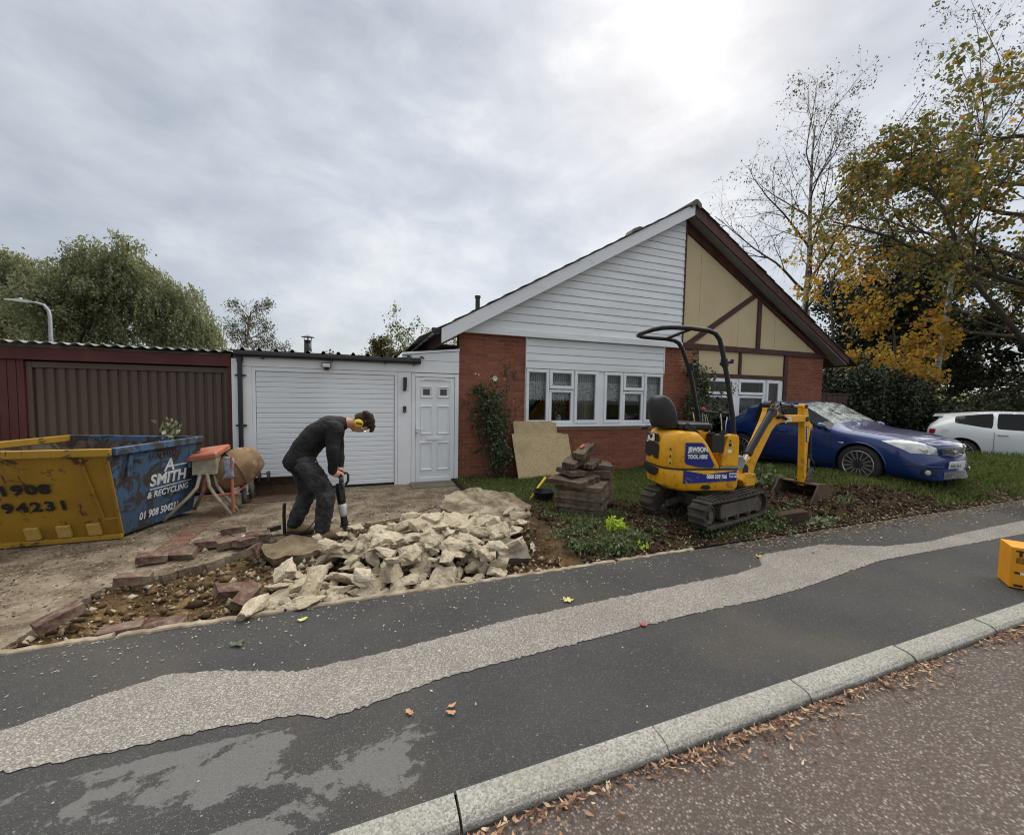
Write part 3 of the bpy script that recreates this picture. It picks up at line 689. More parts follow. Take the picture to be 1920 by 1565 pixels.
# cream panels and timbers
js = [6.99, 7.52, 8.79, 10.09, 11.37, 11.95]
def zr2(X): return 5.50 - .5603 * (X - 6.95)
for a, b in zip(js[:-1], js[1:]):
    a2, b2 = a + .004, b - .004
    mb = MB().prism([(a2, 2.80), (b2, 2.80), (b2, zr2(b2)), (a2, zr2(a2))], 7.50, 7.529); hp('cream_panel', mb, CREAM)
for a, b in ((7.00, 8.855), (8.945, 10.47)):
    hp('cream_panel', MB().box(a, b, 7.502, 7.56, 2.12, 2.665), CREAM)
hp('timber_beam', MB().box(6.975, 12.10, 7.455, 7.53, 2.667, 2.80), BROWN, bev=.006)
hp('timber_lintel', MB().box(7.22, 10.48, 7.462, 7.53, 2.022, 2.118), BROWN, bev=.005)
hp('timber_post', MB().box(10.482, 10.615, 7.465, 7.53, .5, 2.666), BROWN, bev=.005)
hp('timber_post', MB().box(8.86, 8.94, 7.468, 7.53, 2.119, 2.666), BROWN, bev=.005)
hp('timber_post', MB().box(9.415, 9.545, 7.462, 7.52, 2.801, 4.09), BROWN, bev=.006)
mb = MB().prism([(7.12, 2.802), (7.36, 2.802), (9.50, 4.16), (9.38, 4.23)], 7.474, 7.515); hp('timber_brace', mb, BROWN)
mb = MB().prism([(6.97, 5.60), (6.97, 5.36), (11.72, 2.802), (12.12, 2.802), (12.12, 2.75)], 7.45, 7.515); hp('timber_rake', mb, BROWN)
# bargeboards, soffits, roof
L0, L1 = (1.32, 2.67), (6.96, 5.83)
hp('bargeboard', MB().prism([(L0[0], L0[1]), (L1[0], L1[1]), (L1[0], L1[1] - .25), (L0[0], L0[1] - .262)], 7.18, 7.212), white_barge, label='long white bargeboard along the left roof slope')
R0 = (12.60, 2.67)
hp('bargeboard', MB().prism([(6.963, 5.83), (R0[0], R0[1]), (R0[0], R0[1] - .15), (6.963, 5.58)], 7.181, 7.212), BROWN, label='brown bargeboard along the right roof slope')
hp('soffit_panel', MB().prism([(1.36, 2.50), (6.96, 5.625), (6.96, 5.66), (1.36, 2.535)], 7.213, 7.50), SOFFIT)
for a, b in ((6.97, 8.75), (8.758, 10.65), (10.658, 12.56)):
    f = lambda X: 5.63 - .5603 * (X - 6.96)
    hp('soffit_panel', MB().prism([(a, f(a)), (b, f(b)), (b, f(b) + .035), (a, f(a) + .035)], 7.213, 7.50), SOFFIT)
mb = MB()
for sgn in (-1, 1):
    xa, xb = 6.96, (1.34 if sgn < 0 else 12.58)
    f = lambda X: 5.80 - .5603 * abs(X - 6.96)
    mb.prism([(xa, f(xa)), (xb, f(xb)), (xb, f(xb) - .10), (xa, f(xa) - .10)], 7.52, 16.8)
roof = hp('roof', mb, TILE)
rng = random.Random(4)
for sgn in (-1, 1):
    for k in range(19):
        d0 = k * .313 + .04; d1 = d0 + .36
        f = lambda d: 5.845 - .5603 * d
        y0 = 7.155 + rng.uniform(-.012, .012)
        mb = MB().prism([(6.96 + sgn * d0, f(d0) + .004), (6.96 + sgn * d1, f(d1) + .030), (6.96 + sgn * d1, f(d1) + .012), (6.96 + sgn * d0, f(d0) - .014)], y0, 16.85)
        B('tile_course', mb, TILE, roof)
for k in range(8):
    mb = MB(); y0 = 7.13 + k * .46
    mb.prism([(6.81, 5.74), (6.83, 5.83), (6.93, 5.905), (6.99, 5.905), (7.09, 5.83), (7.11, 5.74), (7.06, 5.72), (6.96, 5.80), (6.86, 5.72)], y0, y0 + .455)
    B('ridge_tile', mb, RIDGE, roof, bev=.008)
B('roof_vent', MB().prism([(5.40, 5.0), (5.47, 5.12), (5.62, 5.19), (5.74, 5.19), (5.72, 5.13)], 7.35, 7.62), RIDGE, roof, bev=.01)
B('vent_pipe', MB().tube([(2.09, 7.6, 3.0), (2.09, 7.6, 3.36)], .045, 10).tube([(2.09, 7.6, 3.36), (2.09, 7.6, 3.40)], .058, 10), BLACKP, roof)
mb = MB()
for k in range(13):
    y0 = 7.24 + k * .7; pr = [(1.17, 2.68), (1.155, 2.66), (1.165, 2.60), (1.20, 2.565), (1.26, 2.565), (1.30, 2.60), (1.31, 2.68)]
    mb.prism(pr, y0 + .01, y0 + .69); mb.prism([(a + (-.008 if a < 1.23 else .004), b - .008) for a, b in pr], y0 - .02, y0 + .03)
hp('gutter', mb, BLACKP)
hp('eaves_soffit', MB().box(1.33, 1.708, 7.53, 16.6, 2.40, 2.43).box(1.315, 1.335, 7.22, 16.6, 2.38, 2.60), BROWN)
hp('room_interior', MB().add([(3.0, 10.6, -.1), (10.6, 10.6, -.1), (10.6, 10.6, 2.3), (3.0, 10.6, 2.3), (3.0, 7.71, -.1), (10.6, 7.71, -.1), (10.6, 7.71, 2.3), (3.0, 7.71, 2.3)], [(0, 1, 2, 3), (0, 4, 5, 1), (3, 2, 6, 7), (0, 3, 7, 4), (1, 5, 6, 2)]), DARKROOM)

def sash(win, x0, x1, z0, z1, y=7.478, fw_=.055, fr=True, op=True):
    """one light: bevelled frame and its pane"""
    if op: y -= .018; fw_ = .062
    mb = MB()
    for a, b, c_, d in ((x0, x1, z0, z0 + fw_), (x0, x1, z1 - fw_, z1), (x0, x0 + fw_, z0 + fw_, z1 - fw_), (x1 - fw_, x1, z0 + fw_, z1 - fw_)):
        mb.box(a, b, y, y + .06, c_, d)
    B('sash_frame', mb, white_pvc, win, bev=.008)
    mb = MB(); g = .012                       # glazing bead
    for a, b, c_, d in ((x0 + fw_, x1 - fw_, z0 + fw_, z0 + fw_ + g), (x0 + fw_, x1 - fw_, z1 - fw_ - g, z1 - fw_), (x0 + fw_, x0 + fw_ + g, z0 + fw_ + g, z1 - fw_ - g), (x1 - fw_ - g, x1 - fw_, z0 + fw_ + g, z1 - fw_ - g)):
        mb.box(a, b, y + .016, y + .055, c_, d)
    B('glazing_bead', mb, plain('bead_grey', (.32, .33, .34), .4) if 'bead_grey' not in MATS else MATS['bead_grey'], win)
    link('pane', MB().add([(x0 + fw_, y + .03, z0 + fw_), (x1 - fw_, y + .03, z0 + fw_), (x1 - fw_, y + .03, z1 - fw_), (x0 + fw_, y + .03, z1 - fw_)], [(0, 1, 2, 3)]).mesh('pane'), GLASS, win)
def wparts(root): 
    for c_ in root.children: pass
# ---- left window
win = hp('window', MB().box(3.072, 6.508, 7.50, 7.56, .905, .94).box(3.072, 6.508, 7.50, 7.56, 2.015, 2.048).box(3.072, 3.10, 7.50, 7.56, .94, 2.015).box(6.48, 6.508, 7.50, 7.56, .94, 2.015)
         .box(3.592, 3.612, 7.50, 7.56, .94, 2.015).box(4.17, 4.20, 7.50, 7.56, .94, 2.015).box(4.755, 4.93, 7.485, 7.56, .94, 2.015).box(5.40, 5.42, 7.50, 7.56, .94, 2.015).box(5.97, 5.99, 7.50, 7.56, .94, 2.015), white_pvc, bev=.004, label='white frame window with lace valances')
B('sill', MB().box(3.062, 6.512, 7.43, 7.52, .856, .904), white_pvc, win, bev=.008)
for x0, x1, z0, z1, op in ((3.085, 3.595, .93, 2.035, 1), (3.61, 4.17, 1.645, 2.035, 1), (3.61, 4.17, .925, 1.63, 0), (4.195, 4.76, .93, 2.035, 1), (4.925, 5.405, .93, 2.035, 1), (5.42, 5.97, 1.645, 2.035, 1), (5.42, 5.97, .925, 1.63, 0), (5.985, 6.495, .93, 2.035, 1)):
    sash(win, x0, x1, z0, z1, op=bool(op))
def drape(name, x0, x1, z0, z1, y, mat, parent, amp=.012, pit_=.06, scallop=0, n=None):
    n = n or int((x1 - x0) / .008); rows = 3; V = []; 
    for r_ in range(rows + 1):
        for i in range(n + 1):
            x = x0 + (x1 - x0) * i / n; zb = z0 + (scallop * abs(math.sin(math.pi * (x - x0) / .075)) if scallop else 0)
            V.append((x, y + amp * math.sin(6.283 * x / pit_ + .7 * math.sin(9 * x)), zb + (z1 - zb) * r_ / rows))
    F = [(r_ * (n + 1) + i, r_ * (n + 1) + i + 1, (r_ + 1) * (n + 1) + i + 1, (r_ + 1) * (n + 1) + i) for r_ in range(rows) for i in range(n)]
    return B(name, MB().add(V, F), mat, parent, smooth=True)
drape('net_curtain', 3.10, 4.76, 1.78, 2.03, 7.60, NET, win, .008, .05); drape('net_curtain', 4.92, 6.49, 1.78, 2.03, 7.60, NET, win, .008, .05)
drape('lace_valance', 3.10, 4.76, 1.39, 1.80, 7.59, LACE, win, .012, .075, .035); drape('lace_valance', 4.92, 6.49, 1.39, 1.80, 7.59, LACE, win, .012, .075, .035)
drape('drape', 4.30, 4.78, .9, 2.03, 7.66, DRAPE, win, .02, .055); drape('drape', 6.02, 6.50, .9, 2.03, 7.66, DRAPE, win, .02, .055)
drape('drape', 3.11, 3.22, .9, 2.03, 7.66, DRAPE, win, .02, .055)
# ---- right window
wn2 = hp('window', MB().box(7.575, 10.47, 7.50, 7.56, .52, .56).box(7.575, 10.47, 7.50, 7.56, 1.985, 2.02).box(7.575, 7.66, 7.49, 7.56, .56, 1.985).box(10.33, 10.47, 7.49, 7.56, .56, 1.985)
         .box(8.70, 8.89, 7.485, 7.56, .56, 1.985).box(9.78, 9.87, 7.50, 7.56, .56, 1.985), white_pvc, bev=.004, label='white frame window behind the digger')
for x0, x1, z0, z1, op in ((7.65, 8.71, 1.61, 1.99, 1), (7.65, 8.71, .55, 1.59, 0), (8.88, 9.79, 1.61, 1.99, 1), (8.88, 9.79, .55, 1.59, 0), (9.86, 10.34, .55, 1.99, 1)):
    sash(wn2, x0, x1, z0, z1, op=bool(op))
B('sill', MB().box(7.572, 10.475, 7.42, 7.52, .47, .519), white_pvc, wn2, bev=.008)
drape('drape', 8.86, 9.82, .5, 1.62, 7.68, GREYDRAPE, wn2, .03, .21); drape('drape', 9.86, 10.36, .5, 2.0, 7.68, GREYDRAPE, wn2, .03, .17)
drape('drape', 7.64, 8.3, .5, 1.5, 7.72, DRAPE, wn2, .03, .23)
mb = MB().lathe([(.0, 0), (.10, 0), (.10, .002), (.0, .002)], (0, 0, 0), 'Y', 20)
o = B('sticker', mb, plain('lime_sticker', (.45, .55, .06), .5), wn2, loc=(7.88, 7.484, 1.76)); o.scale = (1, 1, .55)

# ---- white garage with front door
GA = thing('garage', 'white clad garage with ribbed up-and-over door and white front door beside it', 'garage', (-.1, 7.45, -.16))
goff = -GA.location
def gp(name, mb, mat, parent=GA, **k):
    o = B(name, mb, mat, parent, **k)
    if parent is GA: o.location = goff
    return o
gp('side_panel', MB().box(-1.925, -1.80, 7.43, 7.50, -.17, 2.0), white_pvc, bev=.004)
gp('side_panel', MB().box(-1.797, -1.652, 7.432, 7.50, -.17, 1.878), white_pvc, bev=.004)
gp('fascia', MB().box(-1.797, 1.70, 7.425, 7.50, 1.882, 2.095), white_pvc, bev=.004)
mb = MB().prism([(.825, 2.10), (1.70, 2.10), (1.70, 2.30), (.825, 2.20)], 7.428, 7.50); gp('upper_panel', mb, white_pvc, bev=.003)
mb = MB().prism([(.66, 2.185), (1.705, 2.305), (1.705, 2.345), (.66, 2.225)], 7.40, 8.6); gp('parapet_cap', mb, white_pvc, bev=.006)
mb = MB().prism([(.66, 2.10), (.82, 2.10), (.82, 2.198), (.66, 2.18)], 7.45, 8.5); gp('parapet_side', mb, white_pvc)
gp('door_side_panel', MB().box(.592, .822, 7.436, 7.50, -.17, 1.878), white_pvc, bev=.003)
gd = gp('garage_door', MB().box(-1.65, -1.605, 7.437, 7.52, -.12, 1.878).box(.535, .588, 7.437, 7.52, -.17, 1.878).box(-1.605, .535, 7.437, 7.52, 1.815, 1.878).box(-1.60, .53, 7.49, 7.52, -.12, 1.815), white_pvc, bev=.003)
sl_me = MB().prism([(7.452, 0), (7.452, .066), (7.460, .078), (7.482, .0835), (7.488, .0835), (7.488, 0)], -1.598, .528, 'YZ').mesh('slat'); fixn(sl_me); sl_me.materials.append(white_clad)
for i in range(23):
    link('slat', sl_me, None, gd, loc=(0, random.uniform(-.0008, .0008), -.108 + i * .0835))
B('latch', MB().box(-1.06, -1.04, 7.41, 7.455, .0, .04).box(-1.075, -1.03, 7.405, 7.42, .005, .02), BLACKP, gd)
fd = gp('front_door', MB().box(.828, .898, 7.438, 7.52, -.17, 1.872).box(1.628, 1.700, 7.438, 7.52, -.17, 1.872).box(.898, 1.628, 7.438, 7.52, 1.806, 1.872).box(.828, 1.70, 7.41, 7.52, -.20, -.172), white_pvc, bev=.004)
leaf = B('door_leaf', MB().box(.902, 1.624, 7.466, 7.51, -.16, 1.802), white_pvc, fd, bev=.003)
mb = MB()
for x0, x1, z0, z1 in ((.905, .985, -.155, 1.80), (1.542, 1.622, -.155, 1.80), (.985, 1.542, 1.735, 1.80), (.985, 1.542, -.155, -.06)): mb.box(x0, x1, 7.452, 7.466, z0, z1)
B('door_frame_rails', mb, white_pvc, fd, bev=.004)
def mould(x0, x1, z0, z1, glass=False):
    mb = MB(); w = .034; y = 7.444
    o_ = [(x0, z0), (x1, z0), (x1, z1), (x0, z1)]; i_ = [(x0 + w, z0 + w), (x1 - w, z0 + w), (x1 - w, z1 - w), (x0 + w, z1 - w)]
    md = [(x0 + w * .45, z0 + w * .45), (x1 - w * .45, z0 + w * .45), (x1 - w * .45, z1 - w * .45), (x0 + w * .45, z1 - w * .45)]
    V = [(a, 7.4655, b) for a, b in o_] + [(a, y, b) for a, b in md] + [(a, 7.4655, b) for a, b in i_]
    mb.add(V, [(i, (i + 1) % 4, (i + 1) % 4 + 4, i + 4) for i in range(4)] + [(i + 4, (i + 1) % 4 + 4, (i + 1) % 4 + 8, i + 8) for i in range(4)])
    B('panel_moulding', mb, white_pvc, fd)
    if glass:
        B('door_pane', MB().box(x0 + w + .02, x1 - w - .02, 7.458, 7.465, z0 + w + .02, z1 - w - .02), plain('dark_glass', (.05, .048, .042), .12, 0, .6) if 'dark_glass' not in MATS else MATS['dark_glass'], fd)
for x0, x1 in ((.985, 1.215), (1.30, 1.53)):
    mould(x0, x1, 1.42, 1.64, True); mould(x0, x1, .745, 1.285); mould(x0, x1, .075, .61)
B('letter_plate', MB().box(1.10, 1.415, 7.450, 7.466, .632, .702).box(1.12, 1.395, 7.444, 7.450, .645, .69), white_pvc, fd, bev=.004)
B('trickle_vent', MB().box(1.06, 1.45, 7.440, 7.453, 1.755, 1.785), white_pvc, fd, bev=.004)
B('door_handle', MB().box(.908, .945, 7.435, 7.452, .72, .97).box(.92, 1.04, 7.395, 7.415, .845, .868).box(.918, .936, 7.40, 7.44, .845, .868), white_pvc, fd, bev=.005)
B('lock', MB().lathe([(.012, 0), (.012, .004)], (.926, 7.430, .775), 'Y', 12), BLACKP, fd)
# roof, gutter, pipe, lights
ROOFM = pm('roof_sheet', (.10, .10, .105), (.15, .15, .15), 3, .6)
xs = []; x = -1.95
pr = []
while x < .98:
    pr += [(x, 2.135), (x + .155, 2.135), (x + .18, 2.175), (x + .205, 2.175), (x + .23, 2.135)]; x += .23
pr2 = [(a, b - .012) for a, b in pr]
gp('roof_sheet', MB().loft([[(a, 7.37, b) for a, b in pr + pr2[::-1]], [(a, 12, b + .10) for a, b in pr + pr2[::-1]]]), pm('black_roof_sheet', (.02, .02, .022), (.035, .035, .035), 4, .5))
pr = [(7.30, 2.115), (7.295, 2.06), (7.32, 2.03), (7.37, 2.02), (7.41, 2.035), (7.42, 2.115)]
gut = gp('gutter', MB().prism(pr, -1.86, .98, 'YZ'), BLACKP, bev=.003)
for x in (-1.5, -.5, .35, .85): B('gutter_bracket', MB().box(x, x + .03, 7.31, 7.425, 2.0, 2.03), BLACKP, gut)
dp = gp('downpipe', MB().tube([(-1.80, 7.385, 2.05), (-1.80, 7.385, -.12)], .034, 14).tube([(-1.80, 7.385, 2.06), (-1.80, 7.385, 1.94)], .043, 14), BLACKP)
for z in (1.72, .93, .12): B('pipe_clip', MB().tube([(-1.80, 7.385, z), (-1.80, 7.385, z + .035)], .040, 14).box(-1.875, -1.725, 7.40, 7.43, z + .005, z + .028), BLACKP, dp)
fl = gp('floodlight', MB().box(-.635, -.49, 7.33, 7.38, 1.90, 1.985).box(-.60, -.53, 7.375, 7.43, 1.865, 1.90), BLACKP, bev=.004)
B('lens', MB().box(-.622, -.503, 7.326, 7.331, 1.912, 1.973), plain('lamp_lens', (.6, .62, .62), .2), fl)
gp('wall_light', MB().box(.682, .742, 7.375, 7.437, 1.60, 1.785).box(.678, .735, 7.37, 7.437, 1.545, 1.60), plain('anthracite', (.025, .027, .028), .4), bev=.006)
db = gp('doorbell', MB().box(.682, .735, 7.405, 7.437, 1.155, 1.27), BLACKP, bev=.008); B('button', MB().lathe([(.012, 0), (.012, .004)], (.709, 7.40, 1.18), 'Y', 14), plain('bell_ring', (.25, .26, .28), .3), db)
gp('rear_wall', MB().box(-1.92, 1.69, 7.52, 12, -.2, -.16).box(-1.92, -1.85, 7.52, 12, -.16, 2.12).box(-1.92, 1.69, 11.9, 12, -.16, 2.12), SOFFIT)
fl2 = gp('flue_pipe', MB().tube([(-1.08, 9.5, 2.1), (-1.08, 9.5, 2.58)], .075, 18), BLACKP, smooth=True)
B('flue_cowl', MB().lathe([(.02, .10), (.125, .05), (.13, .04), (.0, .045)], (-1.08, 9.5, 2.60), 'Z', 18), BLACKP, fl2)
mb = MB()
for a in range(4): mb.box(-1.08 + .07 * math.cos(a * 1.57) - .006, -1.08 + .07 * math.cos(a * 1.57) + .006, 9.5 + .07 * math.sin(a * 1.57) - .006, 9.5 + .07 * math.sin(a * 1.57) + .006, 2.57, 2.66)
B('cowl_stay', mb, BLACKP, fl2)

# ---- maroon garage
REDP = NT('maroon_paint'); s = REDP
c = s.mix(s.ramp(s.noise(3, 7, .3, sc=(1, 1, .4)), [(.35, 0.), (.7, 1.)]), (.075, .020, .018), (.115, .036, .030))
c = s.mix(s.ramp(s.noise(9, 8, .5, .7), [(.63, 0.), (.70, .7)]), c, (.05, .022, .016)); s.set(c, .6, 0, .3); s.bump(s.noise(30, 6), .3, .006); REDP = s.m
BDOOR = NT('brown_garage_door'); s = BDOOR
c = s.mix(s.ramp(s.noise(1.3, 6, sc=(1, 1, .5)), [(.3, 0.), (.7, 1.)]), (.082, .053, .038), (.105, .072, .053)); s.set(c, .5, 0, .35); s.bump(s.noise(70, 4), .1, .003); BDOOR = s.m
WEATH = pm('weathered_board', (.14, .12, .10), (.07, .055, .045), 7, .9, .5, 40)
MG = thing('garage', 'maroon framed garage with brown ribbed door and corrugated roof behind the skip', 'garage', (-3.3, 7.5, -.16))
moff = -MG.location
def mp_(name, mb, mat, parent=MG, **k):
    o = B(name, mb, mat, parent, **k)
    if parent is MG: o.location = moff
    return o
mp_('fascia', MB().box(-6.4, -1.932, 7.44, 7.54, 1.868, 2.035), REDP, bev=.006)
mp_('fascia_strip', MB().prism([(-6.4, 2.037), (-1.935, 2.037), (-1.935, 2.075), (-3.2, 2.068), (-4.2, 2.085), (-6.4, 2.09)], 7.45, 7.53), WEATH)
for a, b in ((-4.59, -4.505), (-4.50, -4.412), (-4.407, -4.335)):
    mp_('post_board', MB().box(a, b, 7.47, 7.55, -.17, 1.866), REDP, bev=.006)
mp_('post_board', MB().box(-1.985, -1.93, 7.46, 7.55, -.17, 1.866), REDP, bev=.005)
mp_('side_wall_and_backing', MB().box(-6.4, -4.6, 7.50, 7.56, -.17, 1.866).box(-6.4, -1.94, 8.2, 8.3, -.17, 2.07), pm('dark_side_board', (.03, .02, .018), (.05, .035, .03), 3, .8))  # includes an unseen backing board added to stop daylight showing above the door
mdoor = mp_('garage_door', MB().box(-4.332, -4.27, 7.50, 7.56, -.12, 1.85).box(-2.04, -1.99, 7.50, 7.56, -.12, 1.85).box(-4.27, -2.04, 7.50, 7.56, 1.765, 1.85).box(-4.27, -2.04, 7.54, 7.565, -.12, 1.765), BDOOR, bev=.004)
rm = MB().prism([(0, 7.539), (.012, 7.539), (.022, 7.516), (.085, 7.516), (.095, 7.539), (.112, 7.539), (.112, 7.545), (0, 7.545)], -.11, 1.76, 'XY').mesh('rib'); fixn(rm); rm.materials.append(BDOOR)
for i in range(19): link('rib', rm, None, mdoor, loc=(-4.255 + i * .1157, 0, 0))
n = 520; pr = [(-6.4 + 4.46 * i / n, 2.105 + .017 * math.sin(6.283 * (4.46 * i / n) / .146)) for i in range(n + 1)]
pr2 = [(a, b - .009) for a, b in pr]
CORR = pm('corrugated_cement', (.24, .245, .24), (.15, .15, .14), 3, .85, .3, 40)
mp_('corrugated_roof', MB().loft([[(a, 7.36, b) for a, b in pr + pr2[::-1]], [(a, 12.2, b + .05) for a, b in pr + pr2[::-1]]]), CORR)

# ---- fence between house and hedge
FN = thing('fence', 'dark red brown close-boarded fence between the house corner and the hedge', 'fence', (13.0, 8.0, -.12))
for i in range(16):
    B('fence_board', MB().box(-.90 + i * .125, -.785 + i * .125, -.012 + (i % 2) * .006, .012 + (i % 2) * .006, 0, 1.80 + random.uniform(-.006, .006)), BROWN, FN)
B('fence_cap', MB().box(-.92, 1.12, -.03, .03, 1.81, 1.85), BROWN, FN, bev=.006)
# ================================================================== TREES AND PLANTS
class Tree:
    def __init__(s, seed): s.r = np.random.RandomState(seed); s.pl = []; s.tw = []
    def branch(s, p, d, L, rad, lev, Q):
        r = s.r; n = Q['seg'][lev]; pts = [np.array(p, float)]; d = np.array(d, float); d /= np.linalg.norm(d); ds = [d]
        for i in range(n):
            d = d + r.normal(0, Q['wob'][lev], 3); d[2] += Q['trop'][lev] * (i + 1) / n; d /= np.linalg.norm(d)
            pts.append(pts[-1] + d * L / n); ds.append(d)
        k = len(pts); rr = rad * (1 - (1 - Q['tap'][lev]) * np.linspace(0, 1, k))
        s.pl.append((np.array(pts), rr, lev))
        if lev + 1 < len(Q['n']) and Q['n'][lev]:
            nc = max(1, int(Q['n'][lev] * (.8 + .4 * r.rand())))
            a0 = r.rand() * 6.28
            for c in range(nc):
                t = Q['st'][lev] + (1 - Q['st'][lev]) * (c + .6 * r.rand()) / nc; t = min(t, .99)
                i = min(int(t * (k - 1)), k - 2); f = t * (k - 1) - i; bp = pts[i] * (1 - f) + pts[i + 1] * f; bd = ds[min(i + 1, k - 1)]
                a = a0 + c * 2.4 + r.normal(0, .3); u = np.cross(bd, [0, 0, 1.]); 
                if np.linalg.norm(u) < .1: u = np.array([1., 0, 0])
                u /= np.linalg.norm(u); v = np.cross(bd, u); ang = Q['ang'][lev] * (.75 + .5 * r.rand())
                nd = bd * math.cos(ang) + (u * math.cos(a) + v * math.sin(a)) * math.sin(ang)
                sh = Q['shape'](t) if lev == 0 and 'shape' in Q else (1.1 - .55 * t)
                s.branch(bp, nd, L * Q['rat'][lev] * sh * (.75 + .5 * r.rand()), rr[i] * Q['rr'][lev], lev + 1, Q)
        else: s.tw.append((np.array(pts), np.array(ds)))
    def wood(s, sides=(8, 6, 4, 3, 3)):
        Vs, Fs, b = [], [], 0
        for pts, rr, lev in s.pl:
            n = sides[min(lev, len(sides) - 1)]; k = len(pts); t = np.gradient(pts, axis=0); t /= np.linalg.norm(t, axis=1)[:, None] + 1e-9
            ref = np.array([0, 0, 1.]) if abs(t[0, 2]) < .9 else np.array([1., 0, 0]); u = np.cross(t, ref); u /= np.linalg.norm(u, axis=1)[:, None] + 1e-9; v = np.cross(t, u)
            a = np.arange(n) * 6.2832 / n; ring = pts[:, None, :] + (u[:, None, :] * np.cos(a)[None, :, None] + v[:, None, :] * np.sin(a)[None, :, None]) * rr[:, None, None]
            Vs.append(ring.reshape(-1, 3)); i = np.arange(k - 1)[:, None]; j = np.arange(n)[None]; j2 = (j + 1) % n
            Fs.append((np.stack([i * n + j, i * n + j2, (i + 1) * n + j2, (i + 1) * n + j], 2).reshape(-1, 4)) + b); b += k * n
        return np.vstack(Vs), np.vstack(Fs)
    def leaves(s, per, size, spread, droop=.3, asp=.6, keep=1.0):
        r = s.r; P, D = [], []
        for pts, ds in s.tw:
            if r.rand() > keep: continue
            m = r.poisson(per)
            if m == 0: continue
            t = r.rand(m) * (len(pts) - 1); i = np.minimum(t.astype(int), len(pts) - 2); f = (t - i)[:, None]
            P.append(pts[i] * (1 - f) + pts[i + 1] * f + r.normal(0, spread, (m, 3)))
        P = np.vstack(P); n = len(P)
        return leafquads(P, size, r, droop, asp)
def leafquads(P, size, r, droop=.3, asp=.6):
    n = len(P); u = r.normal(0, 1, (n, 3)); u[:, 2] -= droop * 2; u /= np.linalg.norm(u, axis=1)[:, None]
    w = np.cross(u, r.normal(0, 1, (n, 3))); w /= np.linalg.norm(w, axis=1)[:, None] + 1e-9; L = (size * r.uniform(.6, 1.35, n))[:, None]
    nn = np.cross(u, w)
    V = np.stack([P, P + u * L * .45 + w * L * asp * .5 + nn * L * .08, P + u * L, P + u * L * .45 - w * L * asp * .5 + nn * L * .08], 1).reshape(-1, 3)
    return V, np.arange(4 * n).reshape(n, 4)
BIRCHBARK = NT('birch_bark'); s = BIRCHBARK
bk = s.ramp(s.noise(2.2, 7, .8, .65, kind='World', sc=(2, 2, 1.4)), [(.50, 0.), (.58, 1.)]); s.set(s.mix(bk, (.42, .41, .38), (.06, .052, .045)), .8, 0, .2); BIRCHBARK = s.m
BARK = pm('bark', (.055, .042, .032), (.09, .072, .055), 6, .9, .5, 30)
TWIG = pm('twig_bark', (.045, .034, .03), (.075, .058, .05), 4, .9)
def strands(T, vols, n, size, rng, lmin=.6, lmax=1.5, per=13, asp=.5):
    """leafy hanging twigs that start inside a set of ellipsoids"""
    P = []
    for (c, rad, w) in vols:
        m = int(n * w); q = rng.normal(0, 1, (m, 3)); q /= np.linalg.norm(q, axis=1)[:, None]; q[:, 2] = np.where(q[:, 2] < -.35, -q[:, 2], q[:, 2])
        st = q * (rng.rand(m, 1) ** .28) * rad * (1 + .18 * np.sin(q[:, :1] * 8 + c[0]) + .15 * np.sin(q[:, 1:2] * 7 + q[:, 2:] * 9)) + c
        L = rng.uniform(lmin, lmax, (m, 1)); t = np.linspace(0, 1, per)[None, :, None]
        out = q.copy(); out[:, 2] = 0; out = out[:, None, :] * L[:, None, :] * .35
        pts = st[:, None, :] + out * t + np.array([0, 0, -1.])[None, None, :] * L[:, None, :] * (t ** 1.4) + rng.normal(0, .035, (m, per, 3)) + rng.normal(0, .08, (m, 1, 3)) * t
        P.append(pts.reshape(-1, 3))
    return leafquads(np.vstack(P), size, rng, .8, asp)
def add_crown(t, V, F, mat): link('crown', fast_mesh('crown', V - np.array(t.location), F), mat, t)
def plant_tree(name, label, base, T, leafargs, leafm, woodm=BARK, group=None, twigm=None):
    t = thing(name, label, 'tree', base, 0, group); b0 = np.array(base)
    if twigm is not None:
        a = Tree(0); a.pl = [q for q in T.pl if q[2] == 0]; V, F = a.wood(); link('trunk', fast_mesh('trunk', V - b0, F), woodm, t, smooth=True)
        a.pl = [q for q in T.pl if q[2] > 0]; V, F = a.wood(); link('branches', fast_mesh('branches', V - b0, F), twigm, t, smooth=True)
    else:
        a = Tree(0); a.pl = [q for q in T.pl if q[2] == 0]; V, F = a.wood(); link('trunk', fast_mesh('trunk', V - b0, F), woodm, t, smooth=True)
        a.pl = [q for q in T.pl if q[2] > 0]; V, F = a.wood(); link('branches', fast_mesh('branches', V - b0, F), woodm, t, smooth=True)
    for k, la in enumerate(leafargs if isinstance(leafargs, list) else [leafargs]):
        V, F = T.leaves(**la); o = link('crown', fast_mesh('crown', V - b0, F), leafm[k] if isinstance(leafm, list) else leafm, t)
    return t
WILLOW = leafmat('birch_leaf_green', [(0., (.10, .112, .064)), (.4, (.16, .172, .098)), (.8, (.22, .225, .135)), (1., (.30, .275, .16))], .6, .38)
THINLEAF = leafmat('thin_grey_leaf', [(0., (.055, .056, .04)), (.6, (.10, .095, .06)), (1., (.15, .13, .08))], .7, .25)
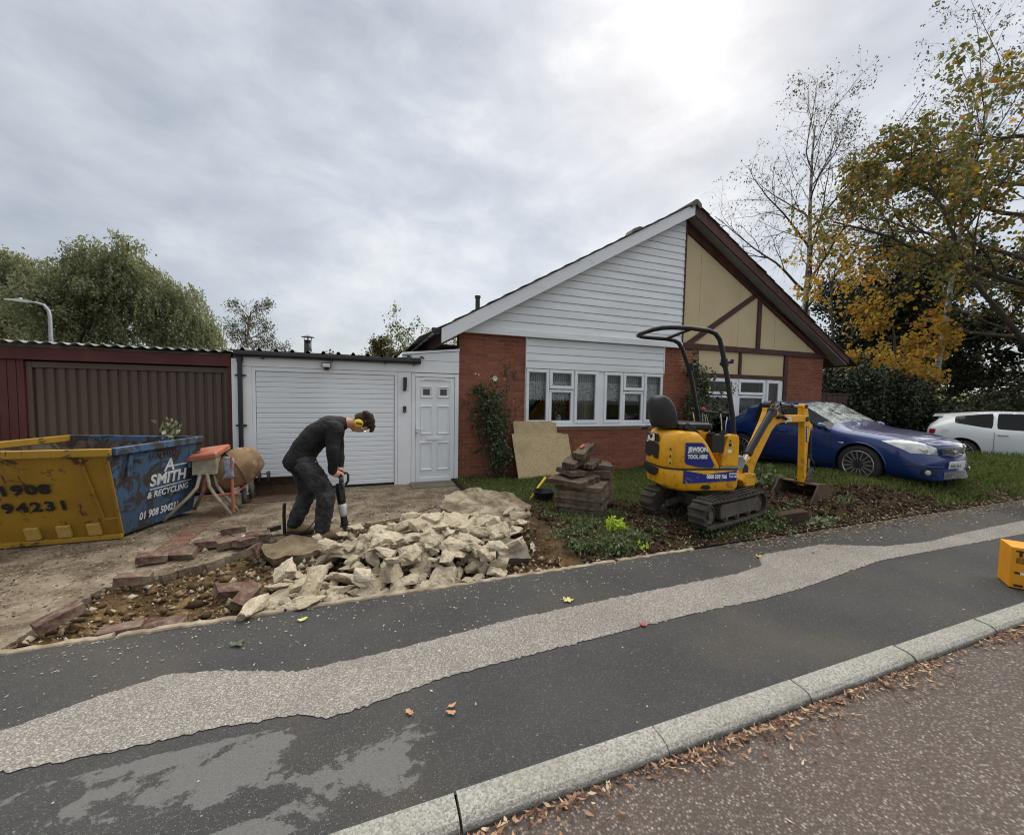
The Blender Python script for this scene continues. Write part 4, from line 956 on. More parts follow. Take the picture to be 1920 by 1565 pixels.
# big drooping birch behind the garages
Qb = dict(seg=(8, 7, 6, 5), wob=(.05, .12, .16, .12), trop=(.02, -.03, -.30, -.85), tap=(.35, .35, .4, .5), n=(17, 10, 6, 0), st=(.16, .2, .2, 0), ang=(.95, .8, .8), rat=(.50, .46, .55), rr=(.5, .5, .5), shape=lambda t: 1.35 - .75 * t)
T = Tree(11); T.branch((-13.4, 31.0, -.2), (0.02, 0, 1), 8.2, .34, 0, Qb)
tt = plant_tree('birch_tree', 'broad drooping birch in green leaf behind the maroon garage', (-13.4, 31.0, -.2), T, dict(per=22, size=.17, spread=.13, droop=.55, asp=.55), WILLOW)
rg_ = np.random.RandomState(110)
V, F = strands(T, [(np.array(c), np.array(r_), w) for c, r_, w in (((-13.9, 31, 7.6), (2.3, 1.8, 2.5), .30), ((-11.6, 30.6, 6.6), (2.1, 1.6, 1.9), .22), ((-16.2, 31.4, 6.4), (1.9, 1.6, 2.2), .20), ((-9.7, 30.0, 4.9), (1.5, 1.3, 1.4), .12), ((-13.5, 30.2, 4.6), (3.8, 1.5, 1.6), .16))], 5200, .15, rg_)
add_crown(tt, V, F, WILLOW)
T = Tree(12); T.branch((-22.0, 36.5, -.2), (0.0, 0, 1), 9.4, .3, 0, Qb)
tt = plant_tree('birch_tree', 'drooping birch at the left picture edge beyond the street lamp', (-22.0, 36.5, -.2), T, dict(per=16, size=.17, spread=.14, droop=.55, asp=.55), WILLOW)
V, F = strands(T, [(np.array(c), np.array(r_), w) for c, r_, w in (((-22.2, 36.5, 8.2), (2.6, 1.8, 2.0), .5), ((-20.4, 36, 6.0), (2.2, 1.6, 1.8), .3), ((-24.5, 37, 6.0), (2.2, 1.6, 2.2), .2))], 2600, .16, rg_)
add_crown(tt, V, F, WILLOW)
Q2 = dict(Qb); Q2['n'] = (14, 7, 4, 0); Q2['rat'] = (.30, .5, .6); T = Tree(13); T.branch((-8.8, 37.8, -.2), (0, 0, 1), 8.2, .16, 0, Q2)
plant_tree('birch_tree', 'small slender thin-leaved birch above the white garage roof', (-8.8, 37.8, -.2), T, dict(per=18, size=.15, spread=.16, droop=.6, asp=.5), THINLEAF, BIRCHBARK, twigm=TWIG)
T = Tree(14); T.branch((-6.9, 39.0, -.2), (0, 0, 1), 5.6, .12, 0, Q2)
plant_tree('birch_tree', 'low wispy birch just right of the slender birch above the garage roof', (-6.9, 39.0, -.2), T, dict(per=11, size=.15, spread=.16, droop=.6, asp=.5), THINLEAF, BIRCHBARK, twigm=TWIG)
BUSHL = leafmat('brown_green_leaf', [(0., (.035, .036, .012)), (.5, (.075, .07, .022)), (.85, (.13, .10, .035)), (1., (.20, .12, .05))], .6, .25)
Q3 = dict(seg=(5, 5, 5, 4), wob=(.1, .2, .2, .2), trop=(.0, .05, .05, -.1), tap=(.4, .4, .4, .5), n=(10, 7, 6, 0), st=(.1, .2, .2, 0), ang=(.9, .8, .8), rat=(.75, .55, .55), rr=(.5, .55, .5), shape=lambda t: 1.2 - .3 * t)
T = Tree(15); T.branch((.7, 21.3, -.2), (0, 0, 1), 3.0, .14, 0, Q3)
plant_tree('round_tree', 'low round brown-green tree peeping over the white garage', (.7, 21.3, -.2), T, dict(per=46, size=.12, spread=.10, droop=.2), BUSHL)
Q4 = dict(Q3); Q4['rat'] = (.5, .6, .6); Q4['n'] = (12, 6, 5, 0); T = Tree(16); T.branch((2.6, 20.6, -.2), (.05, 0, 1), 4.1, .12, 0, Q4)
LIGHTL = leafmat('light_green_leaf', [(0., (.07, .09, .03)), (.5, (.13, .155, .06)), (1., (.21, .22, .11))], .6, .3)
plant_tree('young_tree', 'young pale green tree left of the house eaves', (2.6, 20.6, -.2), T, dict(per=15, size=.12, spread=.10, droop=.2), LIGHTL)
# bare birch right of the gable
Qd = dict(seg=(12, 9, 8, 6, 5), wob=(.022, .09, .13, .14, .1), trop=(0, .10, -.05, -.35, -1.1), tap=(.16, .2, .3, .4, .5), n=(15, 10, 7, 4, 0), st=(.36, .22, .2, .15, 0), ang=(.62, .62, .7, .7), rat=(.40, .50, .55, .6), rr=(.50, .5, .5, .55), shape=lambda t: 1.35 - .75 * t)
T = Tree(20); T.branch((20.7, 13.9, -.2), (-.03, 0, 1), 14.6, .21, 0, Qd)
plant_tree('birch_tree', 'tall nearly bare birch behind the right roof slope', (20.7, 13.9, -.2), T, dict(per=1.0, size=.11, spread=.04, droop=.7, asp=.5), THINLEAF, BIRCHBARK, twigm=TWIG)
T = Tree(22); Qe = dict(Qd); Qe['n'] = (15, 9, 6, 3, 0); Qe['st'] = (.50, .22, .2, .15, 0); T.branch((20.2, 8.7, -.1), (.03, .01, 1), 13.6, .125, 0, Qe)
plant_tree('birch_tree', 'tall white-trunked birch with thin top leaves among the maples', (20.2, 8.7, -.1), T, dict(per=2.6, size=.095, spread=.06, droop=.7, asp=.5), THINLEAF, BIRCHBARK, twigm=TWIG)
# maples
MAPLE = leafmat('maple_leaf_green', [(0., (.055, .062, .02)), (.45, (.115, .115, .036)), (.75, (.18, .155, .045)), (.92, (.26, .165, .04)), (1., (.31, .125, .045))], .55, .42)
MAPLEO = leafmat('maple_leaf_orange', [(0., (.18, .14, .03)), (.4, (.34, .22, .035)), (.75, (.46, .25, .04)), (1., (.42, .15, .04))], .55, .45)
Qm = dict(seg=(6, 8, 7, 6, 4), wob=(.05, .09, .14, .18, .2), trop=(0, .02, .04, .0, -.2), tap=(.5, .25, .3, .4, .5), n=(20, 9, 6, 4, 0), st=(.16, .25, .2, .2, 0), ang=(1.12, .65, .7, .7), rat=(.62, .44, .5, .55), rr=(.42, .5, .5, .5), shape=lambda t: 1.15 - .35 * t)
def mapleleaves(T, per, size, spread, frac=1.0):
    return dict(per=per, size=size, spread=spread, droop=.35, asp=.95)
T = Tree(31); T.branch((23.4, 6.5, -.1), (-.03, 0, 1), 11.8, .30, 0, Qm)
plant_tree('maple_tree', 'large spreading maple turning green to orange at the right edge', (23.4, 6.5, -.1), T, [dict(per=13, size=.12, spread=.10, droop=.35, asp=.95), dict(per=7.0, size=.15, spread=.10, droop=.35, asp=.95, keep=.10)], [MAPLE, MAPLEO])
Qs = dict(Qm); Qs['n'] = (9, 6, 4, 0); Qs['seg'] = (6, 6, 5, 4); Qs['rat'] = (.42, .5, .55); Qs['st'] = (.28, .2, .2, 0); Qs['ang'] = (.9, .7, .7)
T = Tree(32); T.branch((17.0, 9.9, -.1), (0.0, 0, 1), 6.9, .055, 0, Qs)
plant_tree('maple_tree', 'slim young maple with sparse orange leaves beside the right eaves', (17.0, 9.9, -.1), T, dict(per=8, size=.13, spread=.09, droop=.3, asp=.95), MAPLEO)
Qo = dict(Q3); Qo['rat'] = (.36, .55, .55); T = Tree(33); T.branch((18.1, 9.1, -.1), (0, 0, 1), 4.5, .08, 0, Qo)
plant_tree('maple_tree', 'bushy golden orange maple above the dark ivy hedge', (18.1, 9.1, -.1), T, dict(per=13, size=.12, spread=.09, droop=.3, asp=.95), MAPLEO)
DARKG = leafmat('dark_evergreen', [(0., (.010, .014, .005)), (.5, (.022, .030, .010)), (1., (.045, .055, .018))], .5, .1)
Qc = dict(Q3); Qc['n'] = (16, 9, 7, 0); Qc['rat'] = (.45, .55, .55)
for k, (bx, by, hh, sd, lb) in enumerate(((26.5, 11.5, 7.2, 41, 'dark evergreen tree in the shade behind the white car'), (23.6, 12.6, 6.0, 42, 'dark bushy evergreen left of the white birch trunk'), (31, 9.5, 8.5, 43, 'tall dark evergreen at the right picture edge'))):
    T = Tree(sd); T.branch((bx, by, -.1), (0, 0, 1), hh, .2, 0, Qc); plant_tree('evergreen_tree', lb, (bx, by, -.1), T, dict(per=22, size=.17, spread=.16, droop=.3, asp=.8), DARKG)
# dark ivy hedge
rng = np.random.RandomState(50)
def leafblob(n, boxes, size, rng, droop=.3, asp=.8, shell=True):
    P = []
    for (cx_, cy_, cz_, rx, ry, rz_), w in boxes:
        m = int(n * w); q = rng.normal(0, 1, (m, 3)); q /= np.linalg.norm(q, axis=1)[:, None]; rad = (rng.rand(m) ** (.22 if shell else .5))[:, None]
        lump = 1 + .16 * np.sin(q[:, :1] * 7 + cx_) + .14 * np.sin(q[:, 1:2] * 9 + cy_) + .12 * np.sin(q[:, 2:] * 11 + cz_)
        P.append(q * rad * lump * [rx, ry, rz_] + [cx_, cy_, cz_])
    return leafquads(np.vstack(P), size, rng, droop, asp)
IVY = leafmat('ivy_leaf', [(0., (.012, .018, .009)), (.5, (.030, .042, .020)), (.9, (.060, .078, .042)), (1., (.10, .12, .075))], .35, .05)
hd = thing('hedge', 'dense dark ivy hedge beside the house fence behind the blue car', 'hedge', (15.6, 8.3, -.1))
V, F = leafblob(42000, [((14.2, 8.6, 1.2, 1.0, .6, 1.45), .25), ((15.4, 8.3, 1.25, 1.1, .65, 1.55), .3), ((16.7, 7.9, 1.1, 1.0, .65, 1.45), .25), ((17.8, 7.7, .7, .9, .6, 1.0), .2)], .085, rng, .5, .85)
link('foliage', fast_mesh('f', V - np.array([15.6, 8.3, -.1]), F), IVY, hd)
mb = MB()
for i in range(9): mb.tube([(-1.8 + i * .5, .2, 0), (-1.7 + i * .48, .1, .8), (-1.8 + i * .5, .15, 1.8)], [.03, .025, .012], 6)
B('stem', mb, BARK, hd)
hd2 = thing('hedge', 'low dark bramble bank under the trees behind the white car', 'hedge', (21, 8.0, -.1))
V, F = leafblob(30000, [((19.4, 8.0, .5, 1.2, .7, .9), .3), ((21.5, 7.9, .6, 1.5, .8, 1.1), .35), ((24.2, 8.2, .8, 1.8, .9, 1.3), .35)], .10, rng, .4, .8)
link('foliage', fast_mesh('f', V - np.array([21, 8.0, -.1]), F), leafmat('bramble_leaf', [(0., (.018, .024, .010)), (.6, (.045, .055, .022)), (1., (.09, .095, .045))], .5, .1), hd2)
# rose bush on the brick wall with fan trellis
ROSE = leafmat('rose_leaf', [(0., (.032, .045, .020)), (.5, (.072, .092, .046)), (.9, (.14, .165, .10)), (1., (.19, .13, .08))], .45, .2)
rb = thing('rose_bush', 'climbing rose with dark leaves and a white bloom on the brick wall', 'rose bush', (2.4, 7.3, -.1)); rb0 = np.array([2.4, 7.3, -.1])
T = Tree(60); Qr = dict(seg=(9, 6, 4), wob=(.07, .18, .2), trop=(.05, .1, 0), tap=(.4, .4, .5), n=(7, 4, 0), st=(.25, .2, 0), ang=(.7, .7), rat=(.28, .5), rr=(.6, .6))
for dx, L in ((-.20, 1.6), (-.12, 1.75), (-.03, 1.7), (.05, 1.9), (.13, 2.0), (.24, 2.2), (.0, 1.2), (.1, 1.3)): T.branch((2.42 + dx * .35, 7.27 + .05 * T.r.rand(), -.1), (dx, -.02 * T.r.rand(), 1), L, .009, 0, Qr)
V, F = T.wood((5, 4, 3)); V[:, 1] = np.clip(V[:, 1], 7.05, 7.46); link('stems', fast_mesh('stems', V - rb0, F), pm('rose_stem', (.10, .05, .03), (.07, .075, .03), 6, .7), rb)
V1, F1 = T.leaves(7, .055, .035, .3, .7)
V2, F2 = leafblob(2300, [((2.22, 7.25, 1.28, .26, .16, .42), .34), ((2.36, 7.22, .85, .24, .18, .38), .3), ((2.46, 7.22, .30, .20, .16, .38), .22), ((2.62, 7.26, .35, .16, .12, .2), .08), ((2.05, 7.28, 1.6, .10, .08, .14), .06)], .055, T.r, .3, .7, False)
V = np.vstack([V1, V2]); V[:, 1] = np.clip(V[:, 1], 6.9, 7.48); link('foliage', fast_mesh('f', V - rb0, np.vstack([F1, F2 + len(V1)])), ROSE, rb)
def bloom(c, r, mat, name='bloom'):
    mb = MB()
    for k, (nn, rr_, tl) in enumerate(((6, 1.0, .25), (5, .75, .6), (4, .45, 1.0))):
        for i in range(nn):
            a = 6.283 * i / nn + k * .5; d = Vector((math.cos(a), -.35 - .3 * k, math.sin(a))); d.normalize(); e_ = Vector((-math.sin(a), 0, math.cos(a)))
            p = Vector(c); q = p + d * r * rr_; mb.add([p, p + d * r * rr_ * .5 + e_ * r * .45, q + e_ * r * .2, q - e_ * r * .2, p + d * r * rr_ * .5 - e_ * r * .45], [(0, 1, 2, 3, 4)])
    return mb
PETAL = plain('white_petal', (.78, .76, .58), .7)
B('bloom', bloom((2.27 - 2.4, 7.02 - 7.3, 1.80 + .1), .055, PETAL), PETAL, rb)
for x, z in ((1.93, 1.88), (1.99, 1.86), (2.5, 1.80)): B('bloom', bloom((x - 2.4, 7.1 - 7.3, z + .1), .022, PETAL), plain('pink_petal', (.6, .4, .3), .7) if 'pink_petal' not in MATS else MATS['pink_petal'], rb)
tl = thing('trellis', 'small brown fan trellis leaning on the bricks behind the rose', 'trellis', (2.33, 7.38, -.05)); TW = pm('trellis_wood', (.19, .14, .10), (.12, .085, .06), 6, .85)
for i in range(6):
    a = (i - 2.5) / 2.5; B('lath', MB().bar((a * .035, 0, .0), (a * .26 - .14, .05, 1.15), .018, .008, (0, 1, 0)), TW, tl)
for k, z in enumerate((.12, .32, .55, .80, 1.05)): 
    w = .035 + .225 * z / 1.15; cx_ = -.14 * z / 1.15; B('cross_lath', MB().bar((cx_ - w, -.012 + .04 * z, z), (cx_ + w, -.012 + .04 * z, z), .016, .008, (0, 1, 0)), TW, tl)
# climber on the pillar between the windows
cb = thing('climbing_shrub', 'scrambling green shrub on the brick pillar behind the digger', 'shrub', (7.25, 7.2, -.1)); cb0 = np.array([7.25, 7.2, -.1])
T = Tree(61)
for dx, L in ((-.12, 1.6), (-.05, 2.2), (.02, 2.75), (.08, 2.3), (.16, 1.9), (.28, 2.1)): T.branch((7.2 + dx * .5, 7.2, -.1), (dx, -.02, 1), L, .009, 0, Qr)
V, F = T.wood((5, 4, 3)); V[:, 1] = np.clip(V[:, 1], 6.9, 7.45); link('stems', fast_mesh('stems', V - cb0, F), BARK, cb)
V1, F1 = T.leaves(12, .06, .05, .3, .7); V2, F2 = leafblob(2000, [((7.15, 7.15, 1.35, .28, .2, .35), .3), ((7.3, 7.15, .8, .35, .22, .5), .4), ((7.45, 7.2, 1.7, .16, .14, .4), .2), ((7.2, 7.25, 2.2, .1, .1, .3), .1)], .06, T.r, .3, .7, False)
V = np.vstack([V1, V2]); V[:, 1] = np.clip(V[:, 1], 6.8, 7.47); link('foliage', fast_mesh('f', V - cb0, np.vstack([F1, F2 + len(V1)])), leafmat('shrub_leaf', [(0., (.03, .042, .016)), (.5, (.07, .09, .038)), (1., (.14, .16, .085))], .5, .2), cb)
# low plants
def clump(name, label, cat, c, n, rad, h, size, mat, seed, droop=.1, asp=.5, group=None):
    r = np.random.RandomState(seed); t = thing(name, label, cat, (c[0], c[1], float(hgt(np.array(c[0]), np.array(c[1]))) - .01), 0, group)
    q = r.normal(0, 1, (n, 3)); q /= np.linalg.norm(q, axis=1)[:, None]; q[:, 2] = np.abs(q[:, 2]); P = q * (r.rand(n, 1) ** .4) * [rad[0], rad[1], h]
    V, F = leafquads(P, size, r, droop, asp); link('foliage', fast_mesh('f', V, F), mat, t)
    mb = MB()
    for i in range(max(3, n // 60)):
        a = r.rand() * 6.28; d = r.rand(); mb.tube([(0, 0, 0), (math.cos(a) * rad[0] * d * .4, math.sin(a) * rad[1] * d * .4, h * .5), (math.cos(a) * rad[0] * d * .8, math.sin(a) * rad[1] * d * .8, h * .85)], [.004, .003, .002], 4, False)
    B('stems', mb, TWIG, t)
    return t
LIME = leafmat('lime_leaf', [(0., (.30, .42, .03)), (.5, (.45, .58, .05)), (1., (.60, .68, .12))], .5, .35)
WEED = leafmat('weed_leaf', [(0., (.05, .068, .028)), (.5, (.10, .132, .055)), (.9, (.18, .22, .105)), (1., (.30, .33, .20))], .5, .25)
clump('lime_shrub', 'bright lime green sprig in the front bed', 'shrub', (2.58, 3.62), 170, (.12, .10), .16, .055, LIME, 70)
clump('lime_shrub', 'small bright yellow-green sprig near the pavement edge', 'shrub', (2.62, 3.25), 50, (.10, .05), .05, .045, LIME, 71)
WG = 'flattened weeds in the front bed'
for i, (x, y, n, rx, h) in enumerate(((2.0, 3.35, 420, .20, .10), (2.35, 3.28, 620, .24, .13), (2.62, 3.38, 420, .20, .11), (2.2, 3.7, 260, .2, .07), (4.35, 3.35, 380, .20, .10), (4.75, 3.42, 420, .2, .12), (5.1, 3.5, 300, .18, .10), (3.6, 3.35, 200, .18, .06), (3.0, 3.5, 160, .15, .05), (4.0, 3.2, 150, .12, .05))):
    clump('weed_clump', ['weed clump by the edging nearest the rubble heap', 'large weed clump hanging over the edging before the lime sprig', 'weed clump just right of the lime sprig', 'flat weed patch behind the clump nearest the rubble', 'weed clump below the digger track by the pavement', 'weed clump in front of the digger track front end', 'weed clump left of the timber offcut', 'sparse weed patch left of the digger track', 'thin weed patch between lime sprig and digger', 'small weed tuft at the pavement edge below the digger'][i], 'weeds', (x, y), n, (rx, rx * .7), h, .042, WEED, 80 + i, group=WG)
for i, (x, y, n, rx, h, lb) in enumerate(((1.95, 3.6, 260, .22, .06, 'flat weed mat at the edge of the sandy soil by the heap'), (2.45, 3.95, 300, .28, .06, 'flat weed mat behind the lime sprig'), (2.15, 4.25, 260, .25, .05, 'thin weed mat before the slab stack'), (3.25, 3.7, 220, .22, .05, 'weed mat left of the near digger track'), (3.0, 4.15, 200, .22, .05, 'weed mat in front of the slab stack near corner'), (5.5, 3.7, 180, .25, .06, 'weed scraps on the spoil before the bucket'), (6.3, 3.6, 240, .3, .07, 'weed scraps right of the bucket'), (4.6, 3.25, 260, .25, .08, 'weed strip at the pavement under the digger track'))):
    clump('weed_mat', lb, 'weeds', (x, y), n, (rx, rx * .7), h, .036, WEED, 180 + i, group=WG)
PALEW = leafmat('pale_weed_leaf', [(0., (.10, .13, .06)), (.5, (.22, .26, .15)), (1., (.42, .45, .34))], .5, .2)
clump('pulled_weeds', 'heap of pulled pale leaves beside the pavement right of the track', 'weeds', (5.35, 3.25), 320, (.42, .10), .06, .06, PALEW, 95)
clump('leafy_weed', 'broad leafy weed between digger boom and blue car', 'weeds', (6.1, 4.65), 260, (.42, .25), .42, .085, WEED, 96, .1, .75)
clump('leafy_weed', 'leafy weed in front of the blue car door left of the dipper', 'weeds', (5.55, 4.7), 160, (.25, .2), .34, .08, WEED, 97, .1, .75)
clump('grass_tuft', 'grass tuft at the foot of the panel beside the garage door', 'grass', (.62, 7.3), 120, (.13, .06), .12, .10, GRASS, 98, -.8, .08)
# single leaves on the pavement
def mapleleaf(name, label, X, Y, r, mat, seed, lob=5):
    rr = random.Random(seed); mb = MB(); n = lob * 4; P = []
    for i in range(n):
        a = 6.283 * i / n; q = r * (1.0 if i % 4 == 0 else .42 if i % 4 == 2 else .66) * (.85 + .3 * rr.random()); P.append((math.cos(a) * q, math.sin(a) * q, .004 + .016 * rr.random() * q / r))
    mb.add([(0, 0, .004)] + P, [(0, i + 1, (i + 1) % n + 1) for i in range(n)]); mb.tube([(0, 0, .005), (-r * 1.2, r * .3, .006)], .0012, 4)
    o = B(name, mb, mat, loc=(X, Y, float(zpv(Y)) + .002), rot=(0, 0, rr.random() * 6)); return tag(o, label, 'leaf')
mapleleaf('maple_leaf', 'pale yellow maple leaf lying on the dark pavement', 1.427, 2.558, .048, plain('yellow_leaf', (.62, .50, .22), .6), 1)
mapleleaf('red_leaf', 'small red leaf on the worn pavement strip', 1.74, 2.103, .03, plain('red_leaf', (.42, .06, .06), .6), 2, 3)
mapleleaf('yellow_leaf', 'round yellow leaf on the pavement before the digger', 3.586, 2.711, .03, plain('gold_leaf', (.6, .42, .03), .6), 3, 3)
mapleleaf('green_leaf', 'dark green curled leaf on the pavement before the trench', -.703, 2.738, .045, plain('dark_leaf', (.05, .07, .03), .5), 4, 3)
mapleleaf('lime_leaf', 'thin yellow-green leaf beside the edging stones', -.377, 2.903, .03, plain('lime_leaf_one', (.5, .55, .15), .5), 5, 2)
for i, (x, y) in enumerate(((.203, 1.853), (.387, 1.784), (.401, 1.825))): mapleleaf('tan_leaf', ['tan dry leaf on the worn grey pavement patch', 'tan curled leaf nearest the kerb on the dark pavement', 'tan curled leaf just behind another tan leaf'][i], x, y, .024, plain('tan_leaf', (.45, .25, .13), .6) if 'tan_leaf' not in MATS else MATS['tan_leaf'], 10 + i, 2)
# street lamp
GALV = pm('galvanised_steel', (.36, .37, .38), (.30, .31, .32), 4, .5, metal=.3)
sp_ = thing('street_lamp', 'grey galvanised street lamp above the maroon garage roof', 'street lamp', (-14.6, 27.0, -.2))
B('post', MB().tube([(0, 0, 0), (0, 0, 3.6), (0, 0, 5.2), (-.05, .02, 5.5), (-.25, .1, 5.76), (-.6, .2, 5.86), (-.9, .3, 5.88)], [.10, .085, .075, .07, .065, .06, .055], 10), GALV, sp_, smooth=True)
B('lantern', MB().loft([[(-.85, .30 - .06, 5.83), (-.85, .30 + .06, 5.83), (-.85, .30 + .06, 5.96), (-.85, .3 - .06, 5.96)], [(-1.3, .44 - .13, 5.88), (-1.3, .44 + .13, 5.88), (-1.3, .44 + .12, 6.02), (-1.3, .44 - .12, 6.02)], [(-1.95, .62 - .12, 5.95), (-1.95, .62 + .12, 5.95), (-1.95, .62 + .1, 6.0), (-1.95, .62 - .1, 6.0)]]), plain('lantern_grey', (.55, .56, .57), .4), sp_)
B('photocell', MB().tube([(-1.3, .44, 6.0), (-1.3, .44, 6.09)], .06, 8), plain('cell_white', (.6, .6, .6), .5), sp_)
# ================================================================== SKIP
SKY_ = rusty('skip_yellow', (.36, .205, .020), (.26, .145, .018), (.085, .05, .024), .575, 2.6, .65)
SKB_ = rusty('skip_blue', (.055, .118, .215), (.045, .075, .12), (.045, .040, .038), .515, 2.4, .65)
SKIN = rusty('skip_inside', (.10, .07, .055), (.14, .11, .09), (.06, .035, .025), .5, 2.5, .85)
STENC = NT('stencil_black'); STENC.set((.012, .012, .012, 1), .8); STENC = STENC.m
PAINTW = pm('worn_white_paint', (.62, .63, .64), (.30, .34, .38), 14, .7, lo=.5, hi=.72)
PAINTBR = pm('worn_brown_paint', (.09, .05, .03), (.04, .06, .10), 14, .7)
SK = thing('skip', 'battered waste skip with yellow end and blue side before the maroon garage', 'skip', (-3.0, 5.9, -.07)); so_ = -SK.location
NTp, FTp, FL, NL = Vector((-2.34, 5.02, .885)), Vector((-1.925, 6.15, .885)), Vector((-3.42, 6.58, .885)), Vector((-3.95, 5.01, .885))
NB, FB, FLB, NLB = Vector((-2.39, 5.37, -.06)), Vector((-2.10, 6.32, -.075)), Vector((-3.45, 6.45, -.075)), Vector((-3.85, 5.36, -.06))
def skp(name, mb, mat, parent=SK, **k):
    o = B(name, mb, mat, parent, **k)
    if parent is SK: o.location = so_
    return o
def plate(a, b, c, d, th=.012):
    n = (b - a).cross(d - a).normalized() * th
    return MB().add([a, b, c, d, a + n, b + n, c + n, d + n], [(0, 1, 2, 3), (7, 6, 5, 4), (0, 4, 5, 1), (1, 5, 6, 2), (2, 6, 7, 3), (3, 7, 4, 0)])
skp('end_panel', plate(NLB, NB, NTp, NL, -.01), SKY_); skp('side_panel', plate(NB, FB, FTp, NTp, -.01), SKB_)
skp('end_panel', plate(FB, FLB, FL, FTp, -.01), SKB_); skp('side_panel', plate(FLB, NLB, NL, FL, -.01), SKY_)
ins = lambda p, t=.03: p + (Vector((-2.95, 5.7, p.z)) - p).normalized() * t
skp('inner_lining', MB().add([ins(q) + Vector((0, 0, -.02)) for q in (NTp, FTp, FL, NL)] + [ins(q) + Vector((0, 0, .25)) for q in (NB, FB, FLB, NLB)], [(0, 1, 5, 4), (1, 2, 6, 5), (2, 3, 7, 6), (3, 0, 4, 7), (4, 5, 6, 7)]), SKIN)
def rim(a, b, mat, nm='rim'): skp(nm, MB().bar(a, b, .055, .075), mat, bev=.008)
zr = Vector((0, 0, -.015)); ex = lambda p, q, e_: q + (q - p).normalized() * e_
rim(NL + zr, NTp + zr + Vector((.025, 0, 0)), SKY_); rim(NTp + zr + Vector((.03, .03, .002)), FTp + zr, SKB_); rim(FTp + zr + Vector((0, 0, -.002)), FL + zr, SKB_); rim(FL + zr, NL + zr + Vector((0, 0, -.003)), SKY_)
# stiffener ribs on the yellow end
def onY_(u, v, o_=.0):                       # u 0..1 left to right, v 0..1 bottom to top on the yellow end
    a = NLB.lerp(NB, u); b = NL.lerp(NTp, u); n = (NB - NLB).cross(NL - NLB).normalized(); return a.lerp(b, v) + n * o_
def onB_(u, v, o_=.0):
    a = NB.lerp(FB, u); b = NTp.lerp(FTp, u); n = (FB - NB).cross(NTp - NB).normalized(); return a.lerp(b, v) + n * o_
skp('corner_rib', MB().bar(onY_(.87, .93, .012), onY_(.915, .22, .012), .022, .02, (0, -1, 0)), SKY_, bev=.005)
skp('corner_rib', MB().bar(onY_(.915, .22, .012), onY_(.985, .23, .012), .022, .02, (0, -1, 0)), SKY_, bev=.005)
skp('corner_rib', MB().bar(onY_(.99, .95, .008), onY_(.992, .0, .008), .03, .02, (0, -1, 0)), SKY_, bev=.005)
PADM = pm('pad_yellow', (.52, .36, .10), (.42, .26, .05), 6, .7)
for u in (.50, .66, .82): skp('end_pad', MB().prism([(0, 0), (.10, 0), (.10, .13), (0, .13)], 0, .03).obox((.05, -.0, .0), (.001, .001, .001)), PADM)
k_ = 0
for o in [c_ for c_ in SK.children if c_.name.startswith('end_pad')]:
    p = onY_((.50, .66, .82)[k_], .05, .035); o.location = p - SK.location; o.rotation_euler = (math.atan2(NTp.y - NB.y, NTp.z - NB.z) * -1, 0, .0); k_ += 1
skp('base_skid', MB().bar(NLB + Vector((0, -.03, .0)), NB + Vector((0, -.03, .0)), .05, .05), SKY_, bev=.008)
for u, v in ((.22, .86), (.90, .80)):
    p = onB_(u, v, .0); n = (FB - NB).cross(NTp - NB).normalized()
    skp('lifting_lug', MB().tube([p, p + n * .07], .022, 10).tube([p + n * .07, p + n * .085], .036, 10), SKB_)
    d_ = (FTp - NTp).normalized(); skp('lug_plate', MB().bar(p + n * .012 - d_ * .05 + Vector((0, 0, .07)), p + n * .012 - d_ * .075 - Vector((0, 0, .16)), .055, .02, n), SKB_, bev=.004)
bx = (FTp - NTp).normalized(); by = (NTp - NB).normalized(); yx = (NTp - NL).normalized(); yy = (NTp - NB).normalized()
def tb(u, v, s_, size, mat, **k): 
    o = txt(s_, size, mat, SK, fmtx(onB_(u, v, .014), bx, by), **k); o.location = so_; return o
def ty_(u, v, s_, size, mat, **k):
    o = txt(s_, size, mat, SK, fmtx(onY_(u, v, .014), yx, yy), **k); o.location = so_; return o
ty_(.452, .565, '1908', .145, STENC, bold=.006, sx=1.15, spacing=1.15); ty_(.44, .37, '94231', .145, STENC, bold=.006, sx=1.1, spacing=1.25)
ty_(.36, .565, '0', .145, STENC, bold=.006, sx=1.1); ty_(.36, .37, '6', .145, STENC, bold=.006, sx=1.1)
tb(.36, .84, 'LATE LOADS', .085, PAINTBR, bold=.003, sx=.88); tb(.52, .655, 'A', .20, PAINTW, bold=.005); tb(.34, .50, 'SMITH', .185, PAINTW, bold=.006, sx=.95)
tb(.30, .355, '& RECYCLING', .105, PAINTW, bold=.002, sx=.86); tb(.18, .12, '01 908 504231', .12, PAINTW, bold=.003, sx=.72)
skp('painted_line', MB().bar(onB_(.34, .46, .014), onB_(.90, .46, .014), .012, .002, (FB - NB).cross(NTp - NB)), PAINTW)
skp('painted_line', MB().bar(onB_(.62, .70, .014), onB_(.90, .70, .014), .012, .002, (FB - NB).cross(NTp - NB)), PAINTW)
# branch sticking out of the skip
r = np.random.RandomState(3); sp2 = thing('cut_branch', 'leafy cut branch standing up from the far corner of the skip', 'branch', (-2.25, 6.15, .55)); P = r.normal(0, 1, (46, 3)) * [.055, .04, .09] + [0, 0, .44]
V, F = leafquads(P, .075, r, .1, .55); link('leaves', fast_mesh('l', V, F), leafmat('pale_leaf', [(0., (.14, .16, .08)), (1., (.30, .33, .20))], .5, .2), sp2); B('stem', MB().tube([(0, 0, 0), (.01, 0, .3), (-.02, 0, .55)], [.006, .005, .003], 5), TWIG, sp2)

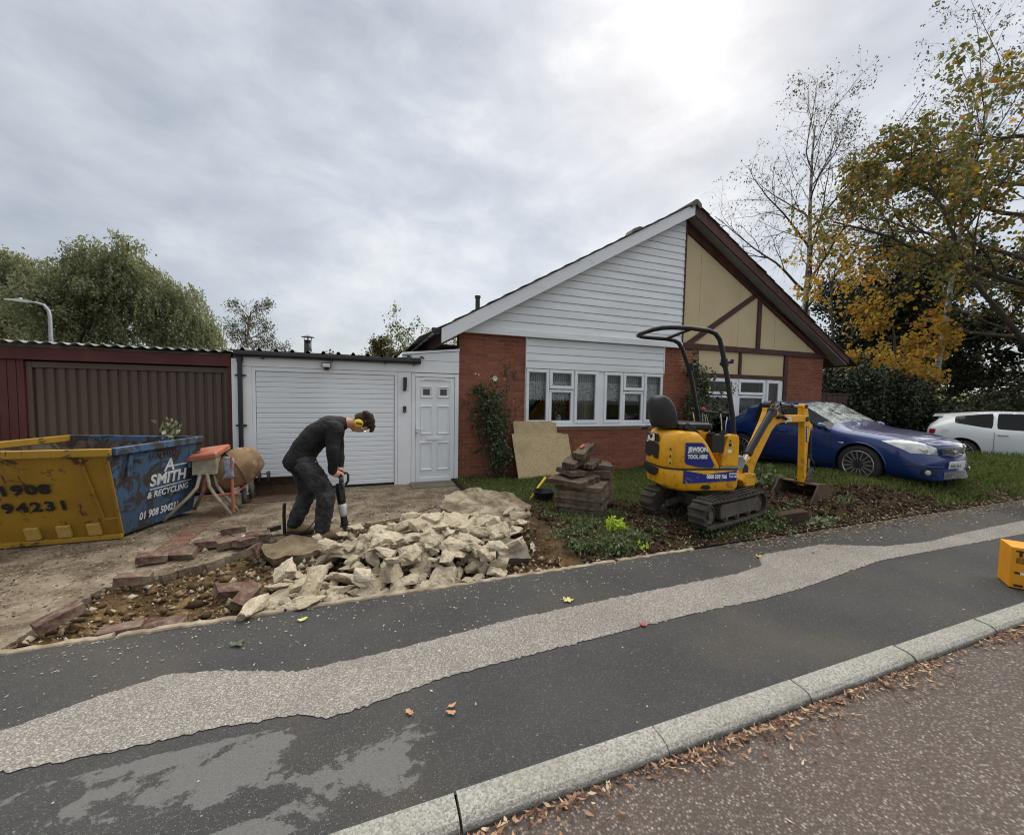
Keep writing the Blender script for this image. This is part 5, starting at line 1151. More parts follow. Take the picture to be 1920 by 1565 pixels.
# ================================================================== CEMENT MIXER
ORANGE = rusty('mixer_orange', (.46, .15, .085), (.36, .10, .06), (.34, .27, .20), .56, 5, .7)
CEMENT = pm('cement_crust', (.46, .41, .32), (.30, .255, .19), 9, .95, .6, 60)
DRUM = NT('mixer_drum'); s = DRUM; c = s.mix(s.ramp(s.noise(5, 8, .4), [(.38, 0.), (.66, 1.)]), (.27, .175, .095), (.16, .10, .06)); c = s.mix(s.ramp(s.noise(8, 8), [(.55, 0.), (.66, .8)]), c, (.34, .29, .22)); s.set(c, .85, 0, .2); s.bump(s.noise(30, 6), .4, .008); DRUM = s.m
MX = thing('cement_mixer', 'orange cement mixer with crusted drum on splayed stand legs beside the skip', 'cement mixer', (-1.85, 6.15, -.08))
GREYT = pm('grey_rubber', (.05, .05, .05), (.09, .085, .08), 8, .85); HUB = pm('grey_hub', (.26, .25, .24), (.17, .16, .15), 8, .7)
ax = Vector((.75, .45, .42)).normalized(); dc = Vector((.24, .17, .53))
def along(prof, c, axis, n=28):
    axis = Vector(axis).normalized(); u = axis.cross(Vector((0, 0, 1))).normalized(); v = axis.cross(u); rings = []
    for r_, h in prof: rings.append([Vector(c) + axis * h + (u * math.cos(6.283 * j / n) + v * math.sin(6.283 * j / n)) * r_ for j in range(n)])
    return MB().loft(rings)
B('drum', along([(.10, -.28), (.17, -.25), (.235, -.10), (.25, .02), (.235, .14), (.185, .25), (.15, .30), (.145, .30), (.18, .24), (.225, .13), (.05, .1)], dc, ax), DRUM, MX, smooth=True)
B('drum_band', along([(.252, -.02), (.262, -.02), (.262, .03), (.252, .03)], dc, ax), DRUM, MX)
cov = [(-.24, -.16, .73), (.13, -.22, .785), (.20, .12, .85), (-.16, .17, .80)]
mb = MB().loft([[Vector(p) + Vector((0, 0, -.05)) for p in cov], [Vector(p) for p in cov], [Vector(p) * .0 + Vector(p) + Vector((.02 if p[0] < 0 else -.02, .02 if p[1] < 0 else -.02, .018)) for p in cov]]); B('motor_cover', mb, ORANGE, MX, bev=.006)
B('cover_label', MB().add([(-.05, -.12, .775), (.09, -.14, .795), (.11, -.03, .812), (-.03, -.0, .792)], [(0, 1, 2, 3)]), plain('label_dark', (.08, .02, .02), .6), MX, loc=(0, 0, .004))
B('motor_box', MB().obox((-.02, -.02, .62), (.26, .22, .22)), CEMENT, MX, bev=.01)
B('handle', MB().tube([(-.22, -.15, .70), (-.30, -.20, .69)], .014, 8), BLACKP, MX)
for nm, a, b in (('frame_leg', (.28, -.16, .74), (.29, -.17, .02)), ('frame_bar', (-.05, -.08, .22), (.30, -.16, .26)), ('frame_bar', (-.05, -.08, .30), (-.02, .0, .62)), ('frame_bar', (.29, -.16, .25), (.3, .4, .24)), ('frame_bar', (-.02, -.06, .62), (-.02, .02, .70))):
    B(nm, MB().tube([a, b], .018, 8), ORANGE, MX)
for a, b, c_ in (((-.06, -.10, .56), (-.10, -.13, .36), (-.40, -.27, .0)), ((.0, -.11, .56), (.03, -.13, .36), (.27, -.18, .0)), ((.06, -.06, .56), (.09, -.06, .36), (.30, -.02, .0)), ((-.03, .02, .56), (-.07, .06, .33), (-.24, .20, .0))):
    B('stand_leg', MB().tube([a, b, Vector(b).lerp(Vector(c_), .25) + Vector((0, 0, -.02)), c_], .021, 8), CEMENT, MX, smooth=True)
B('axle', MB().tube([(.29, .28, .10), (.31, .62, .10)], .012, 8), HUB, MX)
for k_, (x, y) in enumerate(((.30, .30), (.31, .62))):
    w_ = B('wheel', MB().lathe([(.07, -.025), (.10, -.03), (.115, -.015), (.115, .015), (.10, .03), (.07, .025)], (0, 0, 0), 'X', 22), GREYT, MX, loc=(x, y, .115), rot=(0, 0, .25), smooth=True)
    mb = MB().lathe([(.02, -.03), (.02, .03)], (0, 0, 0), 'X', 10).lathe([(.072, -.02), (.062, -.026), (.062, .026), (.072, .02)], (0, 0, 0), 'X', 22, False)
    for a in range(5): mb.bar((0, 0, 0), (0, math.cos(a * 1.257) * .066, math.sin(a * 1.257) * .066), .014, .03, (1, 0, 0))
    B('hub', mb, HUB, w_)
rg = thing('rag', 'crumpled grey and white cloth hung on the mixer frame', 'cloth', (-1.60, 5.97, .36)); mb = MB(); n = 9; V = []
rr_ = random.Random(4)
for i in range(n):
    for j in range(6): V.append((-.05 + .02 * j + .012 * math.sin(i * 1.3 + j), .02 * math.sin(j * 1.7 + i * .6), .30 - .035 * i + rr_.uniform(-.008, .008)))
mb.add(V, [(i * 6 + j, i * 6 + j + 1, (i + 1) * 6 + j + 1, (i + 1) * 6 + j) for i in range(n - 1) for j in range(5)]); o = B('cloth_fold', mb, pm('rag_cloth', (.42, .44, .50), (.16, .18, .26), 18, .9), rg, smooth=True)
m = o.modifiers.new('s', 'SOLIDIFY'); m.thickness = .012

# ================================================================== GRADING BUCKET
STEEL = rusty('worn_steel', (.055, .042, .035), (.085, .062, .048), (.13, .075, .045), .5, 4, .6)
DSTEEL = rusty('dark_steel', (.03, .03, .032), (.045, .042, .04), (.09, .05, .03), .6, 5, .5)
GB = thing('digger_bucket', 'wide rusty digger bucket lying against the white garage door', 'bucket', (-1.05, 6.95, -.145))
side = [(-.16, .02), (.22, .0), (.26, .03), (.10, .24), (-.02, .33), (-.12, .30), (-.20, .17)]
for x in (-.50, .50):
    B('side_plate', MB().prism([(-b, a) for a, b in [(q[1], q[0]) for q in side]], x - .012, x + .012, 'YZ'), STEEL, GB)
shell = [(-.20, .02), (.16, .03), (.20, .17), (.14, .28), (.02, .33)]
mb = MB(); n = len(shell); mb.loft([[(-.487, a, b) for a, b in shell] + [(-.487, a * .95, b * .95 + .006) for a, b in shell[::-1]], [(.487, a, b) for a, b in shell] + [(.487, a * .95, b * .95 + .006) for a, b in shell[::-1]]]); B('shell', mb, STEEL, GB)
B('cutting_edge', MB().obox((0, -.24, .012), (1.0, .12, .02)), STEEL, GB, bev=.004)
B('cheek_bar', MB().bar((-.515, .12, .31), (-.515, -.24, .03), .02, .07, (1, 0, 0)), STEEL, GB, bev=.003)
for x in (-.42, -.30):
    B('hanger_lug', MB().prism([(-.05, .28), (.10, .24), (.08, .36), (.04, .42), (-.02, .42), (-.06, .36)], x - .012, x + .012, 'YZ').tube([(x - .02, .01, .385), (x + .02, .01, .385)], .036, 14), DSTEEL, GB)
B('lug_pin', MB().tube([(-.45, .01, .385), (-.27, .01, .385)], .016, 10), HUB, GB)

# ================================================================== RUBBLE
def chunk_mesh(seed, flat=.6, n=13, det=2):
    r = np.random.RandomState(seed); bm = bmesh.new(); q = r.uniform(-1, 1, (n, 3)); q[:, 2] *= flat
    for p in q: bm.verts.new(p)
    bmesh.ops.convex_hull(bm, input=bm.verts)
    bmesh.ops.delete(bm, geom=[v for v in bm.verts if not v.link_faces], context='VERTS')
    bmesh.ops.bevel(bm, geom=list(bm.edges), offset=.03, segments=1, affect='EDGES')
    bmesh.ops.triangulate(bm, faces=bm.faces)
    for k in range(3): bmesh.ops.subdivide_edges(bm, edges=[e_ for e_ in bm.edges if e_.calc_length() > .20], cuts=1); bmesh.ops.triangulate(bm, faces=bm.faces)
    for v in bm.verts:
        nn = noise.noise_vector(v.co * 2.3 + Vector((seed * 3.1, 0, 0))) * .07 + noise.noise_vector(v.co * 6 + Vector((0, seed, 0))) * .06 + noise.noise_vector(v.co * 14) * .03; v.co += nn
    bmesh.ops.recalc_face_normals(bm, faces=bm.faces)
    me = bpy.data.meshes.new('chunk'); bm.to_mesh(me); bm.free(); me.materials.append(RUBC)
    return me
CH = [chunk_mesh(i, .55 + .03 * i, 12 + i % 4) for i in range(14)]
rng = random.Random(8); cnt = 0
def zbase(x, y): 
    ey = np.interp(x, EDX, EDY); return float(zdr(y)) if y > ey else float(hgt(np.array(x), np.array(y)))
GRP = 'broken concrete chunks in the heap'
def chunk(x, y, s_, h=0, me=None, sx=1., sy=1., sz=.8, label=None, rz=None, rx=0, ry=0):
    z = zbase(x, y) + h
    o = link('concrete_chunk', me or rng.choice(CH), None, None, loc=(x, y, z), rot=(rx + rng.uniform(-.3, .3), ry + rng.uniform(-.3, .3), rng.uniform(0, 6.28) if rz is None else rz)); o.scale = (s_ * sx, s_ * sy, s_ * sz)
    w_ = 'lying on top of the heap' if h >= .20 else 'at the left tip of the heap' if x < -.2 else 'at the front of the heap along the edging' if y < 3.5 else 'at the right end of the heap by the lawn' if x > 1.2 else 'at the rear of the heap near the driveway' if y > 4.3 else 'in the middle of the heap'
    sz_ = 'small' if s_ < .08 else 'large' if s_ > .12 else 'medium'
    return tag(o, label or '%s pale broken concrete chunk %s' % (sz_, w_), 'rubble', GRP)
# outline of the heap: left tip near (-0.75,3.3), right near (1.9,3.3)-(2.0,4.5), rear along the broken edge
def inheap(x, y):
    pg = [(-.78, 3.15), (1.12, 3.2), (1.32, 3.6), (1.85, 4.35), (1.5, 4.75), (.6, 4.72), (-.1, 4.42), (-.55, 3.85)]; c_ = False
    for (a, b), (d, e_) in zip(pg, pg[1:] + pg[:1]):
        if (b > y) != (e_ > y) and x < (d - a) * (y - b) / (e_ - b) + a: c_ = not c_
    return c_
pts = []
for t in range(4000):
    x, y = rng.uniform(-.85, 1.85), rng.uniform(3.16, 4.9); s_ = rng.choice((.05, .06, .075, .085, .10, .12, .14))
    if inheap(x, y) and all((x - a) ** 2 + (y - b) ** 2 > (.62 * (s_ + c_)) ** 2 for a, b, c_ in pts): pts.append((x, y, s_))
    if len(pts) > 195: break
for x, y, s_ in pts:
    core = min(1, max(0, (.9 - math.hypot((x - .65) / 1.35, (y - 3.95) / .85)) / .7))
    chunk(x, y, s_ * 1.12, .03 + .17 * core + s_ * .18, sx=rng.uniform(.85, 1.5), sy=rng.uniform(.75, 1.1), sz=rng.uniform(.55, .95))
for t in range(95):      # second layer
    x, y = rng.gauss(.65, .5), rng.gauss(3.85, .32)
    if inheap(x, y): chunk(x, y, rng.uniform(.05, .12), .20 + rng.uniform(0, .09), sx=rng.uniform(.9, 1.5), sy=rng.uniform(.8, 1.1), sz=rng.uniform(.6, .9))
# larger, recognisable pieces
def slab_mesh(poly, th, seed):
    bm = bmesh.new(); r = random.Random(seed); P = []
    for (a, b), (c_, d) in zip(poly, poly[1:] + poly[:1]):
        k = max(2, int(math.hypot(a - c_, b - d) / .05))
        for t in range(k): P.append((a + (c_ - a) * t / k + r.uniform(-.015, .015), b + (d - b) * t / k + r.uniform(-.015, .015)))
    vs = [bm.verts.new((x, y, 0)) for x, y in P]; f = bm.faces.new(vs)
    ex_ = bmesh.ops.extrude_face_region(bm, geom=[f]); nv = [g for g in ex_['geom'] if isinstance(g, bmesh.types.BMVert)]
    cx_ = sum(p[0] for p in P) / len(P); cy_ = sum(p[1] for p in P) / len(P)
    for v in nv: v.co.z -= th * r.uniform(.75, 1.15); v.co.x += (cx_ - v.co.x) * .10; v.co.y += (cy_ - v.co.y) * .10
    bmesh.ops.triangulate(bm, faces=bm.faces); bmesh.ops.subdivide_edges(bm, edges=[e_ for e_ in bm.edges if e_.calc_length() > .14], cuts=2, use_grid_fill=True); bmesh.ops.triangulate(bm, faces=bm.faces)
    bmesh.ops.subdivide_edges(bm, edges=[e_ for e_ in bm.edges if e_.calc_length() > .09], cuts=1); bmesh.ops.triangulate(bm, faces=bm.faces)
    for v in bm.verts: v.co += noise.noise_vector(v.co * 5 + Vector((seed, 0, 0))) * .035 + noise.noise_vector(v.co * 16) * .012
    bmesh.ops.recalc_face_normals(bm, faces=bm.faces); me = bpy.data.meshes.new('slab'); bm.to_mesh(me); bm.free(); me.materials.append(RUB); return me
def slab(poly, th, seed, loc, rot, label, mat=None):
    me = slab_mesh(poly, th, seed)
    if mat: me.materials.clear(); me.materials.append(mat)
    o = link('concrete_slab', me, None, None, loc=loc, rot=rot); return tag(o, label, 'rubble')
slab([(-.50, -.20), (-.15, -.36), (.36, -.40), (.56, -.30), (.60, .10), (.35, .46), (-.2, .50), (-.52, .2)], .12, 1, (1.42, 4.80, .115), (R(9), R(4), R(-22)), 'large lifted driveway slab with leaf-stained top beside the lawn', SLABTOP)
slab([(-.26, -.16), (.05, -.24), (.28, -.04), (.14, .20), (-.16, .18)], .10, 7, (.85, 4.05, .15), (R(18), R(8), R(-30)), 'steeply tilted concrete slab on top of the heap')
slab([(-.2, -.12), (.15, -.16), (.2, .08), (-.1, .15)], .12, 8, (1.35, 3.55, .03), (R(20), R(5), R(10)), 'dark damp concrete block at the right end of the heap', pm('damp_concrete', (.14, .12, .10), (.22, .19, .15), 6, .9, .8, 30))
slab([(-.26, -.06), (.2, -.10), (.28, .02), (-.1, .09)], .06, 9, (1.78, 3.75, .0), (R(6), R(-14), R(25)), 'thin pale concrete sliver lying apart to the right of the heap')
slab([(-.3, -.2), (.2, -.25), (.33, .05), (.0, .2), (-.3, .1)], .10, 10, (-.62, 4.42, -.02), (R(8), R(4), R(30)), 'muddy broken slab edge at the worker feet', concrete('muddy_concrete', [(.3, (.08, .055, .03)), (.5, (.20, .15, .09)), (.7, (.34, .28, .19))]))
# loose bricks
lb = MB().box(-.1075, .1075, -.051, .051, 0, .065).mesh('loose_brick')
for q in (lb,): q.materials.append(LBRICK)
bl = [(-1.78, 3.27, .03, (0, -.25, .75), 'red brick propped on the trench edge by the pavement'), (-1.46, 3.20, -.09, (0, 0, .15), 'dusty brick lying flat in the trench by the edging'), (-1.77, 4.40, -.04, (.1, .1, .25), 'dirty brick at the front of the driveway brick row'), (-1.56, 4.47, -.04, (.5, 0, -.2), 'dirty brick tipped on edge in the driveway brick row'), (-1.44, 4.68, -.05, (.0, .1, .35), 'clean red brick behind the tipped brick'), (-1.28, 4.90, .0, (0, 0, .3), 'dark red brick on top at the rear of the brick row'), (-1.24, 4.62, -.04, (.1, 0, .5), 'broken pinkish brick in the middle of the brick row'), (-1.10, 4.60, -.04, (.0, .1, 1.), 'crumbled brick end by the middle of the brick row'), (-1.02, 4.72, -.03, (.2, 0, .2), 'mortared brick nearest the cable coil'), (-.98, 4.32, -.02, (1.2, .1, 1.45), 'red brick standing on end before the worker'), (-1.70, 3.92, -.03, (.0, .1, .1), 'purple brick bedded in the driveway edge'), (-.98, 3.60, -.08, (.4, .3, .6), 'dark brick half buried in the trench'), (-.84, 3.46, -.07, (.5, -.3, 1.2), 'dark broken brick beside the left tip of the heap'), (-1.22, 3.19, -.09, (.1, 0, -.1), 'buried brick end against the edging'), (1.72, 4.25, -.06, (.2, .4, 1.0), 'brick end under the lifted slab')]
for x, y, z, rt_, lab in bl: tag(link('loose_brick', lb, None, None, loc=(x, y, z), rot=rt_), lab, 'brick')
chunk(.72, 3.28, .05, .02, label='black lump of tar at the front of the heap').data = (lambda m_: (m_.materials.clear(), m_.materials.append(plain('tar', (.02, .018, .02), .5)), m_)[2])(chunk_mesh(99, .7))
B_ = thing('wood_strip', 'painted wooden strip lying by the cable coil', 'wood strip', (-1.10, 4.80, -.03), R(38)); B('strip', MB().box(-.17, .17, -.02, .02, 0, .035), pm('old_white_paint', (.55, .53, .48), (.32, .28, .22), 9, .8), B_, bev=.003)
B('dark_end', MB().box(.171, .30, -.022, .022, 0, .05), pm('dark_end', (.06, .05, .045), None, 5), B_)
# rods lying across the driveway
tag(B('steel_rod', MB().tube([(-.1, 4.75, -.02), (.4, 5.0, -.035), (.95, 5.45, -.05)], .008, 6), pm('rusty_rod', (.16, .085, .04), (.10, .05, .03), 8, .9)), 'long rusty rod lying across the driveway behind the heap', 'rod')

# ================================================================== SLAB STACK
PAV = pm('old_paving', (.125, .090, .060), (.055, .038, .025), 7, .95, .9, 40, lo=.4, hi=.6); PAVE = pm('paving_edge', (.19, .148, .105), (.085, .062, .043), 9, .95, .8, 50, lo=.4, hi=.6)
def pslab(cx_, cy_, z, L, Wd, th, rz, rx, ry, label, seed, brk=False):
    r = random.Random(seed); mb = MB(); n = 10; poly = []
    cs = [(-L / 2, -Wd / 2), (L / 2, -Wd / 2), (L / 2, Wd / 2), (-L / 2, Wd / 2)]
    if brk: cs = [(a * r.uniform(.7, 1.05), b * r.uniform(.7, 1.05)) for a, b in cs]; cs.insert(2, (L / 2 * .95, r.uniform(-.1, .1)))
    for (a, b), (c_, d) in zip(cs, cs[1:] + cs[:1]):
        for t in range(n): poly.append((a + (c_ - a) * t / n + r.uniform(-.006, .006) * (2 if brk else 1), b + (d - b) * t / n + r.uniform(-.006, .006) * (2 if brk else 1)))
    k = len(poly); lo = [(x, y, r.uniform(-.003, .003)) for x, y in poly]; hi = [(x * .985, y * .985, th + r.uniform(-.004, .004)) for x, y in poly]
    mb.add(lo + hi, [tuple(reversed(range(k))), tuple(range(k, 2 * k))] + [(i, (i + 1) % k, (i + 1) % k + k, i + k) for i in range(k)])
    o = B('paving_slab', mb, PAV if brk or seed % 3 == 0 else PAVE, None, loc=(cx_, cy_, z), rot=(rx, ry, rz)); tag(o, label, 'paving slab', 'paving slabs in the stack'); return o
zs = .055
names = ['bottom paving slab of the stack on the grass', 'second paving slab from the bottom of the stack', 'third paving slab from the bottom of the stack', 'fourth paving slab from the bottom of the stack', 'fifth paving slab from the bottom of the stack', 'sixth paving slab from the bottom, topmost whole one in the stack']
rr_ = random.Random(6)
for i in range(6):
    pslab(2.78 + rr_.uniform(-.02, .02), 4.60 + rr_.uniform(-.02, .02), zs + i * .056, .86, .60, .052, R(46) + rr_.uniform(-.03, .03), rr_.uniform(-.008, .008), rr_.uniform(-.008, .008), names[i], i + 1)
z0 = zs + 6 * .056
pslab(2.56, 4.52, z0 + .005, .60, .52, .065, R(30), .03, -.04, 'thick broken slab overhanging the left of the stack', 21, True)
pslab(3.08, 4.72, z0 + .005, .40, .36, .10, R(60), .0, .05, 'chunky broken slab on the right of the stack', 22, True)
pslab(2.66, 4.62, z0 + .085, .56, .36, .06, R(15), .05, .10, 'broken slab bridging the middle of the stack', 23, True)
pslab(3.10, 4.76, z0 + .115, .40, .30, .075, R(70), .04, -.06, 'broken slab second from top on the right of the stack', 24, True)
pslab(2.88, 4.72, z0 + .165, .46, .30, .06, R(35), -.04, -.06, 'broken slab below the two tilted top pieces', 25, True)
pslab(2.66, 4.66, z0 + .225, .56, .24, .075, R(38), .10, -.16, 'tilted broken slab second from the top of the stack', 26, True)
pslab(2.80, 4.70, z0 + .335, .56, .18, .075, R(40), .05, -.17, 'narrow tilted slab piece on top of the stack', 27, True)
tag(B('red_chip', MB().obox((2.78, 4.70, z0 + .435), (.14, .03, .016), Matrix.Rotation(R(40), 3, 'Z') @ Matrix.Rotation(-.17, 3, 'Y')), plain('chip_red', (.45, .09, .06), .7)), 'small red strip lying on the topmost slab', 'strip')
# chipboard sheets against the wall
CHIP = NT('chipboard'); s = CHIP; c = s.ramp(s.noise(38, 8, .8, .7), [(.3, (.30, .215, .115)), (.5, (.48, .375, .22)), (.7, (.60, .49, .31))]); c = s.mix(s.ramp(s.noise(3, 6), [(.5, 0.), (.72, .5)]), c, (.30, .24, .13)); s.set(c, .9, 0, .15); s.bump(s.noise(60, 6), .4, .004); CHIP = s.m
def sheet(name, x0, x1, zt, yb, yt, th, label, jag=0):
    r = random.Random(int(x0 * 100)); n = 24; topl = [(x0 + (x1 - x0) * i / n, zt + r.uniform(-jag, jag) * .5 - (jag * 2.0 if i > n - 3 else 0)) for i in range(n + 1)]
    poly = [(x0 + .05, -.12), (x1 + .02, -.13)] + topl[::-1]; zb = -.12
    V = []
    for d in (0, th):
        for x, z in poly: V.append((x, yb + (yt - yb) * (z - zb) / (zt - zb) + d, z))
    k = len(poly); mb = MB().add(V, [tuple(range(k)), tuple(range(2 * k - 1, k - 1, -1))] + [(i, i + k, (i + 1) % k + k, (i + 1) % k) for i in range(k)])
    return tag(B(name, mb, CHIP), label, 'board')
sheet('chipboard_sheet', 2.80, 3.75, .98, 7.20, 7.42, .02, 'taller chipboard sheet behind, leaning under the window', .015)
sheet('chipboard_sheet', 2.74, 3.98, .74, 7.02, 7.33, .02, 'wider lower chipboard sheet leaning in front under the window', .012)
# splitting axe on the grass
AX = thing('axe', 'axe with yellow handle stuck head down in the lawn', 'axe', (2.12, 5.0, -.01))
B('handle', MB().tube([(0, 0, .02), (.20, .16, .17), (.42, .33, .30)], [.016, .015, .018], 10, True, [1, 1, 1]), plain('axe_yellow', (.55, .38, .03), .45), AX, smooth=True)
B('grip', MB().tube([(-.005, 0, .015), (.08, .06, .075)], [.021, .018], 10), BLACKP, AX); B('head', MB().loft([[(-.10, -.05, -.02), (-.06, .05, -.02), (-.06, .05, .05), (-.10, -.05, .05)], [(.04, -.02, -.02), (.06, .03, -.02), (.06, .03, .045), (.04, -.02, .045)], [(.12, -.03, .0), (.125, -.02, .0), (.125, -.02, .03), (.12, -.03, .03)]]), DSTEEL, AX)
# dark scoop behind the stack
tag(B('rubber_bucket', MB().lathe([(.10, 0), (.15, .16), (.16, .17), (.14, .17), (.09, .02)], (2.35, 4.98, .02), 'Z', 18), BLACKP, None), 'black rubber tub half hidden behind the slab stack', 'tub')

# ================================================================== WORKER
def capsule(mb, pts, rad, ell=None, n=16):
    """tapered limb with rounded ends"""
    pts = [Vector(p) for p in pts]; P = []; Rr = []; El = []; m = 6
    for a, b in zip(range(len(pts) - 1), range(1, len(pts))):
        for k in range(m):
            t = k / m; P.append(pts[a].lerp(pts[b], t)); Rr.append(rad[a] + (rad[b] - rad[a]) * t); El.append((ell[a] + (ell[b] - ell[a]) * t) if ell else 1)
    P.append(pts[-1]); Rr.append(rad[-1]); El.append(ell[-1] if ell else 1)
    d0 = (P[0] - P[1]).normalized(); d1 = (P[-1] - P[-2]).normalized()
    P = [P[0] + d0 * Rr[0] * .75, P[0] + d0 * Rr[0] * .45] + P + [P[-1] + d1 * Rr[-1] * .45, P[-1] + d1 * Rr[-1] * .75]; Rr = [Rr[0] * .45, Rr[0] * .85] + Rr + [Rr[-1] * .85, Rr[-1] * .45]; El = [El[0]] * 2 + El + [El[-1]] * 2
    mb.tube(P, Rr, n, True, El); return mb
def fuse(name, mb, mat, parent, vox=.012, smooth=8, wrinkle=0, wsize=.08):
    o = B(name, mb, mat, parent)
    m = o.modifiers.new('r', 'REMESH'); m.mode = 'VOXEL'; m.voxel_size = vox; m.use_smooth_shade = True
    if smooth: m = o.modifiers.new('s', 'SMOOTH'); m.iterations = smooth; m.factor = .6
    if wrinkle:
        tx = bpy.data.textures.new('w', 'CLOUDS'); tx.noise_scale = wsize; tx.noise_depth = 2
        m = o.modifiers.new('d', 'DISPLACE'); m.texture = tx; m.strength = wrinkle; m.mid_level = .5; m.texture_coords = 'LOCAL'
    bake(o)
    for p in o.data.polygons: p.use_smooth = True
    return o
def subtle(sd): pass
SKINM = NT('skin'); s = SKINM; s.set(s.mix(s.ramp(s.noise(14, 5), [(.35, 0.), (.7, 1.)]), (.50, .26, .18), (.42, .20, .135)), .5, 0, .4); s.b.inputs['Subsurface Weight'].default_value = .08; s.b.inputs['Subsurface Radius'].default_value = (.01, .004, .002); SKINM = s.m
SWEAT = NT('black_sweatshirt'); s = SWEAT; s.set(s.mix(s.ramp(s.noise(6, 5), [(.35, 0.), (.7, 1.)]), (.013, .013, .014), (.024, .024, .025)), .9, 0, .2); s.bump(s.noise(6, 3, 1.4), .8, .05); s.bump(s.noise(160, 3), .2, .002); SWEAT = s.m
TROU = NT('dark_work_trousers'); s = TROU; s.set(s.mix(s.ramp(s.noise(9, 7, .5), [(.38, 0.), (.68, 1.)]), (.024, .025, .027), (.062, .062, .064)), .9, 0, .2); s.bump(s.noise(8, 4, 1.6), 1., .05); s.bump(s.noise(120, 3), .2, .002); TROU = s.m
BOOT = pm('tan_boot_leather', (.25, .17, .10), (.16, .105, .06), 9, .8, .4, 60); SOLE = plain('boot_sole', (.03, .025, .02), .9)
HAIR = NT('dark_hair'); s = HAIR; s.set(s.mix(s.ramp(s.noise(30, 5, 1.), [(.3, 0.), (.7, 1.)]), (.018, .010, .007), (.05, .026, .016)), .6, 0, .3); s.bump(s.noise(60, 4, 2.), .8, .02); HAIR = s.m
PW = thing('person', 'worker in black sweatshirt and dark trousers bent over a breaker, yellow ear defenders', 'person', (-.45, 4.74, -.06)); po = -PW.location
# body: one continuous figure under the clothes
spine = [(-.615, 4.74, .79), (-.57, 4.74, .90), (-.46, 4.74, 1.03), (-.33, 4.74, 1.125), (-.225, 4.74, 1.155)]
mb = MB(); capsule(mb, spine, [.09, .09, .095, .085, .055], [1.3, 1.2, 1.25, 1.35, 1.3])
capsule(mb, [(-.225, 4.74, 1.155), (-.15, 4.74, 1.165), (-.09, 4.74, 1.15)], [.062, .056, .056])
hd_r = Matrix.Rotation(R(8), 3, 'Y')
mb.ball((-.005, 4.74, 1.17), .1, 20, 14, (1.10, .80, .95)); mb.ball((-.055, 4.74, 1.115), .065, 16, 10, (1.05, .85, .75))          # cranium, jaw
mb.ball((-.095, 4.74, 1.085), .026, 10, 8, (1.0, 1., .8))                                                                        # chin
mb.ball((-.015, 4.74, 1.070), .017, 10, 8, (1.2, .85, 1.)); mb.ball((-.004, 4.74, 1.062), .013, 8, 6)                             # nose
mb.ball((-.050, 4.74, 1.066), .017, 10, 6, (.6, 1.3, .6)); mb.ball((.03, 4.74, 1.085), .03, 10, 6, (.5, 1.7, .4))                 # lips, brow
for sy in (-1, 1):
    mb.ball((-.055, 4.74 + sy * .082, 1.16), .028, 10, 8, (.7, .35, 1.1))
    sh = (-.25, 4.74 + sy * .165, 1.125)
    el = (-.285, 4.52, .875) if sy < 0 else (-.26, 4.93, .885); wr = (-.285, 4.565, .635) if sy < 0 else (-.235, 4.83, .64)
    capsule(mb, [(-.31, 4.74 + sy * .08, 1.10), (sh[0] - .02, sh[1], sh[2] - .02)], [.055, .045]); capsule(mb, [(sh[0] - .015, sh[1], sh[2] - .02), el, wr], [.045, .038, .030])
legs = {-1: [(-.58, 4.645, .76), (-.355, 4.585, .41), (-.405, 4.575, .05)], 1: [(-.625, 4.835, .75), (-.575, 4.88, .37), (-.715, 4.88, .03)]}
for k_, L_ in legs.items(): capsule(mb, L_, [.085, .058, .04]); capsule(mb, [(L_[2][0] - .02, L_[2][1], L_[2][2] - .05), (L_[2][0] + .14, L_[2][1], L_[2][2] - .07)], [.035, .03])
body = fuse('body', mb, SKINM, PW, .010, 6); body.location = po
def pp_(o): o.location = po; return o
mb = MB(); capsule(mb, [(-.655, 4.74, .745)] + spine, [.142, .142, .138, .143, .126, .085], [1.22, 1.24, 1.2, 1.28, 1.5, 1.4], 22)
capsule(mb, [(-.26, 4.74, 1.15), (-.19, 4.74, 1.163)], [.082, .072])
for sy in (-1, 1):
    sh = (-.265, 4.74 + sy * .165, 1.115); el = (-.29, 4.52, .875) if sy < 0 else (-.262, 4.93, .885); wr = (-.292, 4.556, .66) if sy < 0 else (-.24, 4.835, .66)
    capsule(mb, [(-.36, 4.74 + sy * .09, 1.10), sh], [.105, .085]); capsule(mb, [sh, Vector(sh).lerp(Vector(el), .5) + Vector((-.012, 0, 0)), el, wr], [.084, .074, .066, .046])
pp_(fuse('sweatshirt', mb, SWEAT, PW, .011, 7, .022, .09))
mb = MB(); capsule(mb, [(-.655, 4.74, .73), (-.605, 4.74, .79)], [.118, .12], [1.3, 1.25], 22)
capsule(mb, [(-.575, 4.65, .755), (-.47, 4.61, .60), (-.36, 4.585, .42), (-.385, 4.58, .22), (-.405, 4.575, .06)], [.118, .106, .092, .086, .074])
capsule(mb, [(-.63, 4.83, .75), (-.60, 4.86, .56), (-.575, 4.88, .38), (-.65, 4.88, .19), (-.715, 4.88, .045)], [.115, .104, .09, .085, .074])
mb.obox((-.425, 4.502, .545), (.15, .02, .17), Matrix.Rotation(R(35), 3, 'Y')); mb.obox((-.69, 4.62, .73), (.05, .02, .09), Matrix.Rotation(R(-30), 3, 'Y'))
pp_(fuse('trousers', mb, TROU, PW, .011, 5, .030, .06))
mb = MB().obox((-.42, 4.488, .605), (.165, .014, .055), Matrix.Rotation(R(35), 3, 'Y')); pp_(B('pocket_flap', mb, TROU, PW, bev=.006))
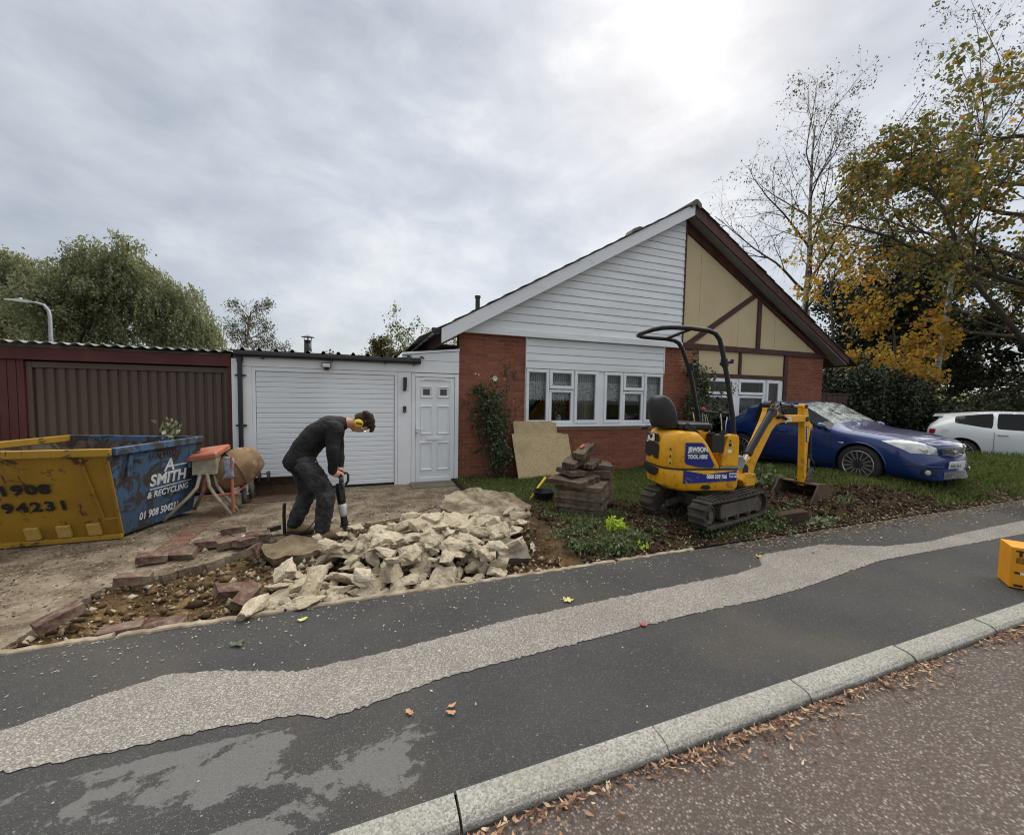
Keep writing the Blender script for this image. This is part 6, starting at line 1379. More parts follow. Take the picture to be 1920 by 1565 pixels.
mb = MB(); mb.tube([(-.46, 4.60, .775), (-.475, 4.575, .72), (-.45, 4.585, .68)], .012, 6); pp_(B('tool_tag', mb, plain('tag_white', (.5, .5, .52), .5), PW))
for k_, L_ in legs.items():
    a = Vector(L_[2]); mb = MB(); z0 = -.055
    capsule(mb, [a + Vector((0, 0, .05)), a + Vector((-.015, 0, -.03))], [.056, .056])
    capsule(mb, [Vector((a.x - .03, a.y, z0 + .05)), Vector((a.x + .08, a.y, z0 + .045)), Vector((a.x + .175, a.y, z0 + .040))], [.050, .048, .042], [.9, .95, 1.05])
    bt = pp_(fuse('boot', mb, BOOT, PW, .009, 4)); mb = MB()
    mb.loft([[(a.x - .085 + .29 * t, a.y + w_ * f, z) for f, z in ((-1, z0 - .012), (1, z0 - .012), (1, z0 + .014), (-1, z0 + .014))] for t, w_ in ((0, .03), (.12, .042), (.5, .044), (.8, .05), (.95, .038), (1, .018))]); B('sole', mb, SOLE, bt)
    mb = MB()
    for i in range(4): p = Vector((a.x + .055 + .02 * i, a.y, z0 + .100 - .006 * i)); mb.tube([p + Vector((0, -.03, -.012)), p + Vector((0, 0, .004)), p + Vector((0, .03, -.012))], .004, 5)
    B('lace', mb, SOLE, bt)
# hands gripping the D handle bar (bar runs along Y at x=-0.225, z=0.60)
def hand(wr, gy, sgn):
    mb = MB(); wr = Vector(wr); g = Vector((-.225, gy, .605))
    capsule(mb, [wr, wr.lerp(g, .45) + Vector((-.0, 0, .012)), g + Vector((-.03, 0, .03))], [.029, .036, .036], [.8, 1.05, 1.1], 12)
    for i in range(4):
        y = gy + (i - 1.5) * .0215; L_ = (.95, 1.05, 1.0, .85)[i]; rr2 = .0098
        P = [(g.x - .022, y, g.z + .036), (g.x + .008 * L_, y, g.z + .034), (g.x + .029, y, g.z + .014), (g.x + .028, y, g.z - .012), (g.x + .006, y, g.z - .027), (g.x - .014 * L_, y, g.z - .021)]
        mb.tube(P, [rr2 * 1.12, rr2 * 1.1, rr2, rr2 * .98, rr2 * .9, rr2 * .7], 8)
    ty = gy + sgn * .04
    mb.tube([(g.x - .05, ty, g.z + .03), (g.x - .035, ty + sgn * .012, g.z + .0), (g.x - .016, ty + sgn * .004, g.z - .024), (g.x + .008, ty - sgn * .004, g.z - .030)], [.014, .0125, .011, .008], 8)
    return mb
HM = fuse('hand', hand((-.287, 4.56, .635), 4.60, 1), SKINM, PW, .0055, 2); pp_(HM)
HM = fuse('hand', hand((-.238, 4.83, .64), 4.80, -1), SKINM, PW, .0055, 2); pp_(HM)
# hair, ear defenders, glasses
mb = MB(); rr_ = random.Random(12)
mb.ball((.006, 4.74, 1.185), .108, 20, 14, (1.12, .86, .92))
for i in range(70):
    th = rr_.uniform(-2.0, 2.0); ph = rr_.uniform(-.5, 1.35); c_ = Vector((.006 + .108 * math.cos(ph) * math.cos(th * .6), 4.74 + .088 * math.sin(th), 1.185 + .098 * math.sin(ph)))
    if c_.x < -.02 and c_.z < 1.2: continue
    mb.ball(c_, rr_.uniform(.014, .026), 8, 6)
for i in range(26):
    y = 4.74 + rr_.uniform(-.065, .065); mb.tube([(.085, y, 1.17), (.105 + rr_.uniform(-.01, .02), y, 1.125), (.085 + rr_.uniform(-.015, .02), y + rr_.uniform(-.01, .01), 1.065 + rr_.uniform(-.01, .03))], [.02, .017, .008], 6)
hair = fuse('hair', mb, HAIR, PW, .0065, 2, .012, .02)
me = hair.data; bm = bmesh.new(); bm.from_mesh(me)   # leave face and neck bare
bmesh.ops.delete(bm, geom=[v for v in bm.verts if (v.co.x < .045 and v.co.z < 1.125) or (v.co.x < -.035 and v.co.z < 1.165 and abs(v.co.y - 4.74) < .2) or v.co.x < -.085], context='VERTS'); bm.to_mesh(me); bm.free(); pp_(hair)
YEL = plain('ear_yellow', (.65, .42, .02), .35)
ed = pp_(B('ear_defenders', MB().tube([(-.045 + .0 * math.sin(a), 4.74 + .112 * math.cos(a), 1.165 + .0) if 0 else (-.045 + .155 * math.sin(a), 4.74 + .108 * math.cos(a), 1.165 + .035 * math.sin(a)) for a in [math.pi * i / 16 for i in range(17)]], .010, 8), BLACKP, PW, smooth=True))
for sy in (-1, 1):
    B('ear_cup', MB().lathe([(.0, sy * .082), (.046, sy * .082), (.052, sy * .098), (.050, sy * .118), (.034, sy * .134), (.0, sy * .137)], (-.045, 4.74, 1.165), 'Y', 24).__class__().lathe([(.001, sy * .084), (.045, sy * .084), (.050, sy * .098), (.048, sy * .116), (.034, sy * .130), (.001, sy * .133)], (0, 0, 0), 'Y', 24), YEL, ed, smooth=True, loc=(-.045, 4.74, 1.165))
    ed.children[-1].scale = (1.05, 1, .92)
    B('cup_slot', MB().obox((-.035, 4.74 + sy * .134, 1.165), (.06, .008, .016), Matrix.Rotation(.2, 3, 'Y')), BLACKP, ed)
LENS = glassmat('clear_lens', (.93, .95, .96), 1.0)
gl_ = pp_(B('safety_glasses', MB().tube([(.01 + .045 * math.cos(a) * 0 + .0, 4.74 + .075 * math.sin(a), 1.088 - .018 * math.cos(a)) for a in [R(-85 + 10 * i) for i in range(18)]], .0035, 6).tube([(.01, 4.665, 1.09), (-.035, 4.652, 1.145)], .004, 6).tube([(.01, 4.815, 1.09), (-.035, 4.828, 1.145)], .004, 6), plain('frame_clear', (.6, .63, .65), .2), PW))
V = []
for i in range(13):
    a = R(-75 + 12.5 * i); V += [(-.012, 4.74 + .074 * math.sin(a), 1.092 - .022 * math.cos(a)), (.034, 4.74 + .070 * math.sin(a), 1.082 - .018 * math.cos(a))]
B('lens', MB().add(V, [(2 * i, 2 * i + 1, 2 * i + 3, 2 * i + 2) for i in range(12)]), LENS, gl_)
EYEW = plain('eye_white', (.7, .7, .68), .3); EYED = plain('eye_dark', (.02, .012, .01), .2)
for sy in (-1, 1): ey_ = pp_(B('eye', MB().ball((.008, 4.74 + sy * .031, 1.094), .0115, 12, 8), EYEW, PW, smooth=True)); B('iris', MB().ball((.009, 4.74 + sy * .031, 1.086), .0055, 10, 6, (1, 1, .6)), EYED, ey_)

# ================================================================== BREAKER
BR = thing('breaker', 'upright electric breaker with black D handle held by the worker', 'power tool', (-.19, 4.70, -.06)); bo = -BR.location
def bp_(name, mb, mat, **k): o = B(name, mb, mat, BR, **k); o.location = bo; return o
bp_('handle_bar', MB().tube([(-.225, 4.55, .605), (-.225, 4.85, .605)], .0165, 12), BLACKP)
bp_('handle_yoke', MB().tube([(-.20, 4.69, .45), (-.205, 4.62, .48), (-.222, 4.555, .54), (-.225, 4.55, .605)], .014, 8).tube([(-.20, 4.71, .45), (-.205, 4.78, .48), (-.222, 4.845, .54), (-.225, 4.85, .605)], .014, 8), BLACKP, smooth=True)
bp_('front_grip', MB().tube([(-.19, 4.66, .62), (-.165, 4.655, .63), (-.15, 4.655, .60), (-.15, 4.655, .54), (-.175, 4.66, .50)], .013, 8), BLACKP, smooth=True)
ax_ = Vector((.065, -.03, -.54))
def bq(t): return Vector((-.245, 4.74, .50)) + ax_ * t
bp_('motor_housing', MB().tube([bq(0), bq(.1), bq(.3), bq(.42)], [.036, .046, .046, .042], 16), BLACKP, smooth=True)
bp_('gear_housing', MB().tube([bq(.42), bq(.5), bq(.62), bq(.68)], [.042, .044, .040, .032], 16), pm('breaker_grey', (.5, .51, .52), (.4, .4, .4), 5, .45), smooth=True)
bp_('barrel', MB().tube([bq(.68), bq(.86)], [.036, .034], 14).tube([bq(.80), bq(.83)], [.043, .043], 14), BLACKP)
bp_('tool_holder', MB().tube([bq(.86), bq(.93)], .028, 12).tube([bq(.88) + Vector((-.05, 0, 0)), bq(.88) + Vector((.06, 0, 0))], .013, 8), DSTEEL)
bp_('chisel', MB().tube([bq(.93), bq(1.18), bq(1.235)], [.013, .013, .004], 10), STEEL)
# cable and loops
CAB = plain('cable_black', (.012, .012, .012), .5)
tag(B('power_cable', MB().tube([(-.24, 4.72, .47), (-.40, 4.76, .42), (-.47, 4.72, .30), (-.48, 4.70, .12), (-.56, 4.68, .02), (-.70, 4.72, -.02), (-.85, 4.80, -.035), (-1.0, 4.78, -.04), (-1.08, 4.72, -.04), (-1.02, 4.66, -.035), (-.92, 4.72, -.03), (-1.0, 4.80, -.03), (-1.12, 4.78, -.04), (-1.25, 4.9, -.05), (-1.5, 5.2, -.06)], .006, 6), CAB, smooth=True), 'black power cable looping behind the worker boots to the bricks', 'cable')
tag(B('wrecking_bar', MB().tube([(-.80, 4.86, -.05), (-.805, 4.87, .15), (-.80, 4.87, .27)], .017, 8).tube([(-.80, 4.87, .27), (-.79, 4.87, .285)], .014, 8), CAB), 'short black bar standing behind the worker rear boot', 'bar')
# vase and flowers on the sill inside
va = thing('vase', 'cream vase with dried flowers on the window sill inside', 'vase', (3.92, 7.66, .86)); B('pot', MB().lathe([(.045, 0), (.06, .03), (.062, .17), (.045, .22), (.035, .24), (.03, .24), (.03, .05)], (0, 0, 0), 'Z', 20), plain('vase_cream', (.5, .52, .40), .4), va, smooth=True)
r = np.random.RandomState(9); V, F = leafquads(r.normal(0, 1, (140, 3)) * [.11, .05, .09] + [0, 0, .40], .05, r, 0, .8); link('flowers', fast_mesh('fl', V, F), leafmat('dried_flower', [(0., (.14, .03, .035)), (.5, (.22, .12, .08)), (.85, (.12, .10, .07)), (1., (.6, .58, .5))], .7, .1), va)
B('stems', MB().tube([(0, 0, .2), (-.05, 0, .4)], .003, 4).tube([(0, 0, .2), (.05, 0, .42)], .003, 4), TWIG, va)
pf = thing('flower_bowl', 'small bowl of pink flowers inside the window near the digger', 'flower bowl', (5.66, 7.66, .90)); B('bowl', MB().lathe([(.03, 0), (.06, .05), (.055, .05), (.025, .01)], (0, 0, 0), 'Z', 16), plain('bowl_white', (.6, .6, .6), .3), pf)
V, F = leafquads(r.normal(0, 1, (70, 3)) * [.10, .04, .035] + [0, 0, .13], .045, r, 0, .8); link('flowers', fast_mesh('fl', V, F), leafmat('pink_flower', [(0., (.35, .15, .12)), (1., (.6, .45, .40))], .7, .1), pf)
# ================================================================== MINI DIGGER
JY = NT('digger_yellow'); s = JY
c = s.mix(s.ramp(s.noise(2.5, 6), [(.35, 0.), (.7, 1.)]), (.78, .38, .010), (.70, .33, .010))
dz_ = s.n('ShaderNodeSeparateXYZ'); s.l(s.co('World'), dz_.inputs[0])
mud = s.math('MULTIPLY', s.ramp(s.noise(11, 9, .5, .7), [(.50, 0.), (.64, 1.)]), s.ramp(dz_.outputs[2], [(.40, .9), (.95, .25)]))
scr = s.ramp(s.noise(16, 8, .9, .7, sc=(1, 1, 2.5)), [(.655, 0.), (.69, .75)])
c = s.mix(s.math('MAXIMUM', mud, scr), c, (.14, .075, .03)); s.set(c, .42, 0, .45); s.bump(s.noise(30, 4), .05, .003); JY = s.m
JBL = NT('decal_blue'); s = JBL; c = s.mix(s.ramp(s.noise(9, 9, .9, .72), [(.60, 0.), (.63, 1.)]), (.012, .022, .20), (.60, .28, .015)); s.set(c, .45, 0, .4); JBL = s.m
JBP = NT('decal_panel_blue'); s = JBP; c = s.mix(s.ramp(s.noise(16, 9, .9, .75), [(.70, 0.), (.72, 1.)]), (.012, .020, .19), (.55, .50, .42)); s.set(c, .4, 0, .4); JBP = s.m
VINYL = NT('black_vinyl'); s = VINYL; s.set((.018, .018, .019, 1), .45, 0, .45); s.bump(s.noise(220, 3), .25, .002); VINYL = s.m
TRK = pm('muddy_rubber', (.028, .026, .024), (.075, .058, .042), 7, .9, .7, 30); MUDST = pm('muddy_steel', (.05, .046, .042), (.10, .08, .06), 7, .75, .5, 30)
CHROME = plain('chrome_rod', (.7, .7, .7), .15, 1.0); DECW = plain('decal_white', (.75, .75, .72), .5); DECK = plain('decal_black', (.015, .015, .015), .5); REDK = plain('red_knob', (.45, .02, .03), .35); GREYC = pm('grey_casting', (.28, .28, .28), (.2, .2, .2), 6, .5)
DG = thing('mini_digger', 'small yellow tracked digger with roll bar, seat and raised boom on the front garden', 'digger', (3.98, 3.78, .08), R(-14))
inv14 = Matrix.Rotation(R(14), 4, 'Z')
def frame(X0, Y0, th):      # matrix: sub-frame local -> digger local (both with z measured from the digger ground)
    w = Matrix.Translation((X0, Y0, .08)) @ Matrix.Rotation(R(th), 4, 'Z')
    return (Matrix.Translation(DG.location) @ Matrix.Rotation(R(-14), 4, 'Z')).inverted() @ w
FT, FBm = frame(4.05, 3.76, 12), frame(3.93, 3.72, 6)
def dg(name, mb, mat, fr=None, parent=DG, **k):
    if fr is not None: mb.v = [tuple(fr @ Vector(v)) for v in mb.v]
    return B(name, mb, mat, parent, **k)
# --- tracks
def track(bc):
    a0, a1, rr = -.62, .40, .150; zc = .158; w = .095; belt = []
    n = 14
    path = [(a1 + rr * math.sin(math.pi * i / n), zc + rr * math.cos(math.pi * i / n)) for i in range(n + 1)] + [(a1 + (a0 - a1) * i / 12, zc - rr - .004 * math.sin(math.pi * i / 12)) for i in range(1, 12)] + [(a0 - rr * math.sin(math.pi * i / n), zc - rr * math.cos(math.pi * i / n)) for i in range(n + 1)] + [(a0 + (a1 - a0) * i / 12, zc + rr - .012 * math.sin(math.pi * i / 12)) for i in range(1, 12)]
    L = len(path); mb = MB()
    def off_(p, i, d):
        q0, q1 = path[i - 1], path[(i + 1) % L]; t = Vector((q1[0] - q0[0], q1[1] - q0[1])).normalized(); return (p[0] - t.y * d * -1 * -1, p[1] + t.x * d)
    out = [off_(p, i, .0) for i, p in enumerate(path)]; inn = [off_(p, i, -.022) for i, p in enumerate(path)]
    mb.loft([[(x, bc - w, z) for x, z in out], [(x, bc + w, z) for x, z in out], [(x, bc + w, z) for x, z in inn], [(x, bc - w, z) for x, z in inn], [(x, bc - w, z) for x, z in out]], caps=False)
    t = dg('track', mb, TRK, FT)
    mb = MB()      # tread lugs
    tot = [0]
    for i in range(L): tot.append(tot[-1] + math.hypot(path[(i + 1) % L][0] - path[i][0], path[(i + 1) % L][1] - path[i][1]))
    NL_ = 38
    for k in range(NL_):
        d = tot[-1] * k / NL_; i = max(j for j in range(L) if tot[j] <= d); f = (d - tot[i]) / max(1e-6, tot[i + 1] - tot[i]); p, q = path[i], path[(i + 1) % L]
        x, z = p[0] + (q[0] - p[0]) * f, p[1] + (q[1] - p[1]) * f; tg = Vector((q[0] - p[0], 0, q[1] - p[1])).normalized(); nr = Vector((-tg.z, 0, tg.x)); nr = nr if (Vector((x - (a0 + a1) / 2, 0, z - zc)).dot(nr) > 0) else -nr
        mb.obox(Vector((x, bc, z)) + nr * .010, (.024, w * 1.98, .022), Matrix((tg, Vector((0, 1, 0)), nr)).transposed())
    mb.v = [tuple(FT @ Vector(v)) for v in mb.v]; B('tread_lug', mb, TRK, t)
    sd = -1 if bc < 0 else 1
    mb = MB().prism([(-.42, .085), (.36, .085), (.40, .13), (.40, .22), (.36, .245), (-.40, .245), (-.44, .2)], bc - sd * .02, bc + sd * .075); mb.v = [tuple(FT @ Vector(v)) for v in mb.v]; B('track_frame', mb, MUDST, t, bev=.008)
    for x, z, r_, nm in ((a0, zc, .105, 'sprocket'), (a1, zc, .105, 'idler'), (-.30, .075, .045, 'roller'), (-.06, .075, .045, 'roller'), (.18, .075, .045, 'roller')):
        mb = MB().lathe([(r_, -.06), (r_, .06), (r_ * .86, .066), (r_ * .80, .05), (r_ * .42, .05), (r_ * .40, .075), (.005, .075)] if sd > 0 else [(r_, .06), (r_, -.06), (r_ * .86, -.066), (r_ * .80, -.05), (r_ * .42, -.05), (r_ * .40, -.075), (.005, -.075)], (x, bc, z), 'Y', 22)
        mb.v = [tuple(FT @ Vector(v)) for v in mb.v]; B(nm, mb, MUDST, t)
track(-.33); track(.33)
dg('undercarriage', MB().box(-.30, .22, -.25, .25, .12, .26).box(-.22, .12, -.17, .17, .26, .33), MUDST, FT, bev=.01)
dg('slew_ring', MB().lathe([(.17, .33), (.17, .375)], (-.05, 0, 0), 'Z', 28), MUDST, FT)
for y_ in (-.15, .15): dg('dozer_arm', MB().bar((-.3, y_, .2), (-.62, y_, .16), .05, .06), MUDST, FT)
# --- upper body
def plan(af, ar, w, rc, rf=.05, n=6, wr=None):
    wr = wr or w; P = []
    for cx_, cy_, a0, r_ in ((af - rf, -w + rf, -90, rf), (af - rf, w - rf, 0, rf), (ar + rc, wr - rc, 90, rc), (ar + rc, -wr + rc, 180, rc)):
        for i in range(n + 1): a = R(a0 + 90 * i / n); P.append((cx_ + r_ * math.cos(a), cy_ + r_ * math.sin(a)))
    return P
def rings(L): return [[(x, y, z) for x, y in plan(*a)] for z, *a in L]
cw = dg('counterweight', MB().loft(rings([(.335, .14, -.50, .28, .16), (.36, .19, -.60, .335, .20), (.40, .21, -.655, .352, .22), (.52, .215, -.675, .358, .22), (.60, .215, -.68, .358, .22), (.612, .21, -.675, .352, .22)])), JY, smooth=True)
ec = dg('engine_cover', MB().loft(rings([(.616, -.02, -.672, .348, .22), (.63, -.02, -.678, .354, .22), (.80, -.12, -.672, .354, .22), (.90, -.18, -.662, .350, .21), (.97, -.235, -.645, .340, .20), (1.02, -.28, -.615, .315, .18), (1.04, -.32, -.57, .27, .15), (1.043, -.34, -.5, .2, .1)])), JY, smooth=True)
for o in (cw, ec):
    m = o.modifiers.new('e', 'EDGE_SPLIT'); m.split_angle = R(38)
B('seam', MB().loft(rings([(.600, .2155, -.684, .362, .222), (.617, .2155, -.684, .362, .222)])), DECK, ec)
dg('floor_plate', MB().box(-.02, .22, -.34, .34, .613, .635), GREYC)
# control console: near and far pedestals
for sb in (-1, 1):
    prof = [(.00, .63), (.20, .63), (.205, .93), (.19, 1.0), (.16, 1.015), (.10, 1.015), (.06, .99), (.0, .76)]
    dg('console_side', MB().prism(prof, sb * .345, sb * .245), JY, bev=.018)
dg('console_front', MB().box(.15, .205, -.245, .245, .63, .95), JY, bev=.015); dg('console_box', MB().box(-.13, .02, -.335, -.20, .80, 1.01), BLACKP, bev=.012); dg('console_box', MB().box(-.13, .02, .20, .335, .80, 1.01), BLACKP, bev=.012)
dg('fuel_cap', MB().tube([(-.12, -.30, 1.01), (-.12, -.30, 1.03)], .04, 12), BLACKP)
mb = MB()
for y in (-.30, .02, .28):
    for k in range(4): mb.tube([(.02, y, 1.01 + .012 * k), (.02, y, 1.018 + .012 * k)], .045 - .008 * k, 12)
dg('lever_boot', mb, BLACKP)
for x, y, z, kx, mat in ((.02, -.28, 1.26, -.03, DECK), (-.02, -.10, 1.24, -.06, DECK), (.04, .06, 1.27, -.05, REDK), (.05, .15, 1.25, -.02, DECK), (.10, -.22, 1.22, .02, DECK), (.02, .28, 1.26, -.04, DECK)):
    l_ = dg('lever', MB().tube([(x, y, 1.0), (x + kx * .4, y, z - .1), (x + kx, y, z)], .007, 6), CHROME); B('knob', MB().ball((x + kx, y, z + .015), .022, 10, 8, (1, 1, 1.3)), mat, l_, smooth=True)
# seat
st = dg('seat', MB().loft(rings([(1.045, -.05, -.46, .20, .06, .06), (1.075, -.03, -.47, .215, .06, .06), (1.115, -.04, -.47, .215, .06, .06), (1.13, -.07, -.46, .19, .06, .06)])), VINYL, bev=.01)
bk = []
for z, a0, a1, w in ((1.04, -.66, -.42, .19), (1.10, -.70, -.44, .205), (1.25, -.73, -.46, .215), (1.36, -.735, -.50, .205), (1.43, -.72, -.56, .18), (1.455, -.69, -.60, .14)):
    c_ = .07; bk.append([(a1, -w + c_ * .6, z), (a1, w - c_ * .6, z), (a1 - .05, w, z), (a0 + c_, w * .93, z), (a0, w * .55, z), (a0, -w * .55, z), (a0 + c_, -w * .93, z), (a1 - .05, -w, z)])
o = dg('backrest', MB().loft(bk), VINYL, smooth=True); m = o.modifiers.new('s', 'SUBSURF'); m.levels = m.render_levels = 2
dg('seat_belt', MB().obox((-.36, -.245, 1.075), (.12, .05, .075), Matrix.Rotation(.5, 3, 'Y')).tube([(-.36, -.245, 1.06), (-.44, -.25, 1.0)], .02, 8), BLACKP, bev=.008)
dg('seat_hinge', MB().tube([(-.66, .20, 1.05), (-.72, .25, 1.03)], .02, 8), BLACKP); dg('cover_handle', MB().tube([(-.655, .16, .985), (-.685, .13, .975), (-.690, .02, .965), (-.66, -.02, .96)], .014, 8), BLACKP, smooth=True)
# roll bar
ROPS = plain('rollbar_black', (.013, .013, .014), .4)
pn = [(.165, -.31, .60), (.17, -.31, .80), (.13, -.305, 1.2), (.05, -.30, 1.62), (-.04, -.30, 1.99), (-.075, -.30, 2.10), (-.13, -.30, 2.165), (-.22, -.30, 2.195), (-.45, -.30, 2.215), (-.66, -.295, 2.215), (-.76, -.27, 2.21), (-.83, -.20, 2.20), (-.85, -.10, 2.195), (-.85, .10, 2.195), (-.83, .20, 2.19), (-.76, .27, 2.19), (-.66, .295, 2.185), (-.40, .30, 2.175), (-.30, .30, 2.16), (-.24, .30, 2.13), (-.19, .30, 2.06), (-.10, .30, 1.78), (-.02, .30, 1.45), (.06, .30, 1.08), (.12, .31, .80), (.15, .31, .60)]
pn = [(a + (.03 if z < 1.9 and b > 0 else 0), b, z) for a, b, z in pn]
rp_ = dg('roll_bar', MB().tube(pn, .027, 12), ROPS, smooth=True)
B('cross_bar', MB().tube([(.115, -.305, 1.25), (.06, .30, 1.25)], .016, 8), ROPS, rp_); B('cross_bar', MB().tube([(-.42, -.30, 2.21), (-.42, .30, 2.175)], .02, 10), ROPS, rp_)
for a, b, z in ((-.0, -.30, 1.83), (-.06, .30, 1.83)): B('hinge_clamp', MB().tube([(a - .05, b, z - .01), (a + .075, b, z + .02)], .022, 8).obox((a + .085, b, z + .022), (.03, .03, .05)).tube([(a + .01, b, z - .04), (a - .012, b, z + .05)], .037, 12), ROPS, rp_)
B('foot_plate', MB().obox((.16, -.31, .66), (.09, .05, .20)).obox((.14, .31, .66), (.09, .05, .2)), ROPS, rp_, bev=.01)
# grilles, decals
def onside(poly, y=-.362, name='decal', mat=JBL): return dg(name, MB().prism(poly, y, y + .004), mat)
onside([(-.465, .915), (-.27, .915), (-.235, .89), (-.105, .655), (-.13, .625), (-.30, .635), (-.445, .665), (-.47, .70)], -.359, 'hire_panel', JBP)
onside([(-.48, .445), (.17, .475), (.17, .595), (-.20, .55), (-.48, .60)], -.3625, 'phone_band', JBL)
def side_txt(t, a, z, size, mat=DECW, y=-.365, **k): return txt(t, size, mat, DG, fmtx((a, y, z), (1, 0, 0), (0, 0, 1)), **k)
side_txt('JEWSON', -.435, .815, .072, bold=.004, sx=.85); side_txt('TOOL HIRE', -.44, .735, .062, bold=.003, sx=.75)
onside([(-.435, .797), (-.245, .800), (-.245, .804), (-.435, .801)], -.363, 'decal_line', plain('decal_lime', (.45, .5, .1), .5))
side_txt('0800 539 766', -.20, .505, .062, y=-.3655, bold=.003, sx=.72); side_txt('JEWSON', .075, .548, .03, y=-.3655, bold=.001, sx=.8); side_txt('TOOL HIRE', .075, .515, .026, y=-.3655, bold=.001, sx=.8)
def rear_poly(poly, name, mat, a=-.684): return dg(name, MB().prism([(b, z) for b, z in poly], a, a + .006, 'YZ'), mat)
rear_poly([(.20, .73), (.19, .86), (.15, .885), (-.10, .885), (-.14, .86), (-.14, .70), (-.04, .695), (-.01, .725), (.04, .725), (.07, .70), (.15, .70)], 'rear_grille', DECK, -.686)
rear_poly([(.22, .598), (.20, .535), (.12, .49), (-.06, .485), (-.14, .53), (-.16, .592)], 'rear_pocket', DECK, -.688)
txt('JCB', .11, DECW, DG, fmtx((-.690, .13, .905), (0, -1, 0), (.05, 0, 1)), bold=.006, sx=1.05); rear_poly([(.15, .90), (.15, .99), (-.12, .99), (-.12, .90)], 'badge_back', DECK, -.676)
for z in (.865, .82, .775, .72):
    pass
a45 = Vector((-.62, -.30, .0)); nd = Vector((-.7, -.71, 0)).normalized(); tdr = Vector((nd.y * -1, nd.x, 0)) * -1
for k, z in enumerate((.875, .795, .715)):
    o = dg('warning_label', MB().bar(Vector((-.617, -.306, z - .06)), Vector((-.617, -.306, z + .008)), .045, .006, nd), plain('label_yellow', (.68, .40, .03), .5) if 'label_yellow' not in MATS else MATS['label_yellow'])
    B('label_symbol', MB().prism([(-.016, -.05), (.016, -.05), (0, -.02)], 0, .001), DECK, o, loc=Vector((-.617, -.306, z)) + nd * .0045, rot=(0, 0, R(-45)))
o = dg('warning_label', MB().prism([(.06, .86), (.105, .86), (.105, .965), (.06, .965)], -.349, -.347), MATS['label_yellow']); B('label_symbol', MB().prism([(.067, .925), (.098, .925), (.0825, .955)], -.3505, -.349).prism([(.067, .87), (.098, .87), (.098, .91), (.067, .91)], -.3505, -.349), DECK, o)
dg('white_label', MB().prism([(.055, .80), (.105, .80), (.105, .835), (.055, .835)], -.349, -.347), DECW)
dg('tie_down', MB().prism([(-.02 + .062 * math.cos(i * .524), .405 + .028 * math.sin(i * .524)) for i in range(12)], -.3565, -.345), DECK, loc=(-.18, 0, -.005))
dg('swing_bracket', MB().prism([(.12, .60), (.30, .60), (.33, .70), (.28, .76), (.20, .74), (.12, .66)], -.30, -.20), GREYC, bev=.01)
dg('king_post', MB().box(.18, .40, -.09, .09, .40, .62), GREYC, bev=.02)
# --- boom, dipper, bucket (frame of the swung boom)
def bmp(name, mb, mat, **k): return dg(name, mb, mat, FBm, **k)
bpoly = [(.64, .42), (.70, .36), (.80, .37), (.86, .44), (.92, .58), (1.22, 1.00), (1.32, 1.085), (1.46, 1.115), (2.02, 1.11), (2.08, 1.12), (2.095, 1.155), (2.07, 1.195), (2.0, 1.21), (1.48, 1.215), (1.37, 1.25), (1.28, 1.35), (1.21, 1.375), (1.16, 1.345), (1.14, 1.26), (1.08, 1.13), (.78, .66), (.68, .60)]
boom = bmp('boom', MB().prism(bpoly, -.052, .052), JY, bev=.010)
def bsub(name, mb, mat, parent, **k):
    mb.v = [tuple(FBm @ Vector(v)) for v in mb.v]; return B(name, mb, mat, parent, **k)
bsub('boom_eye', MB().prism([(.70 + .055 * math.cos(i * .52), .50 + .085 * math.sin(i * .52)) for i in range(12)], -.056, -.05), DECK, boom); bsub('boom_foot', MB().prism([(.60, .38), (.66, .30), (.86, .30), (.90, .38), (.84, .46), (.66, .48)], -.085, .085), JY, boom, bev=.012)
for x, z, r_ in ((1.215, 1.325, .03), (2.04, 1.155, .035), (.78, .36, .035)): bsub('pin', MB().tube([(x, -.068, z), (x, .068, z)], r_, 14), DSTEEL, boom)
o = txt('JCB', .085, DECW, boom, FBm @ fmtx((1.52, -.0545, 1.125), (1, 0, 0.0), (0, 0, 1)), bold=.004, sx=1.05)
def ram(a, b, r1, r2, f, parent, y=0.):
    a, b = Vector((a[0], y, a[1])), Vector((b[0], y, b[1])); m = a.lerp(b, f)
    o = bsub('ram', MB().tube([a, m], r1, 14).tube([a.lerp(b, f - .05), a.lerp(b, f + .01)], r1 * 1.18, 14), ROPS, parent, smooth=False); bsub('ram_rod', MB().tube([m, b], r2, 12), CHROME, o); return o
ram((1.10, 1.25), (.55, .60), .042, .022, .80, boom, -.10); bsub('ram_bracket', MB().prism([(1.04, 1.17), (1.18, 1.20), (1.20, 1.30), (1.08, 1.32)], -.13, -.06), ROPS, boom, bev=.01)
ram((1.24, 1.345), (1.97, 1.335), .036, .019, .66, boom); bsub('hose', MB().tube([(1.02, -.12, 1.15), (1.12, -.13, 1.32), (1.28, -.10, 1.40), (1.40, -.07, 1.30), (1.46, -.06, 1.22)], .012, 8).tube([(1.05, -.11, 1.12), (1.17, -.12, 1.27), (1.32, -.08, 1.34), (1.44, -.07, 1.25)], .012, 8), ROPS, boom, smooth=True)
bsub('hose', MB().tube([(1.30, -.075, 1.18), (1.38, -.08, 1.21), (1.50, -.07, 1.16)], .022, 8), ROPS, boom, smooth=True); bsub('ram_boot', MB().tube([(1.205, -.05, 1.345), (1.205, .05, 1.345)], .06, 14), ROPS, boom)
dp_ = bmp('dipper', MB().prism([(1.965, 1.33), (1.985, 1.375), (2.03, 1.375), (2.07, 1.28), (2.145, 1.08), (2.16, .97), (2.125, .80), (2.12, .50), (2.13, .24), (2.11, .175), (2.06, .18), (2.045, .45), (2.01, 1.02), (1.975, 1.16)], -.045, .045), JY, bev=.009)
